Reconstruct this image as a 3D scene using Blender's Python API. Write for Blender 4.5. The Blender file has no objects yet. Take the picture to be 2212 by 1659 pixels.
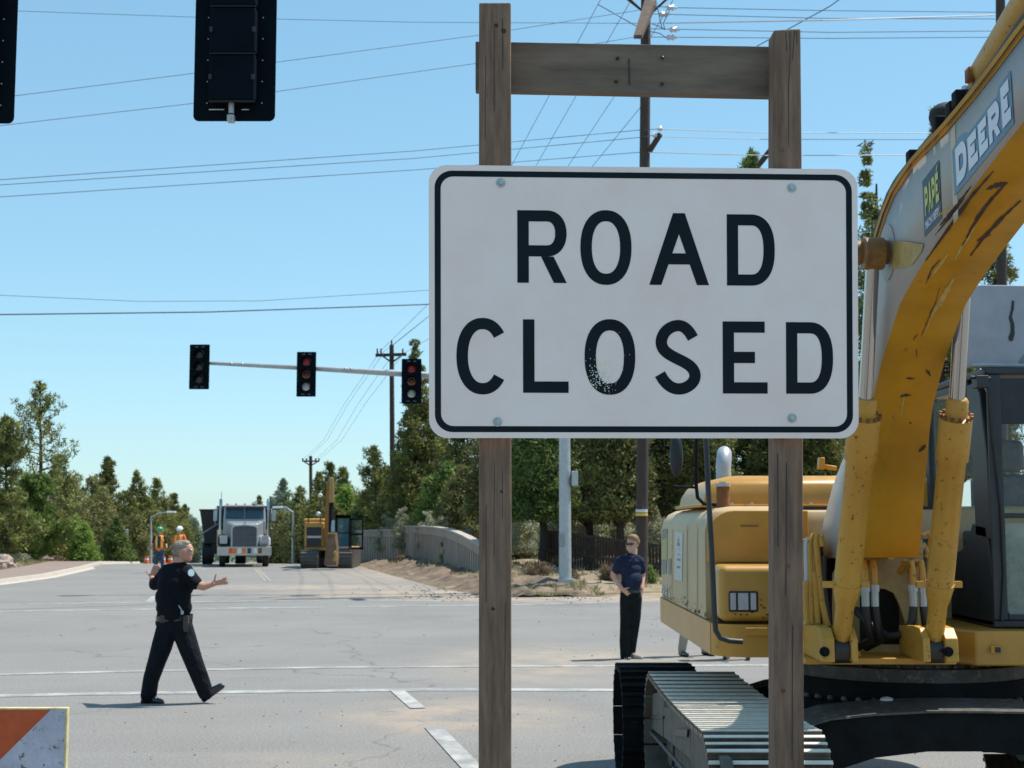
import bpy, bmesh, math, random
import numpy as np
from mathutils import Vector, Matrix, noise as mnoise

# ------------------------------------------------------------------ camera, sky, sun
scene = bpy.context.scene
COL = scene.collection
F, CX, CY = 3072.0, 1106.0, 829.5            # focal length and centre in units of the 2212 px wide view
PITCH = math.atan(300.5 / F)
CAMZ = 2.0
cam_d = bpy.data.cameras.new("camera"); cam = bpy.data.objects.new("camera", cam_d); COL.objects.link(cam)
cam.location = (0, 0, CAMZ); cam.rotation_euler = (math.pi / 2 + PITCH, 0, 0)
cam_d.sensor_width = 36; cam_d.lens = 36 * F / 2212; cam_d.clip_start = .05; cam_d.clip_end = 6000
cam_d.dof.use_dof = True; cam_d.dof.focus_distance = 4.3; cam_d.dof.aperture_fstop = 13
scene.camera = cam
SUN_EL, SUN_AZ = math.radians(63), math.radians(68)     # azimuth measured from +Y towards +X
sun_vec = Vector((math.sin(SUN_AZ) * math.cos(SUN_EL), math.cos(SUN_AZ) * math.cos(SUN_EL), math.sin(SUN_EL)))
world = bpy.data.worlds.new("World"); scene.world = world; world.use_nodes = True
wn = world.node_tree; wn.nodes.clear()
wo = wn.nodes.new("ShaderNodeOutputWorld"); bg = wn.nodes.new("ShaderNodeBackground"); sky = wn.nodes.new("ShaderNodeTexSky")
sky.sky_type = 'NISHITA'; sky.sun_disc = False; sky.sun_elevation = SUN_EL; sky.sun_rotation = SUN_AZ
sky.altitude = 300; sky.air_density = 1.0; sky.dust_density = .35; sky.ozone_density = 1.0
hsv = wn.nodes.new("ShaderNodeHueSaturation"); hsv.inputs['Saturation'].default_value = 1.15; hsv.inputs['Hue'].default_value = .487
gam = wn.nodes.new('ShaderNodeGamma'); gam.inputs[1].default_value = .56
tnt = wn.nodes.new('ShaderNodeMix'); tnt.data_type = 'RGBA'; tnt.blend_type = 'MULTIPLY'; tnt.inputs[0].default_value = 1; tnt.inputs[7].default_value = (1.07, 1.455, 1.64, 1)
wn.links.new(sky.outputs[0], gam.inputs[0]); wn.links.new(gam.outputs[0], hsv.inputs['Color']); wn.links.new(hsv.outputs[0], tnt.inputs[6]); wn.links.new(tnt.outputs[2], bg.inputs[0]); bg.inputs[1].default_value = .15
wn.links.new(bg.outputs[0], wo.inputs[0])
sl = bpy.data.lights.new("sun", 'SUN'); sl.energy = 4.3; sl.angle = math.radians(.5); sl.color = (1, .95, .88)
so = bpy.data.objects.new("sun", sl); COL.objects.link(so); so.rotation_euler = sun_vec.to_track_quat('Z', 'Y').to_euler()
so.location = (0, 0, 30)
scene.view_settings.view_transform = 'Standard'; scene.view_settings.look = 'None'
scene.view_settings.exposure = .53; scene.view_settings.gamma = 1; scene.view_settings.use_curve_mapping = False

# ------------------------------------------------------------------ view helpers
cp, sp = math.cos(PITCH), math.sin(PITCH)
def ray(x, y):
    u, v = (x - CX) / F, (CY - y) / F
    return Vector((u, cp - v * sp, sp + v * cp))
def P(x, y, d):                                # the point of the ray through a pixel at world depth Y = d
    r = ray(x, y); return Vector((0, 0, CAMZ)) + r * (d / r.y)
def PX(x, y, X):                               # ... on the plane of constant X
    r = ray(x, y); return Vector((0, 0, CAMZ)) + r * (X / r.x)
def G(x, y, z=0.0):                            # ... on the plane of constant height
    r = ray(x, y); return Vector((0, 0, CAMZ)) + r * ((z - CAMZ) / r.z)
RD = Vector((-.205, .979, 0)).normalized(); TD = Vector((RD.y, -RD.x, 0))   # along / across the far road
def ST(s, t, z=0): v = RD * s + TD * t; return Vector((v.x, v.y, z))
def st(X, Y): return X * RD.x + Y * RD.y, X * TD.x + Y * TD.y
def sstep(x, a, b):
    t = min(1, max(0, (x - a) / (b - a))); return t * t * (3 - 2 * t)
def zslope(Y): return -.0272 * max(0, Y - 70) if Y < 400 else -.0272 * 330
def zg(X, Y):
    s, t = st(X, Y)
    z = zslope(Y)
    n = mnoise.noise(Vector((X * .35, Y * .35, 1.7))) * .5 + mnoise.noise(Vector((X * 1.1, Y * 1.1, 7.7))) * .25
    k = sstep(t, 7.0, 10.5) * sstep(s, 37.4, 40.5)           # dirt verge on the right
    z += k * (.30 + n * .4) + sstep(t, 6.9, 7.9) * (1 - sstep(t, 8.3, 9.6)) * sstep(s, 38, 41) * (1 - sstep(s, 70, 80)) * max(0, .04 + .34 * mnoise.noise(Vector((X * .8, Y * .45, 4.2))) + .12 * mnoise.noise(Vector((X * 2.6, Y * 1.6, 9.1)))) + sstep(t, 13, 30) * sstep(s, 40, 55) * .9
    k = sstep(-t, 6.6 + 1.4, 12) * sstep(s, 50, 54)            # bank on the left
    z += k * (.55 + n * .4) + sstep(-t, 12, 22) * sstep(s, 50, 60) * .9
    return z

# ------------------------------------------------------------------ materials
MATS = {}
def mat(name, col, rough=.6, metal=0, var=.12, scale=8, bump=.0, bscale=40, col2=None, spot=0, spotc=(.05, .025, .012), sscale=6,
        spec=.5, coat=0, stretch=None, alpha=1, trans=0, emit=None, estr=0, tint=None):
    if name in MATS: return MATS[name]
    m = bpy.data.materials.new(name); m.use_nodes = True; nt = m.node_tree; N, L = nt.nodes, nt.links
    b = N['Principled BSDF']
    b.inputs['Roughness'].default_value = rough; b.inputs['Metallic'].default_value = metal
    b.inputs['Specular IOR Level'].default_value = spec; b.inputs['Coat Weight'].default_value = coat; b.inputs['Coat Roughness'].default_value = .15
    b.inputs['Transmission Weight'].default_value = trans; b.inputs['Alpha'].default_value = alpha
    tc = N.new('ShaderNodeTexCoord'); src = tc.outputs['Object']
    if stretch:
        mp = N.new('ShaderNodeMapping'); mp.inputs['Scale'].default_value = stretch; L.new(src, mp.inputs[0]); src = mp.outputs[0]
    nz = N.new('ShaderNodeTexNoise'); nz.inputs['Scale'].default_value = scale; nz.inputs['Detail'].default_value = 6; nz.inputs['Roughness'].default_value = .65
    L.new(src, nz.inputs['Vector'])
    rp = N.new('ShaderNodeValToRGB'); c = np.array(col)
    c1 = c * (1 - var); c2 = np.array(col2) if col2 else np.minimum(c * (1 + var), 1)
    rp.color_ramp.elements[0].position = .32; rp.color_ramp.elements[1].position = .68
    rp.color_ramp.elements[0].color = (*c1, 1); rp.color_ramp.elements[1].color = (*c2, 1)
    L.new(nz.outputs['Fac'], rp.inputs[0]); out = rp.outputs[0]
    if spot > 0:
        n2 = N.new('ShaderNodeTexNoise'); n2.inputs['Scale'].default_value = sscale; n2.inputs['Detail'].default_value = 8; n2.inputs['Roughness'].default_value = .7
        L.new(src, n2.inputs['Vector'])
        r2 = N.new('ShaderNodeValToRGB'); r2.color_ramp.elements[0].position = .78 - spot; r2.color_ramp.elements[1].position = .81 - spot * .9
        L.new(n2.outputs['Fac'], r2.inputs[0])
        mx = N.new('ShaderNodeMix'); mx.data_type = 'RGBA'; L.new(r2.outputs[0], mx.inputs[0]); L.new(out, mx.inputs[6]); mx.inputs[7].default_value = (*spotc, 1); out = mx.outputs[2]
    if tint:                                   # per-clump variation stored on the mesh
        at = N.new('ShaderNodeAttribute'); at.attribute_name = 'tint'
        mx = N.new('ShaderNodeMix'); mx.data_type = 'RGBA'; L.new(at.outputs['Fac'], mx.inputs[0]); L.new(out, mx.inputs[6]); mx.inputs[7].default_value = (*tint, 1); out = mx.outputs[2]
    L.new(out, b.inputs['Base Color'])
    if bump:
        nb = N.new('ShaderNodeTexNoise'); nb.inputs['Scale'].default_value = bscale; nb.inputs['Detail'].default_value = 5; L.new(src, nb.inputs['Vector'])
        bp = N.new('ShaderNodeBump'); bp.inputs['Strength'].default_value = min(1, bump); bp.inputs['Distance'].default_value = .02 * max(1, bump)
        L.new(nb.outputs['Fac'], bp.inputs['Height']); L.new(bp.outputs[0], b.inputs['Normal'])
    if emit:
        b.inputs['Emission Color'].default_value = (*emit, 1); b.inputs['Emission Strength'].default_value = estr
    MATS[name] = m; return m

M = {}
M['yellow'] = mat('machine_yellow', (.52, .245, .02), .42, var=.12, scale=2.2, spot=.17, sscale=12, spotc=(.20, .11, .05), coat=.15, bump=.04)
M['yellow_clean'] = mat('machine_yellow_panel', (.50, .255, .035), .42, bump=.06, bscale=8, var=.2, scale=1.6, spot=.13, sscale=8, spotc=(.36, .22, .08), coat=.25)
M['boom_orange'] = mat('boom_paint', (.50, .232, .014), .6, spec=.2, var=.2, scale=1.8, spot=.16, sscale=7, spotc=(.30, .15, .03), bump=.03)
M['boom_side'] = mat('boom_side_sky_dust', (.37, .34, .34), .5, var=.10, scale=1.4, col2=(.42, .36, .29), spot=.07, sscale=3, spotc=(.38, .2, .06))  # grey holds dust and a painted sky reflection on the shaded side
M['cyl'] = mat('cylinder_yellow', (.52, .265, .035), .42, var=.1, scale=3, spot=.185, sscale=30, spotc=(.07, .03, .015))
M['decal_side'] = mat('side_panel_dusty', (.54, .385, .20), .5, var=.1, scale=2, spot=.08, sscale=7, spotc=(.4, .3, .16))
M['chrome'] = mat('chrome_rod', (.50, .48, .46), .16, 1, var=.04)
M['steel'] = mat('track_steel', (.085, .078, .07), .6, .2, var=.35, scale=14, bump=.3, bscale=60, spot=.2, sscale=20, spotc=(.22, .18, .14))
M['tip'] = mat('polished_grouser', (.74, .68, .57), .32, 0, var=.12, scale=16)
M['shoe'] = mat('track_shoe_steel', (.115, .095, .072), .5, 0, var=.35, scale=12, bump=.2, bscale=60, spot=.16, sscale=14, spotc=(.12, .09, .07))
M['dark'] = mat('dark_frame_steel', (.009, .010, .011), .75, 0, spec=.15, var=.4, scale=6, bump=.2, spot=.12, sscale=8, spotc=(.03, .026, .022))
M['black'] = mat('black_paint', (.014, .017, .02), .45, var=.3, scale=7)
M['rubber'] = mat('rubber', (.018, .018, .018), .75, var=.3, scale=12, bump=.2)
M['hose'] = mat('black_hose', (.02, .02, .02), .5, var=.2, scale=12)
M['greycab'] = mat('cab_grey', (.028, .032, .037), .5, var=.25, scale=4, spot=.1, sscale=7, spotc=(.12, .09, .05))
M['panelgrey'] = mat('dusty_grey_panel', (.33, .36, .41), .5, var=.14, scale=3.5, spot=.1, sscale=9, spotc=(.2, .22, .25))
M['rust'] = mat('rust', (.20, .075, .025), .8, var=.4, scale=10, bump=.3)
M['glass'] = mat('window_glass', (.25, .36, .36), .04, var=.03, trans=.0, alpha=.10, spec=.9)
M['darkglass'] = mat('dark_windscreen', (.02, .05, .075), .08, var=.15, spec=.8)
M['lens'] = mat('lamp_lens', (.42, .4, .43), .15, var=.1, scale=60, spec=.9)
M['seat'] = mat('seat_fabric', (.15, .155, .16), .9, var=.2, scale=20, bump=.2)
M['galv'] = mat('galvanised_steel', (.42, .45, .46), .45, .35, var=.12, scale=6, spot=.08, sscale=5, spotc=(.28, .3, .32))
M['signal'] = mat('signal_black', (.004, .008, .012), .65, var=.2, scale=6, spec=.04)
M['lamp_red'] = mat('lamp_red', (.16, .012, .02), .35, emit=(1, .05, .08), estr=.02)
M['lamp_amber'] = mat('lamp_amber', (.25, .08, .02), .3, var=.1)
M['lamp_off'] = mat('lamp_unlit', (.03, .02, .03), .25)
M['lamp_green'] = mat('lamp_sun_reflection', (.42, .47, .45), .2, var=.3, scale=30)  # pale colour stands for sun reflecting on the green lens
M['headlamp'] = mat('headlamp_lit', (.9, .9, .8), .2, emit=(1, .95, .7), estr=5)
M['wood'] = mat('weathered_timber', (.205, .125, .082), .85, var=.4, scale=5, stretch=(9, 9, .9), bump=.5, bscale=9, spot=.12, sscale=3, spotc=(.04, .03, .025))
M['woodh'] = mat('weathered_timber_beam', (.17, .125, .09), .85, var=.3, scale=4, stretch=(.8, 5, 5), bump=.4, bscale=9, spot=.09, sscale=2.5, spotc=(.07, .06, .05))
M['polewood'] = mat('creosote_pole', (.062, .042, .035), .85, var=.35, scale=5, stretch=(8, 8, .5), bump=.4)
M['white'] = mat('white_paint', (.74, .74, .72), .5, var=.05)
M['wire'] = mat('aluminium_wire', (.13, .18, .24), .8, 0, var=.1, spec=.1)
M['wireb'] = mat('bright_wire', (.42, .44, .46), .6, 0, var=.1)
M['insul'] = mat('porcelain', (.62, .6, .6), .25, var=.15)
M['skin'] = mat('skin', (.56, .30, .21), .55, var=.08, scale=14)
M['skin2'] = mat('skin_tanned', (.50, .25, .17), .55, var=.08, scale=14)
M['navy'] = mat('navy_uniform', (.004, .0055, .009), .9, var=.35, scale=9, bump=2.5, bscale=6, spec=.2)
M['navy_trouser'] = mat('navy_trousers', (.006, .008, .013), .9, spec=.2, var=.35, scale=9, bump=3, bscale=6, stretch=(1, 1, .8))
M['polo'] = mat('navy_polo', (.016, .022, .048), .85, spec=.2, var=.25, scale=8, bump=2.5, bscale=6)
M['blacktrouser'] = mat('black_trousers', (.007, .010, .011), .9, spec=.2, var=.3, scale=8, bump=3, bscale=6)
M['khaki'] = mat('khaki_trousers', (.36, .31, .24), .85, var=.15, scale=8, bump=.3, bscale=14)
M['jeans'] = mat('blue_jeans', (.03, .065, .14), .85, var=.2, scale=9, bump=.2)
M['leather'] = mat('black_leather', (.012, .012, .012), .22, var=.2, coat=.4)
M['hair'] = mat('grey_hair', (.25, .205, .165), .8, var=.45, scale=30, bump=.6, bscale=60)
M['hair2'] = mat('light_brown_hair', (.26, .15, .07), .8, var=.35, scale=30, bump=.5, bscale=60)
M['vest'] = mat('orange_vest', (.85, .20, .03), .7, var=.1, scale=8)
M['vesty'] = mat('yellow_tape', (.75, .62, .12), .5, var=.1)
M['greenhat'] = mat('green_hard_hat', (.03, .35, .12), .3, coat=.3)
M['whitehat'] = mat('white_hard_hat', (.82, .84, .86), .3, coat=.3)
M['orange'] = mat('orange_plastic', (.75, .12, .03), .5, var=.1)
M['concrete'] = mat('pale_concrete', (.46, .41, .35), .9, var=.12, scale=5, bump=.3)
M['truckgrey'] = mat('truck_silver', (.36, .38, .38), .3, .2, var=.06, coat=.5)
M['truckdark'] = mat('truck_dark', (.012, .016, .018), .5, var=.3, scale=3)
M['rock'] = mat('rock', (.22, .15, .12), .9, var=.35, scale=4, bump=.8, bscale=6)
M['car_white'] = mat('car_white', (.75, .77, .78), .25, coat=.5, var=.03)

# ------------------------------------------------------------------ mesh helpers
def tag(o, label=None, cat=None, group=None, kind=None):
    if label: o['label'] = label
    if cat: o['category'] = cat
    if group: o['group'] = group
    if kind: o['kind'] = kind
    return o
def thing(name, label, cat, loc=(0, 0, 0), rz=0, group=None):
    o = bpy.data.objects.new(name, None); COL.objects.link(o); o.empty_display_size = .2
    o.location = loc; o.rotation_euler = (0, 0, rz)
    return tag(o, label, cat, group)
class MB:
    def __init__(s): s.v = []; s.f = []; s.mi = []; s.cur = 0
    def add(s, vs, fs):
        o = len(s.v); s.v += [tuple(v) for v in vs]; s.f += [tuple(i + o for i in f) for f in fs]; s.mi += [s.cur] * len(fs); return s
    def box(s, a, b, rot=None, cen=None):
        x0, y0, z0 = a; x1, y1, z1 = b
        vs = [Vector(q) for q in ((x0, y0, z0), (x1, y0, z0), (x1, y1, z0), (x0, y1, z0), (x0, y0, z1), (x1, y0, z1), (x1, y1, z1), (x0, y1, z1))]
        if rot is not None:
            c = Vector(cen) if cen is not None else (Vector(a) + Vector(b)) / 2
            vs = [rot @ (v - c) + c for v in vs]
        return s.add(vs, [(0, 3, 2, 1), (4, 5, 6, 7), (0, 1, 5, 4), (1, 2, 6, 5), (2, 3, 7, 6), (3, 0, 4, 7)])
    def hexa(s, q):                            # eight points, bottom ring then top ring
        return s.add(q, [(0, 3, 2, 1), (4, 5, 6, 7), (0, 1, 5, 4), (1, 2, 6, 5), (2, 3, 7, 6), (3, 0, 4, 7)])
    def tube(s, pts, r, n=10, cap=True, flat=None):
        pts = [Vector(p) for p in pts]; rs = r if hasattr(r, '__len__') else [r] * len(pts)
        rings = []; up = None
        for i, p in enumerate(pts):
            t = (pts[min(i + 1, len(pts) - 1)] - pts[max(i - 1, 0)]).normalized()
            if up is None: up = Vector((0, 0, 1)) if abs(t.z) < .9 else Vector((1, 0, 0))
            a = t.cross(up)
            if a.length < 1e-4: a = t.cross(Vector((0, 1, .3)))
            a.normalize(); b = a.cross(t).normalized(); up = b
            rings.append([p + (a * math.cos(k * 2 * math.pi / n) + b * math.sin(k * 2 * math.pi / n)) * rs[i] for k in range(n)])
        vs = [v for g in rings for v in g]; fs = []
        for i in range(len(pts) - 1):
            for k in range(n):
                k2 = (k + 1) % n; fs.append((i * n + k, i * n + k2, (i + 1) * n + k2, (i + 1) * n + k))
        if cap: fs.append(tuple(range(n - 1, -1, -1))); fs.append(tuple((len(pts) - 1) * n + k for k in range(n)))
        # outward winding
        fs = [tuple(reversed(f)) for f in fs]
        return s.add(vs, fs)
    def prism(s, poly, vec):                   # planar outline swept along vec
        poly = [Vector(p) for p in poly]; vec = Vector(vec); n = len(poly)
        nrm = Vector((0, 0, 0))
        for i in range(n): nrm += (poly[i] - poly[0]).cross(poly[(i + 1) % n] - poly[0])
        if nrm.dot(vec) > 0: poly.reverse()
        vs = poly + [p + vec for p in poly]
        fs = [tuple(range(n)), tuple(range(2 * n - 1, n - 1, -1))] + [(i, i + n, (i + 1) % n + n, (i + 1) % n) for i in range(n)]
        return s.add(vs, fs)
    def strip(s, A, B):                        # quads between two point lists
        n = len(A); return s.add(list(A) + list(B), [(i, i + 1, n + i + 1, n + i) for i in range(n - 1)])
    def ell(s, c, r, n=16, m=10, rot=None):
        vs = []; fs = []
        for j in range(m + 1):
            th = math.pi * j / m
            for i in range(n):
                ph = 2 * math.pi * i / n
                v = Vector((r[0] * math.sin(th) * math.cos(ph), r[1] * math.sin(th) * math.sin(ph), r[2] * math.cos(th)))
                if rot is not None: v = rot @ v
                vs.append(Vector(c) + v)
        for j in range(m):
            for i in range(n):
                i2 = (i + 1) % n; fs.append((j * n + i, (j + 1) * n + i, (j + 1) * n + i2, j * n + i2))
        return s.add(vs, fs)
    def build(s, name, mats, parent=None, bevel=0, smooth=40, seg=2, keep=False):
        me = bpy.data.meshes.new(name); me.from_pydata(s.v, [], s.f)
        mats = mats if isinstance(mats, (list, tuple)) else [mats]
        for m in mats: me.materials.append(m)
        if len(mats) > 1: me.polygons.foreach_set('material_index', s.mi)
        if smooth:
            me.polygons.foreach_set('use_smooth', [True] * len(me.polygons)); me.set_sharp_from_angle(angle=math.radians(smooth))
        me.update(); o = bpy.data.objects.new(name, me); COL.objects.link(o)
        if parent: o.parent = parent; o.matrix_parent_inverse = parent_inv(parent)
        if bevel:
            b = o.modifiers.new('bevel', 'BEVEL'); b.width = bevel; b.segments = seg; b.limit_method = 'ANGLE'; b.angle_limit = math.radians(35); b.harden_normals = True
        return o
def parent_inv(p):                             # parts are modelled in world space unless the thing is a template at the origin
    m = Matrix.Identity(4); chain = []
    while p is not None:
        chain.append(p); p = p.parent
    for q in reversed(chain): m = m @ (q.matrix_parent_inverse if q.parent else Matrix.Identity(4)) @ q.matrix_basis
    return m.inverted()
def child_of(o): return [q for q in COL.objects if q.parent == o]
def dup(o, parent=None):
    kids = child_of(o); c = o.copy(); COL.objects.link(c)
    if parent is not None: c.parent = parent
    for k in kids: dup(k, c)
    return c

def fuse(prims, name, m, parent=None, voxel=.012, smooth=4):
    """one continuous surface from tapered limbs and ellipsoids"""
    mb = MB()
    for p in prims:
        if p[0] == 'c':
            _, a, b, ra, rb = p; a, b = Vector(a), Vector(b); d = (b - a)
            mb.tube([a, a + d * .25, a + d * .5, a + d * .75, b], [ra, ra * .75 + rb * .25, (ra + rb) / 2, ra * .25 + rb * .75, rb], 12)
            mb.ell(a, (ra,) * 3, 12, 8); mb.ell(b, (rb,) * 3, 12, 8)
        elif p[0] == 'e': mb.ell(p[1], p[2], 18, 12, p[3] if len(p) > 3 else None)
        elif p[0] == 'b': mb.box(p[1], p[2])
        elif p[0] == 'h': mb.hexa(p[1])
    me = bpy.data.meshes.new('tmp'); me.from_pydata(mb.v, [], mb.f); o = bpy.data.objects.new('tmp', me); COL.objects.link(o)
    r = o.modifiers.new('r', 'REMESH'); r.mode = 'VOXEL'; r.voxel_size = voxel
    if smooth:
        q = o.modifiers.new('s', 'SMOOTH'); q.factor = .5; q.iterations = smooth
    dg = bpy.context.evaluated_depsgraph_get(); dg.update()
    me2 = bpy.data.meshes.new_from_object(o.evaluated_get(dg)); me2.name = name
    bpy.data.objects.remove(o); bpy.data.meshes.remove(me)
    me2.materials.clear(); me2.materials.append(m); me2.polygons.foreach_set('use_smooth', [True] * len(me2.polygons))
    ob = bpy.data.objects.new(name, me2); COL.objects.link(ob)
    if parent: ob.parent = parent; ob.matrix_parent_inverse = parent_inv(parent)
    return ob

# ------------------------------------------------------------------ lettering as mesh ribbons
def ribbon(pts, w, closed=False):
    pts = [Vector(p) for p in pts]; n = len(pts); L_, R_ = [], []
    for i in range(n):
        if closed: a, b = pts[(i - 1) % n], pts[(i + 1) % n]
        else: a, b = pts[max(i - 1, 0)], pts[min(i + 1, n - 1)]
        if not closed and i in (0, n - 1): t = (b - a).normalized(); k = 1
        else:
            t1 = (pts[i] - a).normalized(); t2 = (b - pts[i]).normalized(); t = (t1 + t2)
            if t.length < 1e-6: t = t1
            t.normalize(); k = 1 / max(.4, math.sqrt(max(.05, (1 + t1.dot(t2)) / 2)))
        nn = Vector((-t.y, t.x)); L_.append(pts[i] + nn * w / 2 * k); R_.append(pts[i] - nn * w / 2 * k)
    idx = range(n if closed else n - 1)
    return [[R_[i], R_[(i + 1) % n], L_[(i + 1) % n], L_[i]] for i in idx]
def arc(cx, cy, rx, ry, a0, a1, n=14, e=2.0):
    o = []
    for i in range(n + 1):
        a = math.radians(a0 + (a1 - a0) * i / n); c, s = math.cos(a), math.sin(a)
        o.append((cx + rx * math.copysign(abs(c) ** (2 / e), c), cy + ry * math.copysign(abs(s) ** (2 / e), s)))
    return o
def glyph(ch, W, H, t):
    h = t / 2; q = []
    if ch == 'O': q += ribbon(arc(W / 2, H / 2, W / 2 - h, H / 2 - h, 0, 352, 44, 2.25), t, True)
    elif ch == 'C': q += ribbon(arc(W / 2, H / 2, W / 2 - h, H / 2 - h, 38, 322, 40, 2.2), t)
    elif ch == 'D':
        q += [[(0, 0), (t, 0), (t, H), (0, H)]]
        q += ribbon([(t, H - h), (W * .5, H - h)] + arc(W * .5, H / 2, W / 2 - h, H / 2 - h, 88, -88, 26, 2.4) + [(W * .5, h), (t, h)], t)
    elif ch == 'R' or ch == 'P':
        mid = H * .44
        q += [[(0, 0), (t, 0), (t, H), (0, H)]]
        ry = (H - h - mid) / 2
        q += ribbon([(t, H - h), (W * .62, H - h)] + arc(W * .6, mid + ry, W * .4 - h, ry, 86, -86, 18, 2.2) + [(W * .62, mid), (t, mid)], t)
        if ch == 'R': q += [[(W - t * 1.12, 0), (W, 0), (W * .6 + t * .58, mid - h * 1.02), (W * .6 - t * .52, mid - h * 1.02)]]
    elif ch == 'A':
        c = W / 2
        q += [[(0, 0), (t * 1.06, 0), (c, H - t * 1.9), (c, H), (c - t * .52, H)], [(W - t * 1.06, 0), (W, 0), (c + t * .52, H), (c, H), (c, H - t * 1.9)]]
        y0, y1 = H * .285, H * .285 + t
        fx = lambda y: t * 1.06 + (c - t * 1.06) * y / (H - t * 1.9)
        q += [[(fx(y0), y0), (W - fx(y0), y0), (W - fx(y1), y1), (fx(y1), y1)]]
    elif ch == 'L': q += [[(0, 0), (t, 0), (t, H), (0, H)], [(t, 0), (W, 0), (W, t), (t, t)]]
    elif ch == 'I': q += [[(W / 2 - h, 0), (W / 2 + h, 0), (W / 2 + h, H), (W / 2 - h, H)]]
    elif ch == 'E':
        q += [[(0, 0), (t, 0), (t, H), (0, H)], [(t, 0), (W, 0), (W, t), (t, t)], [(t, H - t), (W * .94, H - t), (W * .94, H), (t, H)], [(t, H * .5 - h), (W * .72, H * .5 - h), (W * .72, H * .5 + h), (t, H * .5 + h)]]
    elif ch == 'H': q += [[(0, 0), (t, 0), (t, H), (0, H)], [(W - t, 0), (W, 0), (W, H), (W - t, H)], [(t, H / 2 - h), (W - t, H / 2 - h), (W - t, H / 2 + h), (t, H / 2 + h)]]
    elif ch == 'N': q += [[(0, 0), (t, 0), (t, H), (0, H)], [(W - t, 0), (W, 0), (W, H), (W - t, H)], [(t, H - t * 1.4), (W - t, 0), (W - t, t * 1.4), (t, H)]]
    elif ch == 'M':
        c = W / 2
        q += [[(0, 0), (t, 0), (t, H), (0, H)], [(W - t, 0), (W, 0), (W, H), (W - t, H)], [(t, H - t * 1.4), (c, H * .3), (c, H * .3 + t * 1.4), (t, H)], [(c, H * .3), (W - t, H - t * 1.4), (W - t, H), (c, H * .3 + t * 1.4)]]
    elif ch == 'Y':
        c = W / 2
        q += [[(c - h, 0), (c + h, 0), (c + h, H * .45), (c - h, H * .45)], [(c - h, H * .45), (c + h * .2, H * .45), (t, H), (0, H)], [(c - h * .2, H * .452), (c + h, H * .45), (W, H), (W - t, H)]]
    elif ch == 'S':
        cp_ = [(.90, .80), (.80, .90), (.66, .975), (.5, 1.0), (.30, .97), (.12, .885), (.03, .76), (.06, .645), (.2, .56), (.42, .49), (.66, .425), (.86, .35), (.97, .24), (.92, .115), (.72, .025), (.5, 0), (.30, .03), (.12, .12), (.0, .235)]
        pts = [(h + (W - t) * a, h + (H - t) * b) for a, b in cp_]
        for _ in range(2):                     # Chaikin smoothing
            o = [pts[0]]
            for a, b in zip(pts, pts[1:]): o += [(.75 * a[0] + .25 * b[0], .75 * a[1] + .25 * b[1]), (.25 * a[0] + .75 * b[0], .25 * a[1] + .75 * b[1])]
            pts = o + [pts[-1]]
        q += ribbon(pts, t)
    return q
def letters_to(mb, polys, fn, lift=0):
    for k, pl in enumerate(polys):
        mb.add([fn(p[0], p[1], lift) for p in pl], [tuple(range(len(pl)))])

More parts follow.
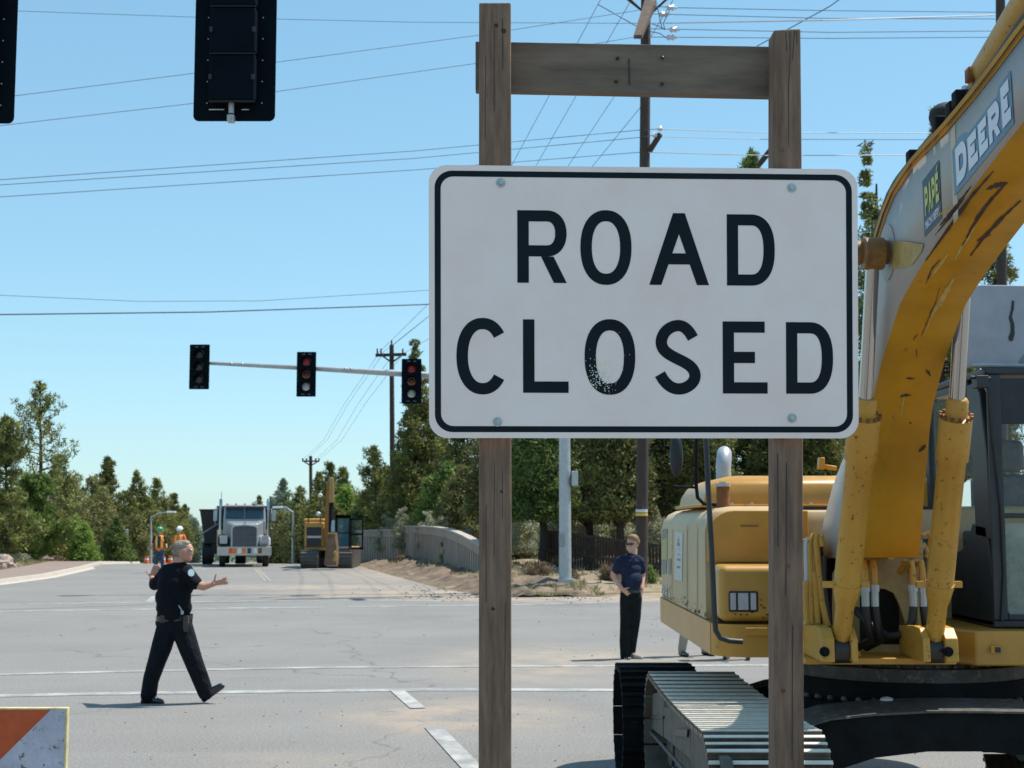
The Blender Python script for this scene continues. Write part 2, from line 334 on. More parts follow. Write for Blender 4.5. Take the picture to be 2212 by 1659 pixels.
# ================================================================== GROUND AND ROAD
def mat_ground():
    m = mat('dry_ground', (.22, .155, .10), .95, var=.35, scale=.9, col2=(.33, .25, .16), bump=.6, bscale=5, spot=.17, sscale=1.6, spotc=(.16, .16, .07)); return m
def mat_asphalt():
    m = bpy.data.materials.new('asphalt'); m.use_nodes = True; nt = m.node_tree; N, L = nt.nodes, nt.links; b = N['Principled BSDF']
    b.inputs['Roughness'].default_value = .85; b.inputs['Specular IOR Level'].default_value = .3
    tc = N.new('ShaderNodeTexCoord'); co = tc.outputs['Object']
    def noise(sc, det=5, vec=co, rough=.6):
        n = N.new('ShaderNodeTexNoise'); n.inputs['Scale'].default_value = sc; n.inputs['Detail'].default_value = det; n.inputs['Roughness'].default_value = rough; L.new(vec, n.inputs['Vector']); return n.outputs['Fac']
    def ramp(v, a, b_, c0=(0, 0, 0, 1), c1=(1, 1, 1, 1)):
        r = N.new('ShaderNodeValToRGB'); r.color_ramp.elements[0].position = a; r.color_ramp.elements[1].position = b_; r.color_ramp.elements[0].color = c0; r.color_ramp.elements[1].color = c1; L.new(v, r.inputs[0]); return r.outputs[0]
    def mix(f, a, b_):
        x = N.new('ShaderNodeMix'); x.data_type = 'RGBA'
        if isinstance(f, float): x.inputs[0].default_value = f
        else: L.new(f, x.inputs[0])
        for s_, v in ((6, a), (7, b_)):
            if isinstance(v, tuple): x.inputs[s_].default_value = v
            else: L.new(v, x.inputs[s_])
        return x.outputs[2]
    def math_(op, a, b_):
        x = N.new('ShaderNodeMath'); x.operation = op; x.use_clamp = True
        for i, v in enumerate((a, b_)):
            if isinstance(v, (int, float)): x.inputs[i].default_value = v
            else: L.new(v, x.inputs[i])
        return x.outputs[0]
    base = ramp(noise(.35, 4), .3, .7, (.200, .190, .176, 1), (.235, .223, .206, 1))
    fine = ramp(noise(38, 3), .35, .65, (.66, .66, .66, 1), (1.26, 1.26, 1.25, 1))
    mm = N.new('ShaderNodeMix'); mm.data_type = 'RGBA'; mm.blend_type = 'MULTIPLY'; mm.inputs[0].default_value = .8; L.new(base, mm.inputs[6]); L.new(fine, mm.inputs[7]); col = mm.outputs[2]
    # streaks worn along the driving direction
    mp = N.new('ShaderNodeMapping'); mp.inputs['Rotation'].default_value = (0, 0, math.radians(-8)); mp.inputs['Scale'].default_value = (.25, 2.2, 1); L.new(co, mp.inputs[0])
    st_ = ramp(noise(1.0, 6, mp.outputs[0]), .5, .75); col = mix(math_('MULTIPLY', st_, .35), col, (.25, .25, .235, 1))
    # tyre marks and darker sealed patches
    dk = ramp(noise(.22, 6), .56, .7); col = mix(math_('MULTIPLY', dk, .4), col, (.13, .135, .138, 1))
    # cracks
    v = N.new('ShaderNodeTexVoronoi'); v.feature = 'DISTANCE_TO_EDGE'; v.inputs['Scale'].default_value = .16
    nn = N.new('ShaderNodeTexNoise'); nn.inputs['Scale'].default_value = .8; nn.inputs['Detail'].default_value = 4; L.new(co, nn.inputs['Vector'])
    va = N.new('ShaderNodeVectorMath'); va.operation = 'MULTIPLY_ADD'; va.inputs[1].default_value = (1.6, 1.6, 0); L.new(nn.outputs['Color'], va.inputs[0]); L.new(co, va.inputs[2]); L.new(va.outputs[0], v.inputs['Vector'])
    ck = ramp(v.outputs['Distance'], .0, .004, (1, 1, 1, 1), (0, 0, 0, 1)); col = mix(math_('MULTIPLY', ck, .5), col, (.07, .07, .07, 1))
    # spilled dirt
    def blob(cx, cy, rx, ry, k=.9):
        q = N.new('ShaderNodeMapping'); q.vector_type = 'POINT'; q.inputs['Location'].default_value = (-cx / rx, -cy / ry, 0); q.inputs['Scale'].default_value = (1 / rx, 1 / ry, 0); L.new(co, q.inputs[0])
        ln = N.new('ShaderNodeVectorMath'); ln.operation = 'LENGTH'; L.new(q.outputs[0], ln.inputs[0])
        f = math_('SUBTRACT', 1.25, ln.outputs['Value']); return math_('MULTIPLY', f, k)
    f = None
    for (px, py, rx, ry, k) in ((1000, 1283, 5.5, 3.2, 1.3), (700, 1268, 4.5, 2.2, 1.0), (1230, 1292, 5.5, 2.0, 1.3), (985, 1545, 1.3, 1.5, .85), (1160, 1430, 1.6, 3, .7), (1250, 1420, 2.2, 1.6, .7), (880, 1240, 4, 9, .9), (640, 1640, .9, .5, .35)):
        g = G(px, py); a = blob(g.x, g.y, rx, ry, k); f = a if f is None else math_('MAXIMUM', f, a)
    dn = ramp(noise(1.3, 8, co, .75), .36, .62); f = math_('MULTIPLY', f, dn); col = mix(f, col, (.40, .31, .225, 1))
    L.new(col, b.inputs['Base Color'])
    bp = N.new('ShaderNodeBump'); bp.inputs['Strength'].default_value = .35; bp.inputs['Distance'].default_value = .01; L.new(noise(70, 3), bp.inputs['Height']); L.new(bp.outputs[0], b.inputs['Normal'])
    return m
M['asphalt'] = mat_asphalt()
svals = [-60, -30, -10, 5, 20, 30, 35] + [36 + .5 * i for i in range(90)] + [82, 85, 90, 96, 104, 114, 126, 140, 160, 185, 215, 250, 300, 360, 430]
tvals = [-260, -160, -100, -70, -50, -40, -34, -30, -26, -23] + [-20 + .5 * i for i in range(30)] + [-5, 0, 5, 6] + [6.6 + .4 * i for i in range(42)] + [24, 26, 29, 33, 38, 46, 60, 85, 130, 200, 280]
gv = []
for s in svals:
    for t in tvals:
        p = ST(s, t); gv.append((p.x, p.y, zg(p.x, p.y) - .03))
nt_ = len(tvals)
gf = [(i * nt_ + j, i * nt_ + j + 1, (i + 1) * nt_ + j + 1, (i + 1) * nt_ + j) for i in range(len(svals) - 1) for j in range(nt_ - 1)]
mb = MB(); mb.add(gv, [f[::-1] for f in gf]); gr = mb.build('ground', mat_ground(), smooth=80); tag(gr, kind='structure')
mb = MB(); mb.box((-5000, -2000, -9.9), (5000, 6000, -9.4)); tag(mb.build('terrain', M.get('far') or mat('far_ground', (.12, .14, .09), .95)), kind='structure')

def tl(s):
    P_ = [(-60, -150), (39.9, -150), (40.2, -40), (41, -20), (43, -12.5), (46, -8.6), (49, -6.9), (55, -5.9), (65, -5.35), (600, -5.3)]
    for (a, x), (b, y) in zip(P_, P_[1:]):
        if a <= s <= b: return x + (y - x) * (s - a) / (b - a)
def tr(s):
    P_ = [(-60, 150), (36.9, 150), (37.2, 30), (37.5, 12), (38.2, 8.8), (40, 7.4), (43, 6.9), (70, 6.6), (600, 6.4)]
    for (a, x), (b, y) in zip(P_, P_[1:]):
        if a <= s <= b: return x + (y - x) * (s - a) / (b - a)
rows = [-60, -30, 0, 20, 36.9, 37.2, 37.5, 38.2, 39, 39.9, 40.2, 41, 42, 43, 44.5, 46, 47.5, 49, 52, 55, 60, 65, 70, 74, 80, 90, 100, 120, 140, 170, 200, 240, 300, 380, 430]
mb = MB(); av = []
for s in rows:
    for j in range(9):
        p = ST(s, tl(s) + (tr(s) - tl(s)) * j / 8); av.append((p.x, p.y, zslope(p.y)))
mb.add(av, [(i * 9 + j, i * 9 + j + 1, i * 9 + j + 10, i * 9 + j + 9)[::1] for i in range(len(rows) - 1) for j in range(8)])
tag(mb.build('road', M['asphalt'], smooth=80), kind='structure')
# freshly dug soil along the right edge
mb = MB(); S_ = [38 + .28 * i for i in range(150)]; T_ = [6.9 + .2 * j for j in range(19)]; vs = []
for s in S_:
    for j, t in enumerate(T_):
        p = ST(s, t + .35 * mnoise.noise(Vector((s * .4, 0, j * .02)))); k = math.sin(math.pi * j / 18); vs.append((p.x, p.y, zg(p.x, p.y) - .025 + k * (.05 + .16 * mnoise.noise(Vector((p.x * 1.7, p.y * 1.2, 2))) + .13 * mnoise.noise(Vector((p.x * 4.5, p.y * 4, 5))))))
mb.add(vs, [(i * 19 + j, i * 19 + j + 1, i * 19 + j + 20, i * 19 + j + 19)[::-1] for i in range(149) for j in range(18)])
tag(mb.build('dirt', mat('dug_soil', (.115, .078, .05), .95, var=.45, scale=1.6, col2=(.23, .165, .105), bump=1.0, bscale=9, spot=.12, sscale=3, spotc=(.10, .065, .045)), smooth=60), kind='structure')
# left kerb and pavement
ks = [44.5, 46, 47.5, 49, 52, 55, 60, 65, 75, 90, 120]
def edge(s, off, z): p = ST(s, tl(s) - off); return (p.x, p.y, zslope(p.y) + z)
mb = MB()
n = len(ks); A = [edge(s, -.30, .006) for s in ks]; B = [edge(s, 0, .02) for s in ks]; C = [edge(s, .03, .15) for s in ks]; D_ = [edge(s, .2, .15) for s in ks]
for a, b in ((A, B), (B, C), (C, D_)): mb.strip(b, a)
tag(mb.build('kerb', M['concrete'], smooth=30), kind='structure')
mb = MB(); mb.strip([edge(s, 2.6, .15) for s in ks], [edge(s, .2, .148) for s in ks]); tag(mb.build('pavement', mat('red_brown_pavement', (.235, .175, .14), .9, var=.15, scale=3, bump=.3), smooth=30), kind='structure')

# road markings
def mat_paint(name, col):
    m = bpy.data.materials.new(name); m.use_nodes = True; nt = m.node_tree; N, L = nt.nodes, nt.links; b = N['Principled BSDF']; b.inputs['Roughness'].default_value = .7
    tc = N.new('ShaderNodeTexCoord'); n = N.new('ShaderNodeTexNoise'); n.inputs['Scale'].default_value = 2.2; n.inputs['Detail'].default_value = 9; n.inputs['Roughness'].default_value = .72; L.new(tc.outputs['Object'], n.inputs['Vector'])
    r = N.new('ShaderNodeValToRGB'); r.color_ramp.elements[0].position = .42; r.color_ramp.elements[1].position = .60; r.color_ramp.elements[0].color = (.24, .235, .225, 1); r.color_ramp.elements[1].color = (*col, 1)
    L.new(n.outputs['Fac'], r.inputs[0]); L.new(r.outputs[0], b.inputs['Base Color']); return m
M['paintw'] = mat_paint('worn_white_paint', (.42, .41, .375)); M['painty'] = mat_paint('worn_yellow_paint', (.34, .28, .18)); M['seal'] = mat('crack_sealant', (.09, .09, .09), .8, var=.3)
def marking(pts, w, m='paintw', z=.005, label=None):
    g = [G(x, y) for x, y in pts]; A, B = [], []
    for i, p in enumerate(g):
        t = (g[min(i + 1, len(g) - 1)] - g[max(i - 1, 0)]); t.z = 0; t.normalize(); nrm = Vector((-t.y, t.x, 0)) * w / 2
        for q, sgn in ((A, 1), (B, -1)):
            v = p + nrm * sgn; v.z = z; q.append(v)
    mb = MB(); mb.strip(A, B); o = mb.build('road_marking', M[m], smooth=0)
    if (Vector(mb.v[1]) - Vector(mb.v[0])).cross(Vector(mb.v[len(g)]) - Vector(mb.v[0])).z > 0: o.data.flip_normals()
    tag(o, label, kind='structure'); return o
marking([(-60, 1505), (200, 1499), (600, 1494), (930, 1490), (1340, 1491), (1700, 1493)], .27)
marking([(-60, 1459), (300, 1450), (700, 1442), (1100, 1440), (1700, 1437)], .2)
marking([(-60, 1307), (330, 1301), (690, 1297.5)], .3); marking([(780, 1297), (1034, 1299)], .22)
marking([(-60, 1322), (330, 1316), (700, 1312)], .34); marking([(750, 1311), (1100, 1307), (1420, 1299)], .26)
marking([(856, 1491), (903, 1531)], .17, z=.009); marking([(936, 1572), (1015, 1655), (1090, 1730)], .18, z=.009)
marking([(322, 1301), (336, 1288)], .2, z=.01)
marking([(551, 1229), (576, 1256)], .13, 'painty'); marking([(557, 1229), (583, 1256)], .13, 'painty')
marking([(370, 1229.5), (520, 1230)], .5)
marking([(560, 1292), (620, 1289), (700, 1290)], .09, 'seal', .012)

# ================================================================== ROAD CLOSED SIGN
M['signwhite'] = mat('sign_sheeting', (.97, .765, .68), .42, var=.05, scale=5, col2=(.95, .80, .74), coat=.05, bump=.05, bscale=400)
M['signblack'] = mat('sign_black', (.006, .011, .015), .5, var=.2, scale=4, spec=.15)
sgn = thing('road_closed_sign', 'large white road closed sign with black letters bolted to two timber posts', 'sign', (0.35, 4.1, 0))
A0, B0, D0 = P(927, 946, 4.03), P(1855, 947, 4.085), P(926, 356, 4.03)
ux = (B0 - A0).normalized(); SW = (B0 - A0).length; SH = (D0 - A0).length; uz = (D0 - A0).normalized(); nf = ux.cross(uz); nf = nf if nf.y < 0 else -nf
C0 = P(1852, 366, 4.085)
def sp_(u, v, lift=0): a, b = u / SW, v / SH; return A0 * ((1 - a) * (1 - b)) + B0 * (a * (1 - b)) + C0 * (a * b) + D0 * ((1 - a) * b) + nf * lift
def rrect(x0, y0, x1, y1, r, n=8):
    o = []
    for cx, cy, a in ((x1 - r, y0 + r, -90), (x1 - r, y1 - r, 0), (x0 + r, y1 - r, 90), (x0 + r, y0 + r, 180)):
        o += [(cx + r * math.cos(math.radians(a + 90 * i / n)), cy + r * math.sin(math.radians(a + 90 * i / n))) for i in range(n + 1)]
    return o
mb = MB(); mb.prism([sp_(u, v, .0) for u, v in rrect(0, 0, SW, SH, .052)], -nf * .004)
panel = mb.build('sign_panel', M['signwhite'], sgn, smooth=30)
kx, ky = SW / 2155, SH / 1363
def crop(x, y, lift=.0): return sp_((x - 22) * kx, SH - (y - 28 - (x - 22) * .005) * ky, lift)
i1, i2 = 29 * kx, 59 * kx
o1 = rrect(i1, i1, SW - i1, SH - i1, .05); o2 = rrect(i2, i2, SW - i2, SH - i2, .036)
mb = MB(); mb.strip([sp_(u, v, .0008) for u, v in o1 + o1[:1]], [sp_(u, v, .0008) for u, v in o2 + o2[:1]])
mb.build('border', M['signblack'], panel, smooth=0)
for ch, x0, x1, y0, y1 in (('R', 462, 708, 254, 620), ('O', 777, 1033, 250, 628), ('A', 1122, 1422, 262, 626), ('D', 1513, 1755, 265, 627),
                           ('C', 158, 418, 797, 1177), ('L', 489, 716, 803, 1168), ('O', 796, 1050, 800, 1177), ('S', 1145, 1387, 800, 1177), ('E', 1490, 1716, 808, 1169), ('D', 1810, 2048, 810, 1169)):
    mb = MB(); W_, H_ = (x1 - x0) * kx, (y1 - y0) * ky; x_, y_ = (x0 - 22) * kx, SH - (y1 - 28) * ky
    letters_to(mb, glyph(ch, W_, H_, 57 * kx), lambda a, b, l: sp_(x_ + a, y_ + b, .0010 + l))
    mb.build('letter', M['signblack'], panel, smooth=0)
rg0 = random.Random(21); mbs = [MB(), MB()]  # pale dots painted in for the bright glint on the lower O
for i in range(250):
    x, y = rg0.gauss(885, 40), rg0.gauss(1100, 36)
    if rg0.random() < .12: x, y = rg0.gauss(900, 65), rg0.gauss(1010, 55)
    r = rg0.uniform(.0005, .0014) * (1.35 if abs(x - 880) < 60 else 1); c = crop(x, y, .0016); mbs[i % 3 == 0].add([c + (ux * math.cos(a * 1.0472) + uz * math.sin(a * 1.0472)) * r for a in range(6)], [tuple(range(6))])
mbs[0].build('glint_dots', mat('glint_white', (.95, .92, .85), .3), panel, smooth=0); mbs[1].build('glint_dots', mat('glint_yellow', (.70, .66, .35), .3), panel, smooth=0)
M['bolt'] = mat('zinc_bolt', (.42, .46, .46), .4, .6, var=.2, scale=60)
for x, y in ((380, 118), (1842, 136), (361, 1314), (1838, 1300)):
    c = crop(x, y); mb = MB(); mb.tube([c, c + nf * .0025], .0135, 20); mb.tube([c + nf * .0025, c + nf * .009], .0078, 6)
    mb.build('bolt', M['bolt'], panel, bevel=.0008)
def post(x0, x1, ytop, Y, dep, wl_=0, wr_=0):
    a = P(x0, 600, Y).x; b = P(x1, 600, Y).x; zt = P(x0, ytop, Y).z; mb = MB()
    rng = random.Random(int(x0)); yb_ = lambda z: CY + F * (sp * Y - cp * (z - CAMZ)) / (cp * Y + sp * (z - CAMZ))
    zs = [0, .6, 1.2, 1.8, 2.4, 3.0, zt]; vs = []; 
    for z in zs:
        f_ = (yb_(z) - 600) / 1050; xa, xb_ = P(x0 + wl_ * f_, yb_(z), Y).x, P(x1 + wr_ * f_, yb_(z), Y).x; q = [(xa, Y), (xb_, Y), (xb_, Y + dep), (xa, Y + dep)]
        vs += [(x + rng.uniform(-.0015, .0015), y + rng.uniform(-.001, .001), z if z < zt else z + rng.uniform(-.004, .003)) for x, y in q]
    fs = [(0, 3, 2, 1), tuple(len(vs) - 4 + i for i in range(4))]
    for i in range(len(zs) - 1):
        for k in range(4): fs.append((i * 4 + k, i * 4 + (k + 1) % 4, i * 4 + 4 + (k + 1) % 4, i * 4 + 4 + k))
    mb.add(vs, fs); return mb.build('post', M['wood'], sgn, bevel=.005, smooth=50), a, b, zt
pl, a_, b_, z_ = post(1034, 1104, 5, 4.068, .089); pr, a2, b2, z2 = post(1671, 1733, 63, 4.095, .089, 1, 5)
mb = MB()
for (x0, y0, x1, y1) in ((1168, 20, 1165, 60), (1706, 70, 1707, 120), (1707, 120, 1703, 190), (1703, 190, 1704, 350), (1716, 66, 1712, 130), (1697, 70, 1699, 110), (1721, 68, 1722, 96), (1699, 1000, 1698, 1290), (1712, 1350, 1711, 1640), (1680, 980, 1681, 1180)):
    if x0 < 1600: continue
    p0, p1 = P(x0, y0, 4.0945), P(x1, y1, 4.0945); mb.prism([p0 + Vector((-.0014, 0, 0)), p0 + Vector((.0014, 0, 0)), p1 + Vector((.0012, 0, 0)), p1 + Vector((-.0012, 0, 0))], (0, .002, 0))
mb.build('crack', M['black'], pr, smooth=0)
mb = MB()
for (x0, y0, x1, y1) in ((1068, 1000, 1067, 1200), (1085, 1010, 1086, 1120), (1050, 1090, 1050, 1300), (1092, 1300, 1090, 1500), (1068, 60, 1067, 240), (1049, 120, 1048, 300), (1085, 40, 1086, 150)):
    p0, p1 = P(x0, y0, 4.0675), P(x1, y1, 4.0675); mb.prism([p0 + Vector((-.0008, 0, 0)), p0 + Vector((.0008, 0, 0)), p1 + Vector((.0007, 0, 0)), p1 + Vector((-.0007, 0, 0))], (0, .0018, 0))
mb.build('crack', M['black'], pl, smooth=0)
mb = MB()
for (x, y, r) in ((1072, 55, .006), (1088, 67, .007), (1065, 1315, .005), (1083, 1062, .004)): mb.tube([P(x, y, 4.068), P(x, y, 4.068) + Vector((0, -.0012, 0))], r, 9)
mb.build('knot', M['black'], pl)
mb = MB()
for (x, y, r) in ((1702, 1223, .006), (1692, 1492, .006), (1690, 325, .004)): mb.tube([P(x, y, 4.095), P(x, y, 4.095) + Vector((0, -.0012, 0))], r, 9)
mb.build('knot', M['rust'], pr)
yb = 4.163; q = [P(1027, 195, yb), P(1722, 209, yb + .03), P(1722, 101, yb + .03), P(1027, 89, yb)]
mb = MB(); mb.prism(q, (0, .038, 0)); beam = mb.build('crossbeam', M['woodh'], sgn, bevel=.003)
mb = MB()
for x, y in ((1334, 127), (1331, 177), (1431, 125), (1430, 182)): c = P(x, y, yb + .012); mb.tube([c, c + Vector((0, -.004, 0))], .0052, 10)
mb.build('bolt_hole', M['black'], beam)
c = [P(1357.6, 126, yb + .011), P(1359.4, 126, yb + .011), P(1360.8, 182, yb + .011), P(1359, 182, yb + .011)]; mb = MB(); mb.prism(c, (0, .006, 0)); mb.build('saw_cut', M['black'], beam, smooth=0)

# ================================================================== BARRICADE (bottom left)
bar = thing('barricade', 'orange and white striped barricade board at the lower left corner', 'barricade', (-1.5, 3.6, 0))
Y = 3.6; M['refl_o'] = mat('orange_reflective', (.46, .07, .010), .5, var=.25, scale=9, spot=.16, sscale=22, spotc=(.25, .05, .02), bump=.1, bscale=150)
M['refl_w'] = mat('grey_reflective', (.45, .43, .50), .5, var=.2, scale=14, spot=.21, sscale=30, spotc=(.10, .09, .085), bump=.1, bscale=150)
M['cream'] = mat('cream_edge', (.62, .52, .28), .6, var=.25, scale=30, spot=.1)
xr = P(145, 1560, Y).x; zt = P(100, 1529, Y).z; zb = zt - .305; xl = xr - 1.22
mb = MB(); mb.box((xl, Y, zb), (xr, Y + .019, zt)); brd = mb.build('board', M['cream'], bar, bevel=.002)
x_in, z_in = xr - .0055, zt - .0045; z_lo = zb + .006
def clipstripe(k):                             # diagonal stripes rising to the right
    w = .215; pts = []
    base = x_in - .036 - k * w                 # x of the stripe's right edge at the top
    sl = 1.0 * (z_in - z_lo)
    return [(base - w, z_in), (base, z_in), (base - sl, z_lo), (base - w - sl, z_lo)]
mb = MB(); mb.add([(xl + .006, Y - .0006, z_lo), (x_in, Y - .0006, z_lo), (x_in, Y - .0006, z_in), (xl + .006, Y - .0006, z_in)], [(0, 1, 2, 3)]); mb.build('white_sheeting', M['refl_w'], brd, smooth=0)
mb = MB()
for k in (0, 2):
    q = clipstripe(k); mb.add([(x, Y - .0012, z) for x, z in q], [(3, 2, 1, 0)])
mb.build('orange_stripe', M['refl_o'], brd, smooth=0)
for xx in (xl + .12, xr - .32):
    mb = MB(); mb.box((xx, Y + .02, .05), (xx + .05, Y + .07, zt - .02)); mb.build('upright', M['galv'], bar, bevel=.003)
    mb = MB(); mb.box((xx - .005, Y - .7, 0), (xx + .055, Y + .75, .05)); mb.build('foot', M['galv'], bar, bevel=.003)
for zz in (.3, .78):
    mb = MB(); mb.box((xl, Y, zz), (xr, Y + .019, zz + .305)); mb.build('board', M['refl_w'], bar, bevel=.002)

# ================================================================== TRAFFIC SIGNALS
def signal(x0, x1, y0, y1, d, label, back=False, lit=0, group=None, name='traffic_light', cat='traffic light'):
    a, b = P(x0, y1, d), P(x1, y1, d); zt_ = P(x0, y0, d).z; zb_ = a.z; cx = (a.x + b.x) / 2; W = b.x - a.x; H = zt_ - zb_; cz = (zt_ + zb_) / 2
    t = thing(name, label, cat, (cx, d, cz), group=group)
    r = .028 if not back else .045
    def plate(w, h, y, th, rr, nm, m, par):
        mb = MB(); mb.prism([(cx + u, y, cz + v) for u, v in rrect(-w / 2, -h / 2, w / 2, h / 2, rr, 6)], (0, th, 0)); return mb.build(nm, m, par, bevel=.002)
    bp = plate(W, H, d, .004, r, 'backplate', M['signal'], t)
    hw, hh = W * .56, H * .82
    mb = MB()
    for k in range(3):
        z0 = cz - hh / 2 + k * hh / 3; mb.box((cx - hw / 2, d + (-.12 if back else .006), z0 + .004), (cx + hw / 2, d + (-.006 if back else .17), z0 + hh / 3 - .004))
    hs = mb.build('housing', M['signal'], t, bevel=.02 if back else .01)
    if back:                                   # rear of the signal: rivets, the slot at the foot, the hanging tube
        mb = MB()
        for sx in (-1, 1):
            for k in range(7):
                z = cz - hh / 2 + .02 + k * hh / 6.6; mb.ell((cx + sx * W * .335, d - .001, z), (.005, .004, .005), 8, 6)
        mb.build('rivet', M['insul'], bp)
        mb = MB(); z = cz - hh / 2 - .03
        for u0, u1 in ((-.31, -.12), (-.055, -.03), (.09, .18)): mb.box((cx + u0 * W, d - .003, z - .003), (cx + u1 * W, d - .0005, z + .003))
        mb.build('slot_rim', M['white'], bp)
        for k in range(3):
            for sx in (-1, 1):
                z = cz - hh / 3 + k * hh / 3; mb = MB(); mb.box((cx + sx * hw * .46 - .012, d - .135, z - .02), (cx + sx * hw * .46 + .012, d - .118, z + .02)); mb.build('latch' if sx > 0 else 'hinge', mat('dull_latch', (.012, .014, .017), .5), hs, bevel=.003)
            mb = MB(); z = cz - hh / 2 + k * hh / 3; mb.box((cx - hw * .49, d - .124, z - .004), (cx + hw * .49, d - .1, z + .004)); mb.build('gasket', mat('gasket', (.006, .008, .01), .6), hs)
        mb = MB(); mb.tube([(cx - .012, d - .05, cz - hh / 2 + .03), (cx - .012, d - .05, zb_ + .045)], .021, 14); mb.box((cx - .037, d - .08, zb_ - .022), (cx + .013, d - .02, zb_ + .03))
        mb.tube([(cx - .012, d - .08, zb_ + .004), (cx - .012, d - .09, zb_ + .004)], .012, 6)
        mb.build('tube_bracket', M['galv'], t, bevel=.002)
        mb = MB(); mb.tube([(cx, d - .06, zt_ - .1), (cx, d - .06, zt_ + .55)], .024, 12); mb.build('hanger', M['galv'], t)
        for k in range(3):
            z = cz - hh / 3 + k * hh / 3; mb = MB()
            mb.tube([(cx, d + .004, z), (cx, d + .03, z)], .13, 20); mb.build('lens', M['lamp_off'], hs)
            vv = []; mb = MB()
            for yy in (d + .02, d + .24):
                vv.append([Vector((cx + .142 * math.cos(math.radians(a_)), yy, z + .142 * math.sin(math.radians(a_)))) for a_ in range(-30, 211, 15)])
            mb.strip(vv[0], vv[1]); mb.build('visor', M['signal'], hs)
    else:
        cols = {0: ('lamp_off', 'lamp_off', 'lamp_off'), 1: ('lamp_green', 'lamp_amber', 'lamp_red')}[lit]
        for k in range(3):
            z = cz - hh / 3 + k * hh / 3; R = hh / 3 * .36
            mb = MB(); mb.ell((cx, d + .0, z), (R * (.92 if k != 1 or not lit else 1), .03, R * (.92 if k != 1 or not lit else 1)), 20, 10); lens = mb.build('lens', M[cols[k]], hs)
            if lit and k == 1: mb = MB(); mb.ell((cx, d - .015, z), (R * .62, .03, R * .62), 18, 10); mb.build('lens_centre', M['lamp_off'], lens)
            mb = MB(); vv = []
            for yy, rr in ((d, R * 1.08), (d - .22, R * 1.08)):
                vv.append([Vector((cx + rr * math.cos(math.radians(a_)), yy, z + rr * math.sin(math.radians(a_)))) for a_ in range(-25, 206, 15)])
            mb.strip(vv[1], vv[0])
            v = mb.build('visor', M['signal'], hs); so_ = v.modifiers.new('sol', 'SOLIDIFY'); so_.thickness = .004
        mb = MB()
        for sz in (-1, 1):
            for sx in (-1, 1):
                c = cz + sz * (hh / 2 + .045); mb.box((cx + sx * W * .16 - .05, d - .003, c - .008), (cx + sx * W * .16 + .05, d - .0005, c + .008))
        mb.build('louver_slot', mat('dull_slot', (.12, .17, .18), .6), bp)
    return t
dS = 41.0
signal(408, 451.5, 744, 841, dS, 'black traffic light with all lamps dark at the tip of the far mast arm', lit=0)
signal(640, 682, 760, 857, dS, 'traffic light with faint red lamp in open sky, middle of the far mast arm', lit=1)
signal(867, 910, 775, 872, dS, 'traffic light in front of the tree, just left of the road closed sign', lit=1)
signal(417, 594, -108, 262, 10.4, 'back of a black traffic light with bright rivets and hanging tube, top left of centre', back=True)
signal(-150, 30, -106, 267, 10.4, 'back of a black traffic light cut off by the left edge of the photo', back=True)
# gantry that carries the near heads, above the frame
arm = thing('signal_gantry', 'grey horizontal arm above the near traffic lights', 'mast arm', (-13, 10.34, 0))
zg_ = P(500, -108, 10.4).z + .55; mb = MB(); mb.tube([(-13, 10.34, zg_ - .3), (-6, 10.34, zg_ - .06), (-1.6, 10.34, zg_ + .04)], [.13, .09, .06], 14); mb.build('arm', M['galv'], arm)
mb = MB(); mb.tube([(-13, 10.34, 0), (-13, 10.34, zg_)], [.18, .14], 14); mb.build('pole', M['galv'], arm)
# far pole with its arm
fp = thing('signal_pole', 'thick grey steel signal pole with a long mast arm, seen below the sign', 'signal pole', P(1221, 1250, 42))
b0 = P(1221, 1256, 42); t0 = P(1219, 690, 42); zb_ = zg(b0.x, b0.y)
mb = MB(); mb.tube([(b0.x, 42, zb_ - .1), (t0.x, 42, t0.z)], [.185, .15], 18); mb.tube([(b0.x, 42, zb_ - .1), (b0.x, 42, zb_ + .06)], .3, 8); mb.build('pole', M['galv'], fp)
mb = MB(); a_ = [P(449, 784, 41.25), P(650, 794, 41.3), P(870, 807, 41.4), P(1000, 816, 41.6), P(1219, 835, 42)]; mb.tube(a_, [.055, .075, .095, .105, .125], 12)
mb.build('mast_arm', M['galv'], fp)
mb = MB()
for x in (500, 523, 745, 758): mb.tube([P(x, 789 + (x - 500) * .045, 41.2), P(x, 783 + (x - 500) * .045, 41.2)], .03, 8)
mb.build('arm_clamp', M['galv'], fp)
mb = MB(); c0, c1 = P(1235, 1050, 41.9), P(1248, 1018, 41.9); mb.box((c0.x, 41.7, c0.z), (c1.x, 42.1, c1.z)); mb.build('control_box', M['galv'], fp, bevel=.015)
mb = MB(); c0 = P(1211, 1170, 41.8); mb.box((c0.x - .05, 41.78, c0.z - .15), (c0.x + .12, 41.83, c0.z + .25)); mb.build('hand_hole_cover', mat('dark_galv', (.28, .3, .31), .5), fp, bevel=.01)

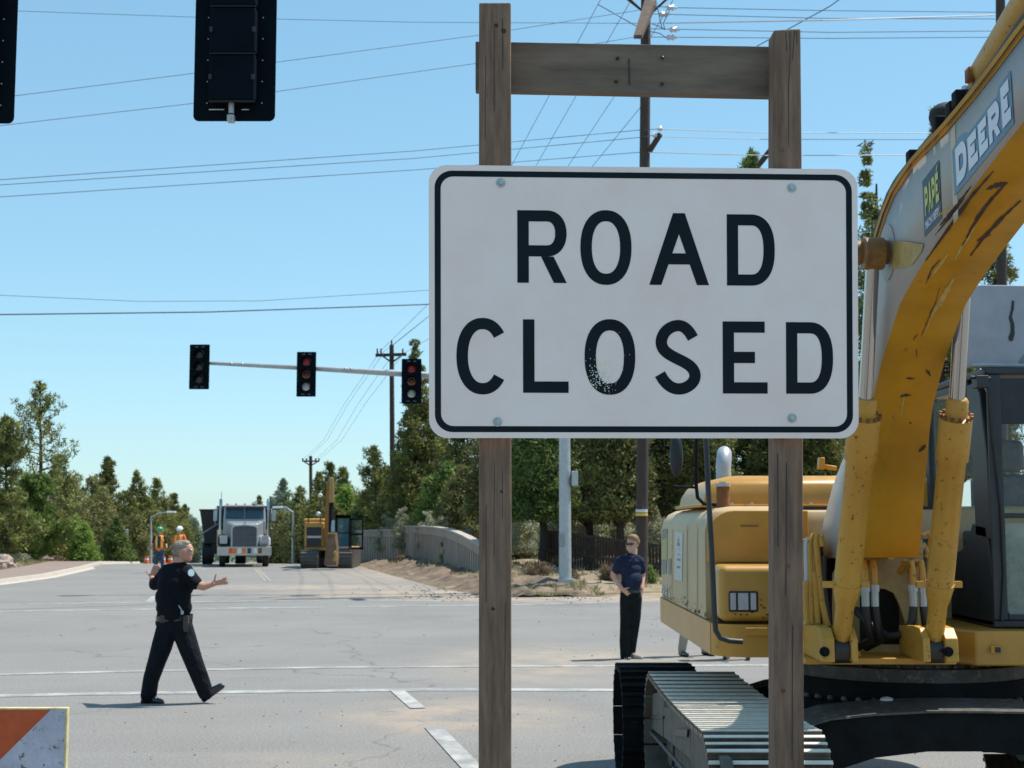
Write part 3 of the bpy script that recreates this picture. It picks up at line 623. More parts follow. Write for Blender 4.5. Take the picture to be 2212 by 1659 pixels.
# ================================================================== UTILITY POLES AND WIRES
def upole(xb, yb_, xt, yt, d, r0, r1, label, arms=(), base=None):
    b, t_ = P(xb, yb_, d), P(xt, yt, d); zb = zg(b.x, b.y) - .1
    o = thing('utility_pole', label, 'utility pole', (b.x, b.y, zb), group='wooden utility poles along the road')
    mb = MB(); mb.tube([(b.x, d, zb), ((b.x + t_.x) / 2, d, (zb + t_.z) / 2), t_], [r0, (r0 + r1) / 2, r1], 14); mb.build('pole', M['polewood'], o); return o
main = upole(1386, 1246, 1397, -260, 42, .175, .145, 'brown wooden utility pole behind the sign with a small side arm and insulators')
mb = MB(); a, b = P(1405, 8, 41.6), P(1378, 84, 40.3); mb.hexa([b + Vector((-.12, 0, 0)), b + Vector((.12, 0, 0)), b + Vector((.12, 0, .12)), b + Vector((-.12, 0, .12)), a + Vector((-.17, 0, -.1)), a + Vector((.17, 0, -.1)), a + Vector((.17, 0, .12)), a + Vector((-.17, 0, .12))])
mb.build('crossarm', mat('crossarm_wood', (.11, .07, .05), .8, var=.3, scale=6), main)
mb = MB(); mb.tube([P(1404, 325, 41.9), P(1426, 290, 41.5)], .085, 8); mb.build('side_arm', M['polewood'], main)
mb = MB()
for x, y in ((1426, 282), (1414, 296)): p = P(x, y, 41.5); mb.tube([p, p + Vector((0, 0, .05)), p + Vector((0, 0, .06)), p + Vector((0, 0, .14))], [.05, .1, .06, .04], 10); 
mb.build('insulator', M['insul'], main)
mb = MB()
for (x0, y0, x1, y1) in ((1400, 35, 1340, -20), (1400, 35, 1460, -20), (1396, 30, 1330, -22)): mb.tube([P(x0, y0, 41.7), P(x1, y1, 41.2)], .035, 6)
mb.build('brace', M['polewood'], main)
mb = MB(); c = P(1386, 1107, 41.8); mb.tube([c, c + Vector((0, 0, .09))], .178, 14); mb.build('reflective_band', M['insul'], main)
mb = MB(); c = P(1386, 1113, 41.8); mb.tube([c + Vector((0, 0, -.02)), c + Vector((0, 0, .06))], .1782, 14); mb.build('reflective_band', mat('amber_band', (.7, .45, .05), .5), main)
p2_ = upole(2164, 1150, 2160, -260, 46, .17, .15, 'dark utility pole behind the excavator at the right edge of the photo')
p3_ = upole(849, 1200, 846, 745, 82, .17, .13, 'utility pole with a crossarm beside the tall tree, left of the sign')
mb = MB(); mb.hexa([P(811, 771, 81.8), P(878, 769, 81.8), P(878, 769, 82), P(811, 771, 82), P(811, 764, 81.8), P(878, 762, 81.8), P(878, 762, 82), P(811, 764, 82)]); mb.build('crossarm', M['polewood'], p3_)
mb = MB(); mb.tube([P(825, 768, 81.8), P(846, 783, 81.8)], .05, 6); mb.tube([P(867, 768, 81.8), P(847, 783, 81.8)], .05, 6); mb.build('brace', M['polewood'], p3_)
mb = MB()
for x in (815, 823, 846, 870): p = P(x, 764 if x != 846 else 746, 81.9); mb.tube([p, p + Vector((0, 0, .3))], .05, 6)
mb.build('insulator', M['polewood'], p3_)
p4_ = upole(672, 1212, 671, 985, 150, .2, .17, 'distant utility pole standing behind the far yellow excavator')
mb = MB()
for dy in (0,): mb.hexa([P(653, 998, 149.5), P(690, 998, 149.5), P(690, 998, 150), P(653, 998, 150), P(653, 994.5, 149.5), P(690, 994.5, 149.5), P(690, 994.5, 150), P(653, 994.5, 150)])
for x in (654, 662, 682, 689): mb.tube([P(x, 995, 149.7), P(x, 990, 149.7)], .09, 6)
mb.tube([P(658, 998, 149.5), P(671, 1006, 149.5)], .07, 5); mb.tube([P(685, 998, 149.5), P(671, 1006, 149.5)], .07, 5); mb.build('crossarm', M['polewood'], p4_)
p5_ = upole(1690, 1200, 1690, 250, 62, .18, .14, 'utility pole hidden behind the right sign post with its slanted arm showing')
mb = MB(); mb.tube([P(1638, 357, 61.8), P(1688, 296, 62)], .13, 8); mb.build('side_arm', M['polewood'], p5_)

def wire(pts, r, label, m='wire', sag=0, n=14, group='overhead wires'):
    q = [P(*p) for p in pts]; out = []
    if len(q) == 2:
        for i in range(n + 1):
            f = i / n; p = q[0].lerp(q[1], f); p.z -= sag * 4 * f * (1 - f); out.append(p)
    else:
        for i in range(len(q) - 1):
            for k in range(5): out.append(q[i].lerp(q[i + 1], k / 5))
        out.append(q[-1])
    mb = MB(); mb.tube(out, r, 5); o = mb.build('power_line', M[m]); tag(o, label, 'power line', group); return o
wire([(-40, 21, 42), (419, 37, 42), (896, 48, 42), (1382, 50.5, 41.7), (1440, 50, 41.5)], .009, 'topmost wire crossing the sky behind the near traffic light')
wire([(1440, 50, 41.5), (1792, 43.5, 40), (2145, 33, 44)], .022, 'thick bright cable sagging between the two tall utility poles', 'wireb')
wire([(-40, 216, 30), (413, 159, 34), (1034, 76, 39), (1380, 22, 41.5)], .009, 'wire rising to the right from the left edge to the crossarm, upper one')
wire([(-40, 276, 30), (411, 224, 34), (1028, 137, 39), (1372, 80, 40.6)], .009, 'wire rising to the right from the left edge to the crossarm, lower one')
wire([(-40, 391, 32), (896, 326, 38), (1382, 281, 42), (1420, 279, 41.5)], .010, 'highest of three thin wires reaching the side arm from the left')
wire([(-40, 402, 32), (896, 342, 38), (1382, 297, 42), (1414, 292, 41.5)], .010, 'middle one of three thin wires reaching the side arm from the left')
wire([(-40, 428, 32), (896, 367, 38), (1382, 329, 42)], .010, 'lowest of three thin wires reaching the side arm from the left')
wire([(-40, 636, 50), (300, 651, 55), (560, 650, 58), (940, 626, 62)], .011, 'faint sagging wire just above the heavy cable at left')
wire([(-40, 680, 36), (450, 674, 38), (940, 657, 42)], .020, 'heavy cable crossing the sky above the far traffic lights')
wire([(1422, 279, 41.5), (1645, 286.5, 42), (2050, 288, 44)], .014, 'highest of three pale wires right of the side arm', 'wireb')
wire([(1414, 295, 41.5), (1645, 301, 42), (2050, 302, 44)], .012, 'middle one of three pale wires right of the side arm', 'wireb')
wire([(1400, 329, 41.8), (1660, 336, 42), (2030, 335, 44)], .015, 'lowest of three pale wires right of the side arm', 'wireb')
for (a, lab) in (([(1400, 12, 41.6), (1455, 16.5, 41.5), (1792, 23, 42.5), (2150, 26.5, 45.7)], 'topmost of four dark wires on the right of the pole'), ([(1400, 30, 41.6), (1792, 40, 42.5), (2150, 41, 45.7)], 'second from the top of four dark wires on the right of the pole'),
                 ([(1400, 62, 41.6), (1792, 70, 42.5), (2150, 67, 45.7)], 'third from the top of four dark wires on the right of the pole'), ([(1400, 80, 41.6), (1792, 83, 42.5), (2150, 80.5, 45.7)], 'lowest of four dark wires on the right of the pole')):
    wire(a, .013, lab)
for k, (a, b, lab) in enumerate((((1340, -90, 41.2), (816, 764, 81.8), 'leftmost of four slanting wires running down to the far crossarm'), ((1405, -80, 41.2), (824, 764, 81.8), 'second from left of four slanting wires running down to the far crossarm'),
                         ((1459, -8, 41.2), (846, 748, 81.8), 'third from left of four slanting wires running down to the far crossarm'), ((1560, 20, 41.3), (870, 764, 81.8), 'rightmost of four slanting wires running down to the far crossarm'))):
    pts = {0: [(1340, -70), (1297, 0), (1107, 354), (925, 657), (816, 764)], 1: [(1403, -70), (1360, 6), (1159, 356), (940, 672), (824, 764)], 2: [(1459, -8), (1331, 202), (1228, 358), (980, 640), (846, 748)], 3: [(1420, 180), (1384, 231), (1281, 358), (1000, 690), (870, 764)]}[k]
    ys = [p[1] for p in pts]; q = []
    for x, y in pts:
        f = (y - ys[0]) / (ys[-1] - ys[0]); inv = (1 - f) / 41.3 + f / 81.8; q.append((x, y, 1 / inv))
    wire(q, .010, lab)
for k, (x0, x1) in enumerate(((817, 655), (826, 662), (848, 683), (870, 690))):
    xm, ym = (x0 + x1) / 2 + 10 + 3 * k, 890 + 6 * k
    pts = [(x0, 766), (x0 * .55 + x1 * .45, 872), (x0 * .25 + x1 * .75 + 4, 950), (x1, 992)]
    q = [(x, y, 1 / ((1 - f) / 82 + f / 149.5)) for (x, y), f in zip(pts, (0, .48, .8, 1))]
    wire(q, .011, ('leftmost', 'second from left', 'third from left', 'rightmost')[k] + ' of four faint wires between the two distant poles')
wire([(1860, -35, 38), (1792, 14, 40), (1640, 97, 44), (1500, 178, 50)], .016, 'thin wire slanting down to the left above the right sign post')
mb = MB()
for (x, y) in ((1440, 17), (1424, 31), (1446, 64), (1440, 81)):
    p = P(x, y, 41.5); mb.tube([p, p + Vector((.08, 0, 0)), p + Vector((.1, 0, 0)), p + Vector((.2, 0, 0)), p + Vector((.22, 0, 0)), p + Vector((.32, 0, 0))], [.05, .1, .05, .1, .05, .03], 8)
mb.build('insulator', M['insul'], main)
mb = MB()
for a in (([(1437, 64), (1420, 55), (1408, 52)]), ([(1448, 20), (1433, 50), (1436, 64)]), ([(1440, 82), (1425, 72), (1405, 68)]), ([(1292, 10), (1310, 20), (1370, 54), (1395, 64)]), ([(1417, 0), (1425, 40), (1430, 62)])):
    mb.tube([P(x, y, 41.4) for x, y in a], .014, 5)
mb.build('jumper_wire', M['wire'], main)

def street_light(xb, yb_, yt, xa, ya, d, label):
    b = P(xb, yb_, d); t_ = P(xb, yt, d); e = P(xa, ya, d); z0 = zg(b.x, b.y)
    o = thing('street_lamp', label, 'street lamp', (b.x, d, z0), group='street lamps beside the far road')
    mb = MB(); mb.tube([(b.x, d, z0 - .1), (t_.x, d, t_.z)], [.1, .06], 10); mb.build('pole', M['galv'], o)
    mb = MB(); mb.tube([t_, t_.lerp(e, .5) + Vector((0, 0, .12)), e], [.05, .045, .04], 8); mb.build('arm', M['galv'], o)
    dx = .35 if xa > xb else -.35
    mb = MB(); mb.hexa([e + Vector((-dx * .3, -.12, -.06)), e + Vector((dx * 1.6, -.12, -.06)), e + Vector((dx * 1.6, .12, -.06)), e + Vector((-dx * .3, .12, -.06)), e + Vector((-dx * .3, -.08, .08)), e + Vector((dx * 1.5, -.08, .05)), e + Vector((dx * 1.5, .08, .05)), e + Vector((-dx * .3, .08, .08))])
    mb.build('lamp_head', M['white'], o, bevel=.02)
street_light(326, 1212, 1117, 364, 1106, 105, 'grey street lamp with curved arm left of the workers')
street_light(633, 1216, 1107, 607, 1096, 88, 'street lamp standing between the dump truck and the far excavator')

# ================================================================== NEAR EXCAVATOR
ex = thing('excavator', 'large yellow excavator with lettered boom parked right behind the road closed sign', 'excavator', (2.6, 9.5, 0))
def shoe_loop(Y0, Y1, zc, R, X0, X1, pitch=.19, sc=1.0):
    Ls = Y1 - Y0; per = 2 * Ls + 2 * math.pi * R; n = round(per / pitch); mb = MB(); w = per / n
    for i in range(n):
        s = i * w
        if s < Ls: c = Vector((0, Y0 + s, zc + R)); nrm = Vector((0, 0, 1)); t = Vector((0, 1, 0)); c.z -= .012 * math.sin(math.pi * s / Ls) * 2
        elif s < Ls + math.pi * R: a = (s - Ls) / R; nrm = Vector((0, math.sin(a), math.cos(a))); c = Vector((0, Y1, zc)) + nrm * R; t = Vector((0, math.cos(a), -math.sin(a)))
        elif s < 2 * Ls + math.pi * R: c = Vector((0, Y1 - (s - Ls - math.pi * R), zc - R)); nrm = Vector((0, 0, -1)); t = Vector((0, -1, 0))
        else: a = (s - 2 * Ls - math.pi * R) / R; nrm = Vector((0, -math.sin(a), -math.cos(a))); c = Vector((0, Y0, zc)) + nrm * R; t = Vector((0, -math.cos(a), math.sin(a)))
        def bx(a0, a1, h0, h1, xa=X0, xb=X1):
            q = [c + t * a0 + nrm * h0, c + t * a1 + nrm * h0]; q2 = [c + t * a0 + nrm * h1, c + t * a1 + nrm * h1]
            mk = lambda p, x: Vector((x, p.y, p.z))
            mb.hexa([mk(q[0], xa), mk(q[0], xb), mk(q[1], xb), mk(q[1], xa), mk(q2[0], xa), mk(q2[0], xb), mk(q2[1], xb), mk(q2[1], xa)])
        bx(-.088 * sc, .088 * sc, -.012, .006)
        bx(-.072 * sc, -.052 * sc, .006, .030); bx(.0, .015, .006, .026); bx(.060 * sc, .078 * sc, .006, .026)
        mb.cur = 1; bx(-.073 * sc, -.050 * sc, .0302, .036); bx(-.001, .017, .0262, .031); bx(.059 * sc, .080 * sc, .0262, .031); mb.cur = 0
        for fx in (.30, .42, .58, .70):
            p = c + t * -.028 + nrm * .006; mb.tube([Vector((X0 + (X1 - X0) * fx, p.y, p.z)), Vector((X0 + (X1 - X0) * fx, p.y, p.z)) + nrm * .012], .013, 6)
        xm = (X0 + X1) / 2
        bx(-.08, .08, -.085, -.013, xm - .11, xm - .06); bx(-.08, .08, -.085, -.013, xm + .06, xm + .11)
    return mb
def crawler(X0, X1, Y0, Y1, zc, R, lab=None):
    a = shoe_loop(Y0, Y1, zc, R, X0, X1).build('track_shoes', [M['shoe'], M['tip']], ex, smooth=30)
    if lab: a['label'] = lab
    xm = (X0 + X1) / 2; mb = MB()
    mb.prism([(xm - .17, Y0 + .3, zc - .16), (xm - .17, Y1 - .3, zc - .16), (xm - .17, Y1 - .38, zc + .17), (xm - .17, Y0 + .55, zc + .2), (xm - .17, Y0 + .3, zc + .08)], (.34, 0, 0))
    for k in range(7): y = Y0 + .45 + k * (Y1 - Y0 - .9) / 6; mb.box((xm - .2, y - .06, zc - .26), (xm + .2, y + .06, zc - .12))
    mb.build('track_frame', M['steel'], ex, bevel=.012)
    for nm, y in (('idler_wheel', Y0), ('drive_sprocket', Y1)):
        mb = MB(); mb.tube([(xm - .05, y, zc), (xm + .05, y, zc)], R - .1, 28); mb.tube([(xm - .17, y, zc), (xm + .17, y, zc)], R * .45, 20); mb.build(nm, M['steel'], ex, bevel=.008)
    for k in range(7):
        y = Y0 + .4 + k * (Y1 - Y0 - .8) / 6; mb = MB(); mb.tube([(xm - .16, y, zc - R + .17), (xm + .16, y, zc - R + .17)], .085, 14); mb.build('track_roller', M['steel'], ex)
    for k in range(2):
        y = Y0 + 1.0 + k * 1.3; mb = MB(); mb.tube([(xm - .16, y, zc + R - .15), (xm + .16, y, zc + R - .15)], .07, 12); mb.build('carrier_roller', M['steel'], ex)
crawler(.98, 1.60, 7.55, 10.32, .47, .43)
crawler(3.55, 4.17, 7.55, 10.55, .47, .43)
# greyish side guard of the left track frame with its cut-outs
gx = 1.035
outer = [(1387, 1502), (1425, 1495), (1470, 1555), (1515, 1600), (1545, 1640), (1575, 1740), (1480, 1720), (1474, 1660), (1400, 1580), (1387, 1560)]
gp = lambda x, y: PX(x, y, gx)
mb = MB()
for q in ([(1387, 1502), (1402, 1500), (1404, 1572), (1387, 1560)], [(1404, 1500), (1425, 1495), (1452, 1530), (1404, 1526)], [(1404, 1544), (1432, 1548), (1432, 1592), (1404, 1570)], [(1404, 1526), (1434, 1528), (1434, 1548), (1404, 1544)][::1],
          [(1434, 1512), (1490, 1570), (1492, 1640), (1434, 1592)], [(1492, 1573), (1530, 1612), (1532, 1700), (1492, 1650)], [(1532, 1612), (1560, 1640), (1580, 1760), (1532, 1740)]):
    mb.prism([gp(x, y) for x, y in q], (.05, 0, 0))
mb.build('track_guard', mat('dusty_guard_steel', (.105, .095, .075), .7, var=.3, scale=7), ex, smooth=0)
mb = MB(); mb.tube([gp(1400, 1572) + Vector((-.012, 0, 0)), gp(1475, 1655) + Vector((-.012, 0, 0)), gp(1520, 1720) + Vector((-.012, 0, 0))], .012, 8); mb.build('guard_rail', M['steel'], ex)
for q in ([(1407, 1546), (1436, 1547), (1436, 1552), (1407, 1553)], [(1462, 1575), (1490, 1576), (1488, 1592), (1462, 1588)]):
    mb = MB(); mb.prism([gp(x, y) + Vector((-.004, 0, 0)) for x, y in q], (-.01, 0, 0)); mb.build('guard_slot', M['black'], ex, smooth=0)
te = thing('crawler_track', 'dark end of a steel crawler track standing left of the excavator track', 'crawler track', (1.1, 11.35, 0))
mb = shoe_loop(11.28, 11.5, .45, .405, .832, 1.42, .235, .235 / .19 * 1.04); o = mb.build('track_shoes', [M['dark'], M['dark']], te, smooth=30)
mb = MB(); mb.tube([(.95, 11.28, .45), (1.3, 11.28, .45)], .36, 24); mb.build('idler_wheel', M['dark'], te)

# car body under the swing ring
mb = MB(); prof = [(1.5, .50, .80), (1.8, .60, .89), (2.05, .68, .915), (2.35, .715, .93), (2.65, .715, .93), (2.95, .69, .925), (3.2, .63, .87), (3.65, .50, .78)]
for Y0, Y1 in ((8.2, 8.55), (10.0, 10.3)):
    for (xa, b0_, t0_), (xb, b1_, t1_) in zip(prof, prof[1:]):
        mb.hexa([(xa, Y0, b0_), (xb, Y0, b1_), (xb, Y1, b1_), (xa, Y1, b0_), (xa, Y0, t0_), (xb, Y0, t1_), (xb, Y1, t1_), (xa, Y1, t0_)])
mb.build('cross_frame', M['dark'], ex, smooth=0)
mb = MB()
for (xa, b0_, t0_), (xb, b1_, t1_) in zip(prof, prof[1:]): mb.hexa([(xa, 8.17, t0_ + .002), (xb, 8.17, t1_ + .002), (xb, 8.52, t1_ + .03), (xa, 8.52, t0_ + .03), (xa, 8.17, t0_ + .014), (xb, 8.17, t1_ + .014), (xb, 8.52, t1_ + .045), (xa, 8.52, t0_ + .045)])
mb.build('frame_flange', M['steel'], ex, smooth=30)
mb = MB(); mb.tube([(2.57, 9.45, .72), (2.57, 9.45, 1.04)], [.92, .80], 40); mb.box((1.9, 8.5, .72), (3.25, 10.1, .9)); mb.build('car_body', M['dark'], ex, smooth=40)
mb = MB(); mb.tube([(2.57, 9.45, 1.042), (2.57, 9.45, 1.12)], .78, 48); mb.tube([(2.57, 9.45, 1.12), (2.57, 9.45, 1.165)], .7, 48); ring = mb.build('swing_ring', M['steel'], ex)
mb = MB()
for k in range(40): a = 2 * math.pi * k / 40; mb.tube([(2.57 + .72 * math.cos(a), 9.45 + .72 * math.sin(a), 1.121), (2.57 + .72 * math.cos(a), 9.45 + .72 * math.sin(a), 1.142)], .014, 6)
for k in range(30): a = math.pi + math.pi * (k + .5) / 30; mb.tube([(2.57 + .86 * math.cos(a), 9.45 + .86 * math.sin(a), .93), (2.57 + .9 * math.cos(a), 9.45 + .9 * math.sin(a), .945)], .016, 6)
mb.build('bolt_row', M['shoe'], ring)
mb = MB(); c = P(1915, 1500, 8.5); mb.ell((c.x, 8.5, .965), (.04, .03, .02)); mb.build('grease_cap', M['insul'], ex)

# superstructure deck
def slab(outline, z0, z1): mb = MB(); mb.prism([(x, y, z0) for x, y in outline], (0, 0, z1 - z0)); return mb
def rc(cx, cy, r, a0, a1, n=8): return [(cx + r * math.cos(math.radians(a0 + (a1 - a0) * i / n)), cy + r * math.sin(math.radians(a0 + (a1 - a0) * i / n))) for i in range(n + 1)]
rear = [(3.95, 11.2)] + rc(3.4, 12.2, .5, 0, 90, 8) + rc(1.76, 12.2, .5, 90, 178, 8)
ol = [(1.26, 9.15)] + rc(1.49, 9.18, .23, 180, 270, 8) + [(1.96, 8.95), (1.96, 9.3), (3.95, 9.3)] + rear
slab(ol, 1.17, 1.37).build('deck_skirt', M['yellow'], ex, bevel=.02)
ol2 = [(1.275, 9.45), (3.93, 9.45), (3.93, 11.2)] + rc(3.4, 12.2, .48, 0, 90, 8) + rc(1.76, 12.2, .485, 90, 178, 8)
# rounded-top housing: stack of inset layers
def stack(ol, zs, ins, name, m, bev=0, parent=ex):
    cx = sum(p[0] for p in ol) / len(ol); cy = sum(p[1] for p in ol) / len(ol); mb = MB(); n = len(ol); vs = []
    def inset(p, d):
        x = p[0] + (d if p[0] < cx else -d) * (1 if abs(p[0] - cx) > .2 else 0); y = p[1] + (d if p[1] < cy else -d) * .5; return (x, y)
    for z, d in zip(zs, ins): vs += [(*inset(p, d), z) for p in ol]
    fs = [tuple(range(n))[::-1], tuple((len(zs) - 1) * n + i for i in range(n))]
    for k in range(len(zs) - 1):
        for i in range(n): j = (i + 1) % n; fs.append((k * n + i, k * n + j, k * n + n + j, k * n + n + i))
    mb.add(vs, fs); return mb.build(name, m, parent, bevel=bev, smooth=50)
stack(ol2, [1.375, 1.95, 2.02, 2.07, 2.10, 2.112], [0, 0, .02, .06, .12, .2], 'engine_housing', M['decal_side'])
# front of the housing and the toolbox
mb = MB(); mb.prism([(1.285, 9.40, 1.74), (1.95, 9.40, 1.74), (1.95, 9.40, 2.085), (1.46, 9.40, 2.085)] + [(1.46 - .175 * math.sin(math.radians(a)), 9.40, 1.91 + .175 * math.cos(math.radians(a))) for a in (15, 30, 45, 60, 75, 90)], (0, .045, 0))
mb.build('front_panel', M['yellow_clean'], ex, bevel=.01, smooth=50)
mb = MB(); mb.box((1.30, 9.0, 1.385), (1.93, 9.398, 1.735)); tb = mb.build('toolbox', M['yellow_clean'], ex, bevel=.05, seg=5)
mb = MB(); mb.box((1.285, 9.07, 1.376), (1.94, 9.39, 1.384)); mb.build('toolbox_seal', M['black'], ex)
hl = MB(); c0, c1 = P(1575, 1322, 8.985), P(1638, 1277, 8.985); hl.box((c0.x, 8.985, c0.z), (c1.x, 9.01, c1.z)); hlo = hl.build('headlight', M['black'], tb, bevel=.012, seg=3)
for xa, xb in ((1578.5, 1590), (1595, 1617), (1622, 1634)):
    mb = MB(); c0, c1 = P(xa, 1318, 8.976), P(xb, 1281, 8.976); mb.box((c0.x, 8.976, c0.z), (c1.x, 8.99, c1.z)); mb.build('lens', M['lens'], hlo, bevel=.005)
mb = MB(); c0, c1 = P(1610, 1374, 8.93), P(1760, 1356, 8.93); mb.box((c0.x, 8.93, c0.z), (c1.x, 8.96, c1.z)); mb.build('step_tread', M['yellow'], ex, bevel=.004)
# hood
hood = [(1.36, 10.15), (3.1, 10.15), (3.1, 11.6), (1.36, 11.6)]
stack(hood, [2.135, 2.20, 2.27, 2.31, 2.335, 2.34], [0, .015, .06, .12, .2, .28], 'engine_hood', M['yellow_clean'])
mb = MB(); mb.box((1.33, 10.08, 2.113), (3.12, 11.65, 2.134)); mb.build('hood_flange', M['yellow'], ex, bevel=.004)
mb = MB(); mb.box((1.9, 9.5, 1.5), (2.9, 10.05, 2.112)); mb.build('dark_recess', M['black'], ex)  # black box set in to darken the recess between hood and boom
mb = MB()
for k in range(9): mb.tube([(1.42 + k * .14, 10.12, 2.134), (1.42 + k * .14, 10.12, 2.148)], .012, 6)
mb.build('hood_bolts', M['bolt'], ex)
mb = MB(); c = P(1562, 1090, 9.85); mb.tube([(c.x, 9.85, 2.10), (c.x, 9.85, 2.25)], .045, 18); fl = mb.build('filler_neck', M['rust'], ex)
mb = MB(); mb.tube([(c.x, 9.85, 2.251), (c.x, 9.85, 2.272)], .052, 18); mb.tube([(c.x, 9.85, 2.272), (c.x, 9.85, 2.285)], .025, 8); mb.build('filler_cap', M['galv'], fl)
c = P(1563, 1030, 10.9); mb = MB(); mb.tube([(c.x, 10.9, 2.3), (c.x, 10.9, 2.44), (c.x + .01, 10.92, 2.50), (c.x + .02, 10.97, 2.535), (c.x + .03, 11.05, 2.54)], [.058, .058, .058, .056, .056], 16); mb.build('exhaust_pipe', M['galv'], ex)
# long grab rail with the mirror
rl = [P(1520, 880, 8.75), P(1525, 950, 8.75), P(1530, 1060, 8.75), P(1538, 1200, 8.75), P(1543, 1320, 8.75), P(1546, 1362, 8.76), P(1556, 1378, 8.77), P(1575, 1384, 8.78), P(1603, 1386, 8.8)]
mb = MB(); mb.tube([P(1500, 850, 9.6), P(1510, 852, 9.0)] + rl, .017, 10); mb.build('grab_rail', M['greycab'], ex)
mb = MB(); mb.tube([P(1505, 880, 9.9), P(1504, 1050, 9.9), P(1507, 1075, 9.9), P(1520, 1088, 9.9), P(1552, 1091, 9.9)], .013, 8); mb.tube([P(1452, 1051, 9.9), P(1506, 1053, 9.9)], .009, 8); mb.tube([P(1504, 900, 9.9), P(1470, 905, 9.9), P(1464, 940, 9.9)], .009, 8)
mb.build('mirror_bracket', M['dark'], ex)
mb = MB(); c = P(1461, 985, 9.9); mb.ell(c, (.047, .03, .15), 20, 12); mb.build('mirror', M['black'], ex)
# decals on the right side plane of the housing
dx = 1.2715
def sidequad(pts, m, nm='decal', lift=0):
    mb = MB(); q = [PX(x, y, dx - lift) for x, y in pts]; mb.add(q, [tuple(range(len(q)))]); o = mb.build(nm, m, ex, smooth=0); return o
M['dec_w'] = mat('decal_grey_white', (.56, .56, .53), .5, var=.15, scale=20); M['dec_y'] = mat('decal_dull_yellow', (.42, .38, .15), .5, var=.15); M['dec_g'] = mat('decal_grey', (.20, .21, .19), .5, var=.3, scale=20)
# side plane is seen through P at varying depth; the outlines follow the foreshortened stickers of the photograph
sidequad([(1430, 1165), (1441, 1160), (1441, 1142), (1430, 1144)][::-1], M['dec_g'], 'sticker'); sidequad([(1429, 1208), (1441, 1209), (1441, 1161), (1430, 1166)][::-1], M['dec_y'], 'sticker'); sidequad([(1428, 1240), (1439, 1240), (1440, 1210), (1429, 1209)][::-1], M['dec_g'], 'sticker')
sidequad([(1457, 1251), (1473, 1256), (1475, 1150), (1459, 1148)][::-1], M['dec_w'], 'sticker'); sidequad([(1443, 1240), (1449, 1241), (1450, 1206), (1444, 1208)][::-1], M['dec_g'], 'sticker')
mb = MB()
for i, (ch, cx_) in enumerate((('O', 1429), ('O', 1436), ('C', 1443))):       # the worn model lettering low on the panel
    letters_to(mb, glyph(ch, 1, 1, .2), lambda a, b, l: PX(cx_ + a * 5, 1286 - b * 22, dx - .002))
mb.build('worn_lettering', M['dec_w'], ex, smooth=0)
mb = MB()
for (x0, y0, x1, y1) in ((1462, 1172, 1468, 1180), (1463, 1186, 1469, 1188), (1462, 1196, 1469, 1199), (1462, 1206, 1469, 1212), (1462, 1222, 1469, 1228), (1464, 1162, 1466, 1172)): mb.add([PX(x, y, dx - .002) for x, y in ((x0, y0), (x1, y0 + 1), (x1, y1), (x0, y1 - 1))], [(0, 1, 2, 3)])
mb.build('sticker_print', M['dec_g'], ex, smooth=0)

M['grime'] = mat('dark_grime', (.07, .05, .03), .8, var=.5, scale=20)
mb = MB()
def seam(a, b, w=.35): mb.add([PX(a[0] - w, a[1], dx - .0015), PX(a[0] + w, a[1], dx - .0015), PX(b[0] + w, b[1], dx - .0015), PX(b[0] - w, b[1], dx - .0015)], [(0, 1, 2, 3)])
seam((1484, 1134), (1484, 1322)); seam((1506, 1130), (1506, 1330)); seam((1452, 1142), (1451, 1312), .25)
mb.build('door_seam', M['grime'], ex, smooth=0)
rg3 = random.Random(4); mb = MB()
for k in range(46):
    y = rg3.uniform(9.3, 12); z = 1.385 + abs(rg3.gauss(0, .035)); r = rg3.uniform(.005, .02); mb.add([(dx - .0025, y - r * 1.6, z - r * .4), (dx - .0025, y + r * 1.4, z - r * .5), (dx - .0025, y + r, z + r * .6), (dx - .0025, y - r, z + r * .5)], [(3, 2, 1, 0)])
mb.build('mud_splash', M['grime'], ex, smooth=0)
mb = MB()
for k in range(60):
    x = rg3.uniform(1.33, 1.9); z = 1.37 + abs(rg3.gauss(0, .05)) + .03; r = rg3.uniform(.003, .009); mb.add([(x - r * 1.5, 8.9985, z), (x + r, 8.9985, z - r * .5), (x + r * 1.4, 8.9985, z + r * .5), (x - r * .5, 8.9985, z + r)], [(0, 1, 2, 3)])
mb.build('mud_splash', M['grime'], tb, smooth=0)
mb = MB(); mb.box((1.50, 9.392, 1.98), (1.62, 9.399, 1.984)); mb.box((1.855, 8.992, 1.55), (1.875, 8.999, 1.64)); mb.build('catch_slot', M['black'], ex)
mb = MB(); mb.box((1.845, 8.985, 1.44), (1.895, 8.999, 1.50)); mb.build('toolbox_latch', M['greycab'], tb, bevel=.004)
# centre frame, brackets and hoses
XL, XR = 1.97, 2.305
mb = MB(); a, b = P(1740, 1420, 8.25), P(2066, 1413, 8.25); mb.box((a.x, 8.25, 1.195), (b.x, 9.3, 1.23)); mb.build('base_plate', M['yellow'], ex, bevel=.004)
mb = MB(); mb.box((1.72, 8.45, 1.231), (1.86, 9.0, 1.40)); mb.build('frame_block', M['yellow'], ex, bevel=.01)
for x0, x1 in ((1769, 1797), (1832, 1847), (1986, 2002), (2034, 2062)):
    a, b = P(x0, 1400, 8.08).x, P(x1, 1400, 8.08).x; mb = MB(); poly = [(a, 8.0, 1.231), (a, 8.5, 1.231), (a, 8.5, 1.40), (a, 8.2, 1.42), (a, 8.08, 1.415), (a, 8.01, 1.36)]
    mb.prism(poly, (b - a, 0, 0)); mb.build('cylinder_bracket', M['cyl'], ex, bevel=.006)
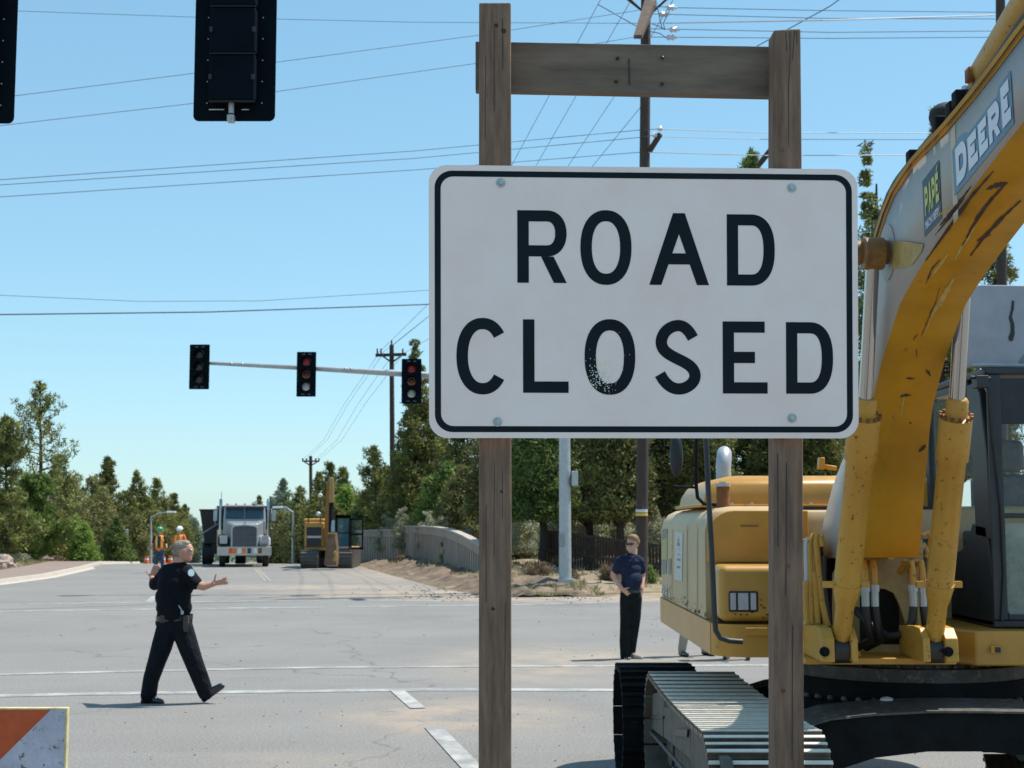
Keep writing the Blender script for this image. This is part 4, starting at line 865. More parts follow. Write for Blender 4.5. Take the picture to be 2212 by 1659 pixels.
for x0 in (1781, 2048): 
    c = P(x0, 1391, 7.99); mb = MB(); mb.tube([(c.x, 7.985, 1.29), (c.x, 8.0, 1.29)], .028, 12); mb.tube([(c.x, 7.97, 1.29), (c.x, 7.985, 1.29)], .014, 6); mb.build('pin_bolt', M['dark'], ex)
Yf = 8.75
def fx(x, y): p = P(x, y, Yf); return (p.x, p.z)
M['tan'] = mat('dirty_tan_plate', (.40, .26, .10), .7, var=.3, scale=5, spot=.15, sscale=8, spotc=(.10, .06, .03))
mb = MB()
hole = [(1857, 1392), (1857, 1290), (1868, 1277), (1885, 1272), (1912, 1272), (1932, 1282), (1945, 1310), (1957, 1350), (1957, 1380), (1945, 1393)]
outer_ = [(1800, 1408), (1800, 1240), (1820, 1206), (1870, 1206), (1920, 1206), (1960, 1206), (1990, 1240), (2000, 1340), (2000, 1400), (1990, 1408)]
for k in range(len(hole)):
    k2 = (k + 1) % len(hole); q = [outer_[k], outer_[k2], hole[k2], hole[k]]
    mb.prism([(fx(x, y)[0], Yf, fx(x, y)[1]) for x, y in q], (0, .03, 0))
mb.build('centre_frame', M['tan'], ex, smooth=0)
mb = MB(); mb.box((1.75, 9.1, 1.235), (2.75, 9.14, 1.9)); mb.build('dark_backing', M['black'], ex)  # black sheet set behind the frame opening to make it dark
mb = MB(); mb.box((2.45, 8.7, 1.235), (2.5, 9.4, 1.9)); mb.box((1.84, 8.78, 1.235), (1.88, 9.4, 1.9)); mb.build('boom_bracket', M['tan'], ex, bevel=.005)
def fitting(x, nm='hydraulic_pipe', bend=1):
    t0 = P(x, 1216, 8.45); mb = MB(); z0 = P(x, 1270, 8.45).z
    mb.tube([(t0.x - .03, 8.6, t0.z - .06), (t0.x - .02, 8.52, t0.z), (t0.x, 8.46, t0.z), (t0.x, 8.44, t0.z - .05), (t0.x, 8.44, z0)], .021, 10); o = mb.build(nm, M['cyl'], ex)
    mb = MB(); z1 = P(x, 1310, 8.44).z; mb.tube([(t0.x, 8.44, z0 + .02), (t0.x, 8.44, z0 - .02), (t0.x, 8.44, z0 - .021), (t0.x, 8.44, z1)], [.03, .03, .024, .024], 8); mb.build('crimp', M['galv'], o)
    mb = MB(); mb.tube([(t0.x, 8.44, z1), (t0.x + bend * .01, 8.44, z1 - .1), (t0.x + bend * .04, 8.48, z1 - .2), (t0.x - bend * .02, 8.6, 1.26)] if bend >= 0 else [(t0.x, 8.44, z1), (t0.x - .01, 8.44, z1 - .08), (t0.x - .05, 8.45, z1 - .16), (t0.x - .14, 8.5, z1 - .18), (t0.x - .22, 8.6, z1 - .12), (t0.x - .27, 8.8, z1 - .02)], .024, 10); mb.build('hose', M['hose'], ex)
fitting(1867); fitting(1887); fitting(1970, bend=-1); fitting(1991, bend=1)
for (pts, r, m) in (([(1741, 1360), (1742, 1240), (1741, 1175), (1744, 1163), (1750, 1170), (1751, 1230)], .014, 'galv'), ([(1752, 1345), (1750, 1250), (1748, 1172), (1755, 1157), (1762, 1166)], .018, 'cyl'), ([(1787, 1352), (1775, 1300), (1768, 1240), (1762, 1170), (1764, 1154), (1772, 1158), (1776, 1180)], .022, 'cyl'),
                    ([(1766, 1345), (1762, 1290), (1757, 1235)], .02, 'cyl'), ([(1744, 1350), (1740, 1290), (1742, 1255)], .02, 'cyl'), ([(1780, 1200), (1779, 1260), (1790, 1340)], .016, 'hose'), ([(2002, 1205), (2012, 1165), (2005, 1150), (1992, 1158)], .016, 'cyl'), ([(2010, 1260), (2008, 1200), (1996, 1178), (1985, 1195)], .02, 'tan')):
    mb = MB(); mb.tube([P(x, y, 8.55) for x, y in pts], r, 10); mb.build('hydraulic_pipe', M[m], ex)

# boom
bot = [(1781, 1206), (1857, 1204), (1866, 1082), (1872, 1000), (1880, 891), (1901, 794), (1920, 730), (1943, 659), (1967, 613), (2009, 545), (2052, 481), (2106, 400), (2160, 328), (2212, 262), (2300, 168), (2420, 60)]
top = [(1772, 1170), (1772, 1154), (1799, 1048), (1835, 956), (1862, 870), (1871, 740), (1878, 640), (1886, 570), (1895, 518), (1906, 475), (1933, 410), (1976, 346), (2047, 270), (2106, 200), (2160, 130), (2212, 59), (2300, -50), (2420, -190)]
B = [PX(x, y, XL) for x, y in bot]; T = [PX(x, y, XL) for x, y in top]
def resample(pts, n):
    d = [0]
    for a, b in zip(pts, pts[1:]): d.append(d[-1] + (b - a).length)
    out = []
    for i in range(n):
        s = d[-1] * i / (n - 1); k = max(j for j in range(len(d)) if d[j] <= s + 1e-9); k = min(k, len(pts) - 2)
        out.append(pts[k].lerp(pts[k + 1], (s - d[k]) / max(1e-9, d[k + 1] - d[k])))
    return out
B = [B[0]] + B[1:2] + resample(B[1:], 30)[1:]
T = resample(T, 31)
mb = MB(); n = len(B); off = Vector((XR - XL, 0, 0))
mb.cur = 1; mb.strip(T, B)                                     # left side
mb.strip([p + off for p in B], [p + off for p in T])           # right side
mb.cur = 0; mb.strip([p for p in B], [p + off for p in B])[0:0] if False else mb.strip([p + off for p in B][::-1], B[::-1])
mb.strip(T[::-1], [p + off for p in T][::-1])
mb.add([B[0], T[0], T[0] + off, B[0] + off], [(0, 1, 2, 3)]); mb.add([B[-1], T[-1], T[-1] + off, B[-1] + off], [(3, 2, 1, 0)])
boom = mb.build('boom', [M['boom_orange'], M['boom_side']], ex, smooth=25)
bmt = bmesh.new(); bmt.from_mesh(boom.data); bmesh.ops.remove_doubles(bmt, verts=bmt.verts, dist=1e-5); bmesh.ops.recalc_face_normals(bmt, faces=bmt.faces); bmt.to_mesh(boom.data); bmt.free()
def onside(x, y, l=.002): return PX(x, y, XL - l)
# flange lip and weld seam, pivot boss
mb = MB(); Tl = T[8:]; mb.strip([p + Vector((-.004, 0, 0)) + Vector((0, 0, .0)) for p in Tl], [p + Vector((-.004, -.012, -.028)) for p in Tl]); mb.strip([p + Vector((-.02, .004, .012)) for p in Tl], [p + Vector((-.02, -.006, -.014)) for p in Tl]); mb.build('top_flange', M['boom_orange'], boom, smooth=30)
mb = MB(); mb.add([onside(x, y) for x, y in ((2053, 284), (2063, 268), (2070, 470), (2060, 484))], [(0, 1, 2, 3)]); mb.build('weld_plate', mat('boom_plate', (.54, .40, .26), .5), boom, smooth=0)
c = onside(1917, 545, 0); mb = MB(); mb.tube([c, c + Vector((-.006, 0, 0))], .15, 32); mb.build('pivot_boss', M['boom_side'], boom, bevel=.003)
mb = MB(); c = onside(1917, 545, .006)
mb.tube([c + Vector((.02, 0, 0)), Vector((1.79, c.y, c.z))], .062, 18); mb.build('pivot_pin', mat('greasy_orange', (.22, .10, .02), .5, var=.5, scale=9, spot=.2, sscale=9, spotc=(.02, .015, .01)), boom, bevel=.006)
mb = MB(); mb.add([onside(x, y, .0065) for x, y in ((1926, 520), (1960, 522), (1995, 528), (1990, 545), (1970, 572), (1950, 580), (1926, 580))], [tuple(range(7))]); mb.build('rust_stain', mat('ochre_stain', (.42, .27, .08), .6, var=.3, scale=6), boom, smooth=0)
# dark hoses on top
mb = MB(); hp = [(1897, 548), (1899, 500), (1912, 455), (1925, 420), (1940, 393), (1972, 352), (2010, 306), (2045, 268), (2080, 228), (2120, 180), (2165, 118), (2212, 48), (2300, -65)]
mb.tube([PX(x, y, XL + .05) for x, y in hp], .026, 10); mb.build('hose', M['hose'], boom)
mb = MB(); mb.tube([PX(x + 2, y - 6, XL + .12) for x, y in hp[2:]], .022, 10); mb.build('hose', M['hose'], boom)
mb = MB()
for x, y in ((1982, 343), (2040, 272), (2070, 240), (2084, 216)): c = PX(x, y, XL + .04); mb.box(c + Vector((-.05, -.035, -.03)), c + Vector((.05, .035, .04)))
mb.build('hose_clamp', M['dark'], boom, bevel=.006)
c = PX(2047, 252, XL + .1); mb = MB(); mb.ell(c, (.09, .07, .07), 16, 10); mb.build('rubber_pad', M['rubber'], boom)
c = PX(2078, 222, XL + .06); mb = MB(); mb.tube([c, c + Vector((0, -.05, .05)), c + Vector((0, -.1, .03))], .018, 8); mb.build('fitting', M['galv'], boom)
mb = MB(); xa = XL + .17; c0, c1 = PX(2128, 172, xa), PX(2245, -20, xa); mb.tube([c0, c1, c1 + (c1 - c0) * .6], .085, 20); mb.build('arm_cylinder', M['cyl'], ex)
mb = MB(); c = PX(2103, 162, XL + .1); mb.box(c + Vector((-.03, -.03, -.03)), c + Vector((.02, .03, .03))); mb.tube([c, PX(2108, 205, XL + .1)], .012, 8); mb.build('work_lamp', M['rust'], boom)
mb = MB(); a = PX(1806, 1010, XL - .02); q = [P(1808, 1017, 9.0), P(1808, 1007, 9.0), P(1782, 1003, 9.0), P(1780, 1011, 9.0)]; mb.prism(q, (0, .06, 0)); mb.prism([P(1769, 1013, 8.98), P(1782, 1014, 8.98), P(1782, 988, 8.98), P(1771, 988, 8.98)], (0, .07, 0)); mb.build('lamp_bracket', M['yellow'], boom, bevel=.004)
# stickers and lettering on the boom
def quadmap(c00, c10, c11, c01, l): return lambda a, b, k=0: PX(*[(1 - a) * (1 - b) * c00[i] + a * (1 - b) * c10[i] + a * b * c11[i] + (1 - a) * b * c01[i] for i in (0, 1)], XL - l)
M['bluedecal'] = mat('blue_grey_decal', (.13, .22, .30), .5, var=.12, scale=6); M['whitedecal'] = mat('white_decal', (.70, .70, .74), .5, var=.06)
M['blackdecal'] = mat('dark_decal', (.035, .05, .06), .5, var=.2, scale=8); M['yeldecal'] = mat('yellow_decal', (.55, .52, .10), .5, var=.1)
f = quadmap((2062, 424), (2190, 265), (2182, 151), (2056, 315), .004)
mb = MB(); mb.add([f(0, 0), f(.18, -.01), f(1, -.02), f(1, 1), f(.80, .97), f(.76, .84), f(.58, .86), f(.55, .84), f(.27, .84), f(.24, .9), f(.2, .96), f(.12, 1.0), f(0, .9)], [tuple(range(13))]); deere = mb.build('boom_decal', M['bluedecal'], boom, smooth=0)
f2 = quadmap((2062, 424), (2190, 265), (2182, 151), (2056, 315), .007); mb = MB()
for i, (ch, x0, x1, y1) in enumerate((('D', .045, .225, .86), ('E', .25, .405, .76), ('E', .43, .575, .76), ('R', .60, .78, .8), ('E', .82, .965, .90))):
    letters_to(mb, glyph(ch, 1, 1, .30), lambda a, b, l: f2(x0 + (x1 - x0) * a, .13 + (y1 - .13) * b))
mb.build('decal_lettering', M['whitedecal'], deere, smooth=0)
f = quadmap((1997, 513), (2034, 472), (2028, 344), (1992, 392), .004); mb = MB(); mb.add([f(0, 0), f(1, 0), f(1, 1), f(0, 1)], [(0, 1, 2, 3)]); pape = mb.build('dealer_decal', M['blackdecal'], boom, smooth=0)
f2 = quadmap((1997, 513), (2034, 472), (2028, 344), (1992, 392), .007); mb = MB()
for i, ch in enumerate('PAPE'): letters_to(mb, glyph(ch, 1, 1, .26), lambda a, b, l: f2(.10 + .21 * i + .18 * a, .34 + .50 * b))
mb.add([f2(.80, .86), f2(.84, .86), f2(.90, .95), f2(.85, .95)], [(0, 1, 2, 3)])
mb.build('decal_lettering', M['yeldecal'], pape, smooth=0); mb = MB()
for i, ch in enumerate('MACHINERY'): letters_to(mb, glyph(ch, 1, 1, .24), lambda a, b, l: f2(.09 + .093 * i + .075 * a, .10 + .15 * b))
mb.build('decal_lettering', M['whitedecal'], pape, smooth=0)
# scraped paint on the underside
def under(x, y, l=.003):
    r = ray(x, y)
    for a, b in zip(B[1:], B[2:]):
        # solve CAM + k r on the segment in the YZ plane
        d = b - a; den = r.y * d.z - r.z * d.y
        if abs(den) < 1e-9: continue
        k = (a.y * d.z - (a.z - CAMZ) * d.y) / den; q = Vector((0, 0, CAMZ)) + r * k; f_ = ((q.y - a.y) * d.y + (q.z - a.z) * d.z) / (d.y ** 2 + d.z ** 2)
        if -.01 <= f_ <= 1.01: nn = Vector((0, -d.z, d.y)).normalized(); nn = -nn if nn.z > 0 else nn; return q + nn * l
    return None
M['scrape'] = mat('scraped_steel', (.055, .03, .02), .6, var=.5, scale=20); M['scuff'] = mat('yellow_scuff', (.50, .36, .10), .6, var=.3, scale=9)
rng = random.Random(5)
def scrape(pts, w, m, nm, seed=0, l=.003):
    r_ = random.Random(seed); mb = MB(); L0, R0 = [], []; N = 16; P2 = []
    for i in range(N + 1):
        f_ = i / N * (len(pts) - 1); k = min(int(f_), len(pts) - 2); P2.append((pts[k][0] + (pts[k + 1][0] - pts[k][0]) * (f_ - k), pts[k][1] + (pts[k + 1][1] - pts[k][1]) * (f_ - k)))
    for i, p in enumerate(P2):
        a, b = P2[max(0, i - 1)], P2[min(N, i + 1)]; dx_, dy_ = b[0] - a[0], b[1] - a[1]; L_ = math.hypot(dx_, dy_); ww = w * (.25 + .75 * math.sin(math.pi * (i + .6) / (N + 1.2))) * r_.uniform(.45, 1.1)
        u, v = under(p[0] - dy_ / L_ * ww, p[1] + dx_ / L_ * ww, l), under(p[0] + dy_ / L_ * ww * r_.uniform(.5, 1), p[1] - dx_ / L_ * ww, l)
        if u is None or v is None: return
        L0.append(u); R0.append(v)
    mb.strip(L0, R0); mb.build(nm, M[m], boom, smooth=0)
for k, (pts, w, m) in enumerate((([(1999, 562), (2050, 490), (2100, 420), (2146, 368)], 4.5, 'scrape'), ([(2030, 486), (2060, 452), (2098, 400)], 6, 'scrape'), ([(2020, 506), (2050, 470), (2085, 425)], 3, 'scrape'), ([(2092, 500), (2110, 470), (2140, 430), (2172, 396)], 5, 'scrape'), ([(2130, 408), (2150, 400), (2176, 394)], 6, 'scrape'),
                                 ([(2078, 530), (2100, 490), (2125, 455)], 3, 'scrape'), ([(2096, 552), (2125, 512), (2160, 474), (2205, 432)], 5, 'scrape'), ([(2110, 520), (2128, 508), (2140, 506)], 4, 'scrape'), ([(2000, 612), (2012, 580), (2030, 560)], 3, 'scrape'), ([(2012, 596), (2030, 572), (2050, 545)], 4, 'scuff'), ([(2010, 680), (2032, 650), (2060, 600)], 7, 'scuff'),
                                 ([(1990, 725), (2004, 690), (2020, 655), (2030, 620)], 1.6, 'scrape'), ([(1995, 727), (2010, 690), (2026, 650)], 2, 'scuff'), ([(2062, 560), (2078, 530), (2105, 490)], 5, 'scuff'), ([(1957, 816), (1966, 817), (1975, 817)], 3, 'scrape'), ([(1944, 856), (1955, 853), (1968, 853)], 3.5, 'scrape'), ([(2000, 798), (2006, 804), (2010, 812)], 4, 'scrape'),
                                 ([(1985, 975), (1994, 967), (1999, 960)], 5, 'scrape'), ([(1964, 912), (1966, 913), (1969, 913)], 2.5, 'scrape'), ([(1946, 900), (1950, 870), (1956, 845)], 2.5, 'scuff'), ([(2020, 470), (2040, 455), (2060, 440)], 3, 'scuff'), ([(1972, 734), (1976, 728), (1982, 720)], 1.5, 'scrape'), ([(1978, 752), (1980, 760), (1981, 772)], 1.2, 'scrape'))):
    scrape(pts, w, m, 'scrape_mark' if m == 'scrape' else 'paint_scuff', k, .003 if m == 'scrape' else .0022)
# stick and bucket beyond the frame
e = (B[-1] + T[-1]) / 2 + Vector(((XR - XL) / 2, 0, 0)); mb = MB(); s1 = Vector((e.x, 3.0, 1.2))
mb.hexa([e + Vector((-.14, .25, .2)), e + Vector((.14, .25, .2)), e + Vector((.14, -.3, .1)), e + Vector((-.14, -.3, .1)), s1 + Vector((-.12, .18, 0)), s1 + Vector((.12, .18, 0)), s1 + Vector((.12, -.12, 0)), s1 + Vector((-.12, -.12, 0))]); mb.build('stick', M['boom_orange'], ex, bevel=.01)
mb = MB(); mb.prism([(e.x - .45, 3.1, 1.2), (e.x - .45, 2.75, 1.15), (e.x - .45, 2.4, .7), (e.x - .45, 2.5, .25), (e.x - .45, 2.9, .05), (e.x - .45, 3.4, .2)], (.9, 0, 0)); mb.build('bucket', M['steel'], ex, bevel=.01)
# lift cylinders
for (x0, y0, x1, y1, xr_, yr_, lab) in ((1817, 1388, 1868, 893, 1886, 548, None), (2018, 1388, 2066, 893, 2081, 612, None)):
    a, b, c = P(x0, y0, 8.1), P(x1, y1, 7.55), P(xr_, yr_, 7.3 if xr_ < 2000 else 7.35); mb = MB(); d = (b - a)
    k = a + d * .26
    mb.tube([a, a + d * .17, a + d * .21, k, a + d * .27, b - d * .2, b - d * .2 + d.normalized() * .01, b - d * .02, b - d * .01, b], [.05, .052, .068, .078, .074, .074, .086, .086, .06, .058], 24)
    cy = mb.build('lift_cylinder', M['cyl'], ex, smooth=50)
    nd = d.normalized(); mb = MB(); mb.tube([b, b + nd * .07, b + nd * .085], [.058, .058, .048], 20); mb.build('rod_gland', M['cyl'], cy)
    mb = MB()
    for i in range(12):
        q = a + d * .985; ang = 2 * math.pi * i / 12; s = nd.cross(Vector((1, 0, 0))).normalized(); u = nd.cross(s); pc = q + (s * math.cos(ang) + u * math.sin(ang)) * .082; mb.tube([pc, pc + nd * .018], .011, 6)
    mb.build('gland_bolts', M['rust'], cy)
    mb = MB(); q = a + d * .262; mb.tube([q - nd * .012, q + nd * .012], .0795, 24); mb.box(q + Vector((-.13, -.02, -.015)), q + Vector((-.07, .03, .02))); mb.box(q + Vector((.07, -.02, -.015)), q + Vector((.12, .03, .02))); mb.build('pipe_clamp', M['cyl'], cy)
    mb = MB(); mb.tube([b, c], .036 if xr_ < 2000 else .041, 20); mb.build('piston_rod', M['chrome'], ex)
    mb = MB(); mb.tube([a + Vector((-.05, 0, -.04)), a + Vector((.05, 0, -.04))], .075, 20); mb.build('rod_eye', mat('greasy_black', (.02, .016, .012), .35), ex)
    mb = MB(); mb.tube([c + Vector((-.055, 0, 0)), c + Vector((.055, 0, 0))], .085 if xr_ < 2000 else .045, 20); mb.build('rod_eye', M['greasy_black'] if 'greasy_black' in M else MATS['greasy_orange'], ex, bevel=.01)
# right side frame under the cab
mb = MB(); mb.prism([(2.60, 8.62, 1.17), (2.72, 8.45, 1.165), (3.95, 8.42, 1.165), (3.95, 9.4, 1.165), (2.6, 9.4, 1.17)], (0, 0, .205)); mb.build('cab_deck', M['yellow_clean'], ex, bevel=.015)
c = P(2152, 1403, 8.43); mb = MB(); mb.box((c.x - .035, 8.415, c.z - .022), (c.x + .022, 8.425, c.z + .022)); mb.build('lashing_socket', M['yellow'], ex, bevel=.003)
mb = MB(); mb.box((c.x - .012, 8.41, c.z - .016), (c.x + .02, 8.414, c.z + .014)); mb.build('socket_hole', M['black'], ex)
# cab
cab = MB(); XC, XD, YC, YD = 2.89, 3.88, 8.62, 10.35
M['cabdark'] = M['greycab']
cab.prism([(XC, YC + .02, 1.38), (XC, 9.9, 1.38), (XC, 9.9, 1.80), (XC, 9.25, 1.82), (XC, 9.08, 1.88), (XC, 8.98, 2.0), (XC, YC + .1, 1.98), (XC, YC, 1.6)], (.04, 0, 0))   # lower side wall
cab.prism([(XC, YC + .02, 1.9), (XC, 8.92, 1.92), (XC, 8.93, 2.4), (XC + .0, 9.0, 2.75), (XC, 9.2, 2.86), (XC, 8.85, 2.88), (XC, YC + .14, 2.80), (XC, YC + .04, 2.4)], (.05, 0, 0))
cab.prism([(XC, 9.0, 2.75), (XC, 9.0, 2.9), (XC, 10.3, 2.9), (XC, 10.3, 2.86), (XC, 9.2, 2.85)], (.05, 0, 0))
cab.box((XC, 9.86, 1.38), (XC + .05, 9.93, 2.86)); cab.box((XC, 10.28, 1.38), (XC + .05, YD, 2.9)); cab.box((XD - .05, YC, 1.38), (XD, YC + .12, 2.88)); cab.box((XD - .05, YD - .07, 1.38), (XD, YD, 2.9)); cab.box((XD - .05, 9.4, 1.38), (XD, 9.46, 2.9))
cab.box((XC, YC, 1.376), (XD, YD, 1.42)); cab.box((XC + .05, YD - .05, 1.42), (XD - .05, YD, 2.1)); cab.box((XD - .05, YC + .12, 1.42), (XD, 9.4, 1.9)); cab.box((XC + .03, YC + .0, 2.03), (XD, YC + .02, 2.06))
cabo = cab.build('cab', M['greycab'], ex, bevel=.012)
mb = MB(); mb.box((XC - .01, YC + .0, 2.90), (XD + .01, YD + .01, 2.945)); mb.build('cab_roof', M['greycab'], cabo, bevel=.02)
mb = MB(); pl_ = [(XC + .012, 1.42), (XC + .035, 1.7), (XC + .03, 2.1), (XC + .0, 2.5), (XC - .015, 2.8)]
mb.tube([(x + .03, YC - .012, z) for x, z in pl_], .011, 8); mb.build('pillar_seal', M['black'], cabo)
def pane(q, nm, m=M['glass']): mb = MB(); mb.add(q, [tuple(range(len(q)))]); return mb.build(nm, m, cabo, smooth=0)
pane([(XC + .06, YC + .012, 2.06), (XD - .05, YC + .012, 2.06), (XD - .05, YC + .012, 2.62), (XC + .03, YC + .012, 2.62)], 'windscreen')
mb = MB(); mb.box((XC + .05, YC + .008, 2.6), (XD - .05, YC + .03, 2.88)); mb.build('sun_visor', M['black'], cabo)
mb = MB(); o_ = [(XC + .085 + .0, 1.47), (XD - .06, 1.47), (XD - .06, 2.02), (XC + .07, 2.02)]; mb.prism([(x, YC + .012, z) for x, z in [(XC + .10, 1.45), (XD - .08, 1.45), (XD - .06, 1.5), (XD - .06, 2.0), (XC + .075, 2.0), (XC + .065, 1.52)]], (0, .006, 0)); mb.build('lower_windscreen', mat('reflecting_green_glass', (.30, .36, .32), .2, var=.25, scale=9, alpha=.55), cabo)  # pale, half-opaque green stands for the reflection in this pane
mb = MB(); mb.box((XC, YC - .004, 1.42), (XC + .085, YC + .02, 2.9)); mb.box((XC + .085, YC - .004, 1.42), (XD, YC + .02, 1.455)); mb.build('front_frame', M['greycab'], cabo, bevel=.008)
pane([(XC + .02, 8.95, 1.9), (XC + .02, 9.86, 1.84), (XC + .02, 9.86, 2.84), (XC + .02, 9.2, 2.84), (XC + .02, 9.0, 2.72)], 'side_window')
pane([(XC + .06, YD - .02, 2.1), (XD - .06, YD - .02, 2.1), (XD - .06, YD - .02, 2.88), (XC + .06, YD - .02, 2.88)], 'rear_window')
pane([(XD - .02, YC + .12, 1.9), (XD - .02, 9.4, 1.9), (XD - .02, 9.4, 2.86), (XD - .02, YC + .12, 2.86)], 'door_window')
seat = thing('operator_seat', 'dark grey operator seat with headrest seen through the cab window', 'seat', (3.45, 9.7, 1.42))
mb = MB(); mb.box((3.13, 9.62, 1.86), (3.62, 9.78, 2.33)); mb.build('seat_back', M['seat'], seat, bevel=.06, seg=4)
mb = MB(); mb.box((3.23, 9.6, 2.345), (3.47, 9.72, 2.56)); mb.build('headrest', M['seat'], seat, bevel=.05, seg=4)
mb = MB(); mb.box((3.13, 9.2, 1.72), (3.62, 9.75, 1.86)); mb.build('seat_cushion', M['seat'], seat, bevel=.05, seg=4)
mb = MB(); mb.box((3.2, 9.3, 1.42), (3.55, 9.7, 1.72)); mb.build('seat_base', M['black'], seat, bevel=.02)
mb = MB(); mb.box((2.98, 9.1, 1.42), (3.1, 9.7, 1.95)); mb.box((3.64, 9.1, 1.42), (3.76, 9.7, 1.95)); mb.build('console', M['greycab'], cabo, bevel=.02)
# raised grey guard panel
mb = MB(); pts = [P(2086, 795, 8.72), P(2092, 720, 8.72), P(2098, 640, 8.72), P(2103, 622, 8.72), P(2114, 615, 8.72), P(2440, 618, 8.72), P(2450, 800, 8.72)]
mb.prism(pts, (0, .03, 0)); gp_ = mb.build('roof_panel', M['panelgrey'], ex, bevel=.01)
mb = MB(); q = [(2186, 649), (2191, 650), (2190, 668), (2186, 683), (2191, 700), (2192, 722), (2188, 736), (2181, 737), (2178, 730), (2183, 716), (2183, 700), (2179, 687), (2184, 668)]; mb.add([P(x, y, 8.717) for x, y in q], [tuple(range(len(q)))]); mb.build('tar_streak', M['black'], gp_, smooth=0)
mb = MB(); q = [(2228, 768), (2214, 775), (2203, 790), (2200, 800), (2212, 812), (2228, 815)]; mb.add([P(x, y - 12, 8.716) for x, y in q], [tuple(range(6))]); mb.build('smudge', mat('smudge', (.2, .22, .24), .6), gp_, smooth=0)
mb = MB(); a, b = P(2106, 838, 8.6), P(2131, 812, 8.6); mb.box((a.x, 8.56, a.z), (b.x, 8.66, b.z)); mb.tube([P(2095, 815, 8.6), P(2140, 818, 8.6)], .012, 8); mb.build('panel_hinge', M['greycab'], ex, bevel=.01)
mb = MB(); mb.tube([(XC - .06, YC + .1, 2.97), (XD, YC + .1, 2.955)], .014, 8); mb.build('roof_rail', M['galv'], ex)

# ================================================================== PEOPLE
def hand(pr, w, f, side, nrm, L=.185, curl=.25, spread=.22, thumb=1.0, seed=1):
    """palm and five fingers; f points along the hand, side towards the thumb, nrm out of the palm"""
    f = Vector(f).normalized(); side = (Vector(side) - f * Vector(side).dot(f)).normalized(); nrm = f.cross(side) if nrm is None else Vector(nrm).normalized()
    w = Vector(w); pl_ = L * .5
    for k in (-1.2, -.4, .4, 1.2): pr.append(('c', w + side * k * .012, w + f * pl_ + side * k * .019, .014, .0125))
    for i, (k, ln) in enumerate(((1.45, .075), (.5, .085), (-.5, .08), (-1.4, .062))):
        d1 = (f + side * spread * k * .5 + nrm * curl * .3).normalized(); d2 = (f + side * spread * k * .5 + nrm * curl * (1.0 + .2 * i)).normalized(); b = w + f * pl_ + side * k * .019
        m = b + d1 * ln * .52; pr.append(('c', b, m, .0095, .009)); pr.append(('c', m, m + d2 * ln * .5, .0088, .0075))
    b = w + f * .02 + side * .024; m = b + (f * .5 + side * thumb).normalized() * .045; pr.append(('c', b, m, .014, .011)); pr.append(('c', m, m + (f * .7 + side * thumb * .7).normalized() * .035, .0105, .009))

def patch(c, n, r, m, nm, par, ry=None):
    n = Vector(n).normalized(); a = n.cross(Vector((0, 0, 1))).normalized(); b = a.cross(n); ry = ry or r; mb = MB()
    mb.add([c + a * r * math.cos(t * math.pi / 8) + b * ry * math.sin(t * math.pi / 8) for t in range(16)], [tuple(range(16))]); return mb.build(nm, m, par, smooth=0)

# ---- officer striding to the right with both arms spread
d0 = G(335, 1519).y
def Q(x, y, o=0.0): return P(x, y, d0 + o)
off = thing('person', 'grey haired man in dark navy uniform striding with both arms spread, front left', 'person', Q(380, 1519))
pr = []
hc = Q(394, 1189)
pr += [('e', hc, (.098, .078, .118)), ('e', Q(402, 1202, -.0), (.068, .062, .058)), ('e', Q(408, 1190), (.05, .06, .085)), ('c', Q(411.5, 1187), Q(414.5, 1195), .009, .014), ('e', Q(410, 1201), (.03, .032, .018)), ('e', Q(408, 1208), (.032, .035, .025)),
       ('e', Q(397, 1193, -.078), (.018, .012, .032)), ('e', Q(397, 1193, .078), (.018, .012, .032)), ('c', Q(388, 1207), Q(384, 1226), .066, .075)]
pr += [('e', Q(380, 1262), (.19, .13, .2)), ('e', Q(377, 1310), (.18, .135, .2)), ('e', Q(377, 1345), (.17, .12, .12))]
pr += [('c', Q(404, 1240, -.04), Q(421, 1262, -.12), .058, .052), ('c', Q(421, 1262, -.12), Q(440, 1267, -.14), .052, .046), ('c', Q(440, 1267, -.14), Q(461, 1261, -.13), .046, .032)]
hand(pr, Q(461, 1260.5, -.13), (1, .02, .20), (-.1, -.2, 1), (0, 1, .1), L=.19, curl=.35, spread=.34, thumb=1.6)
pr += [('c', Q(354, 1240, .05), Q(335, 1264, .14), .056, .048), ('c', Q(335, 1264, .14), Q(328, 1249, .24), .045, .033)]
hand(pr, Q(328, 1249, .24), (.28, .1, 1), (-1, 0, .8), (1, 0, 0), L=.17, curl=.9, spread=.26, thumb=1.0)
pr += [('c', Q(363, 1352), Q(345, 1420), .085, .06), ('c', Q(345, 1420), Q(323, 1500), .06, .04), ('c', Q(393, 1352, -.02), Q(417, 1420, -.04), .085, .06), ('c', Q(417, 1420, -.04), Q(444, 1494), .06, .04)]
fuse(pr, 'body', M['skin2'], off, .0075, 3)
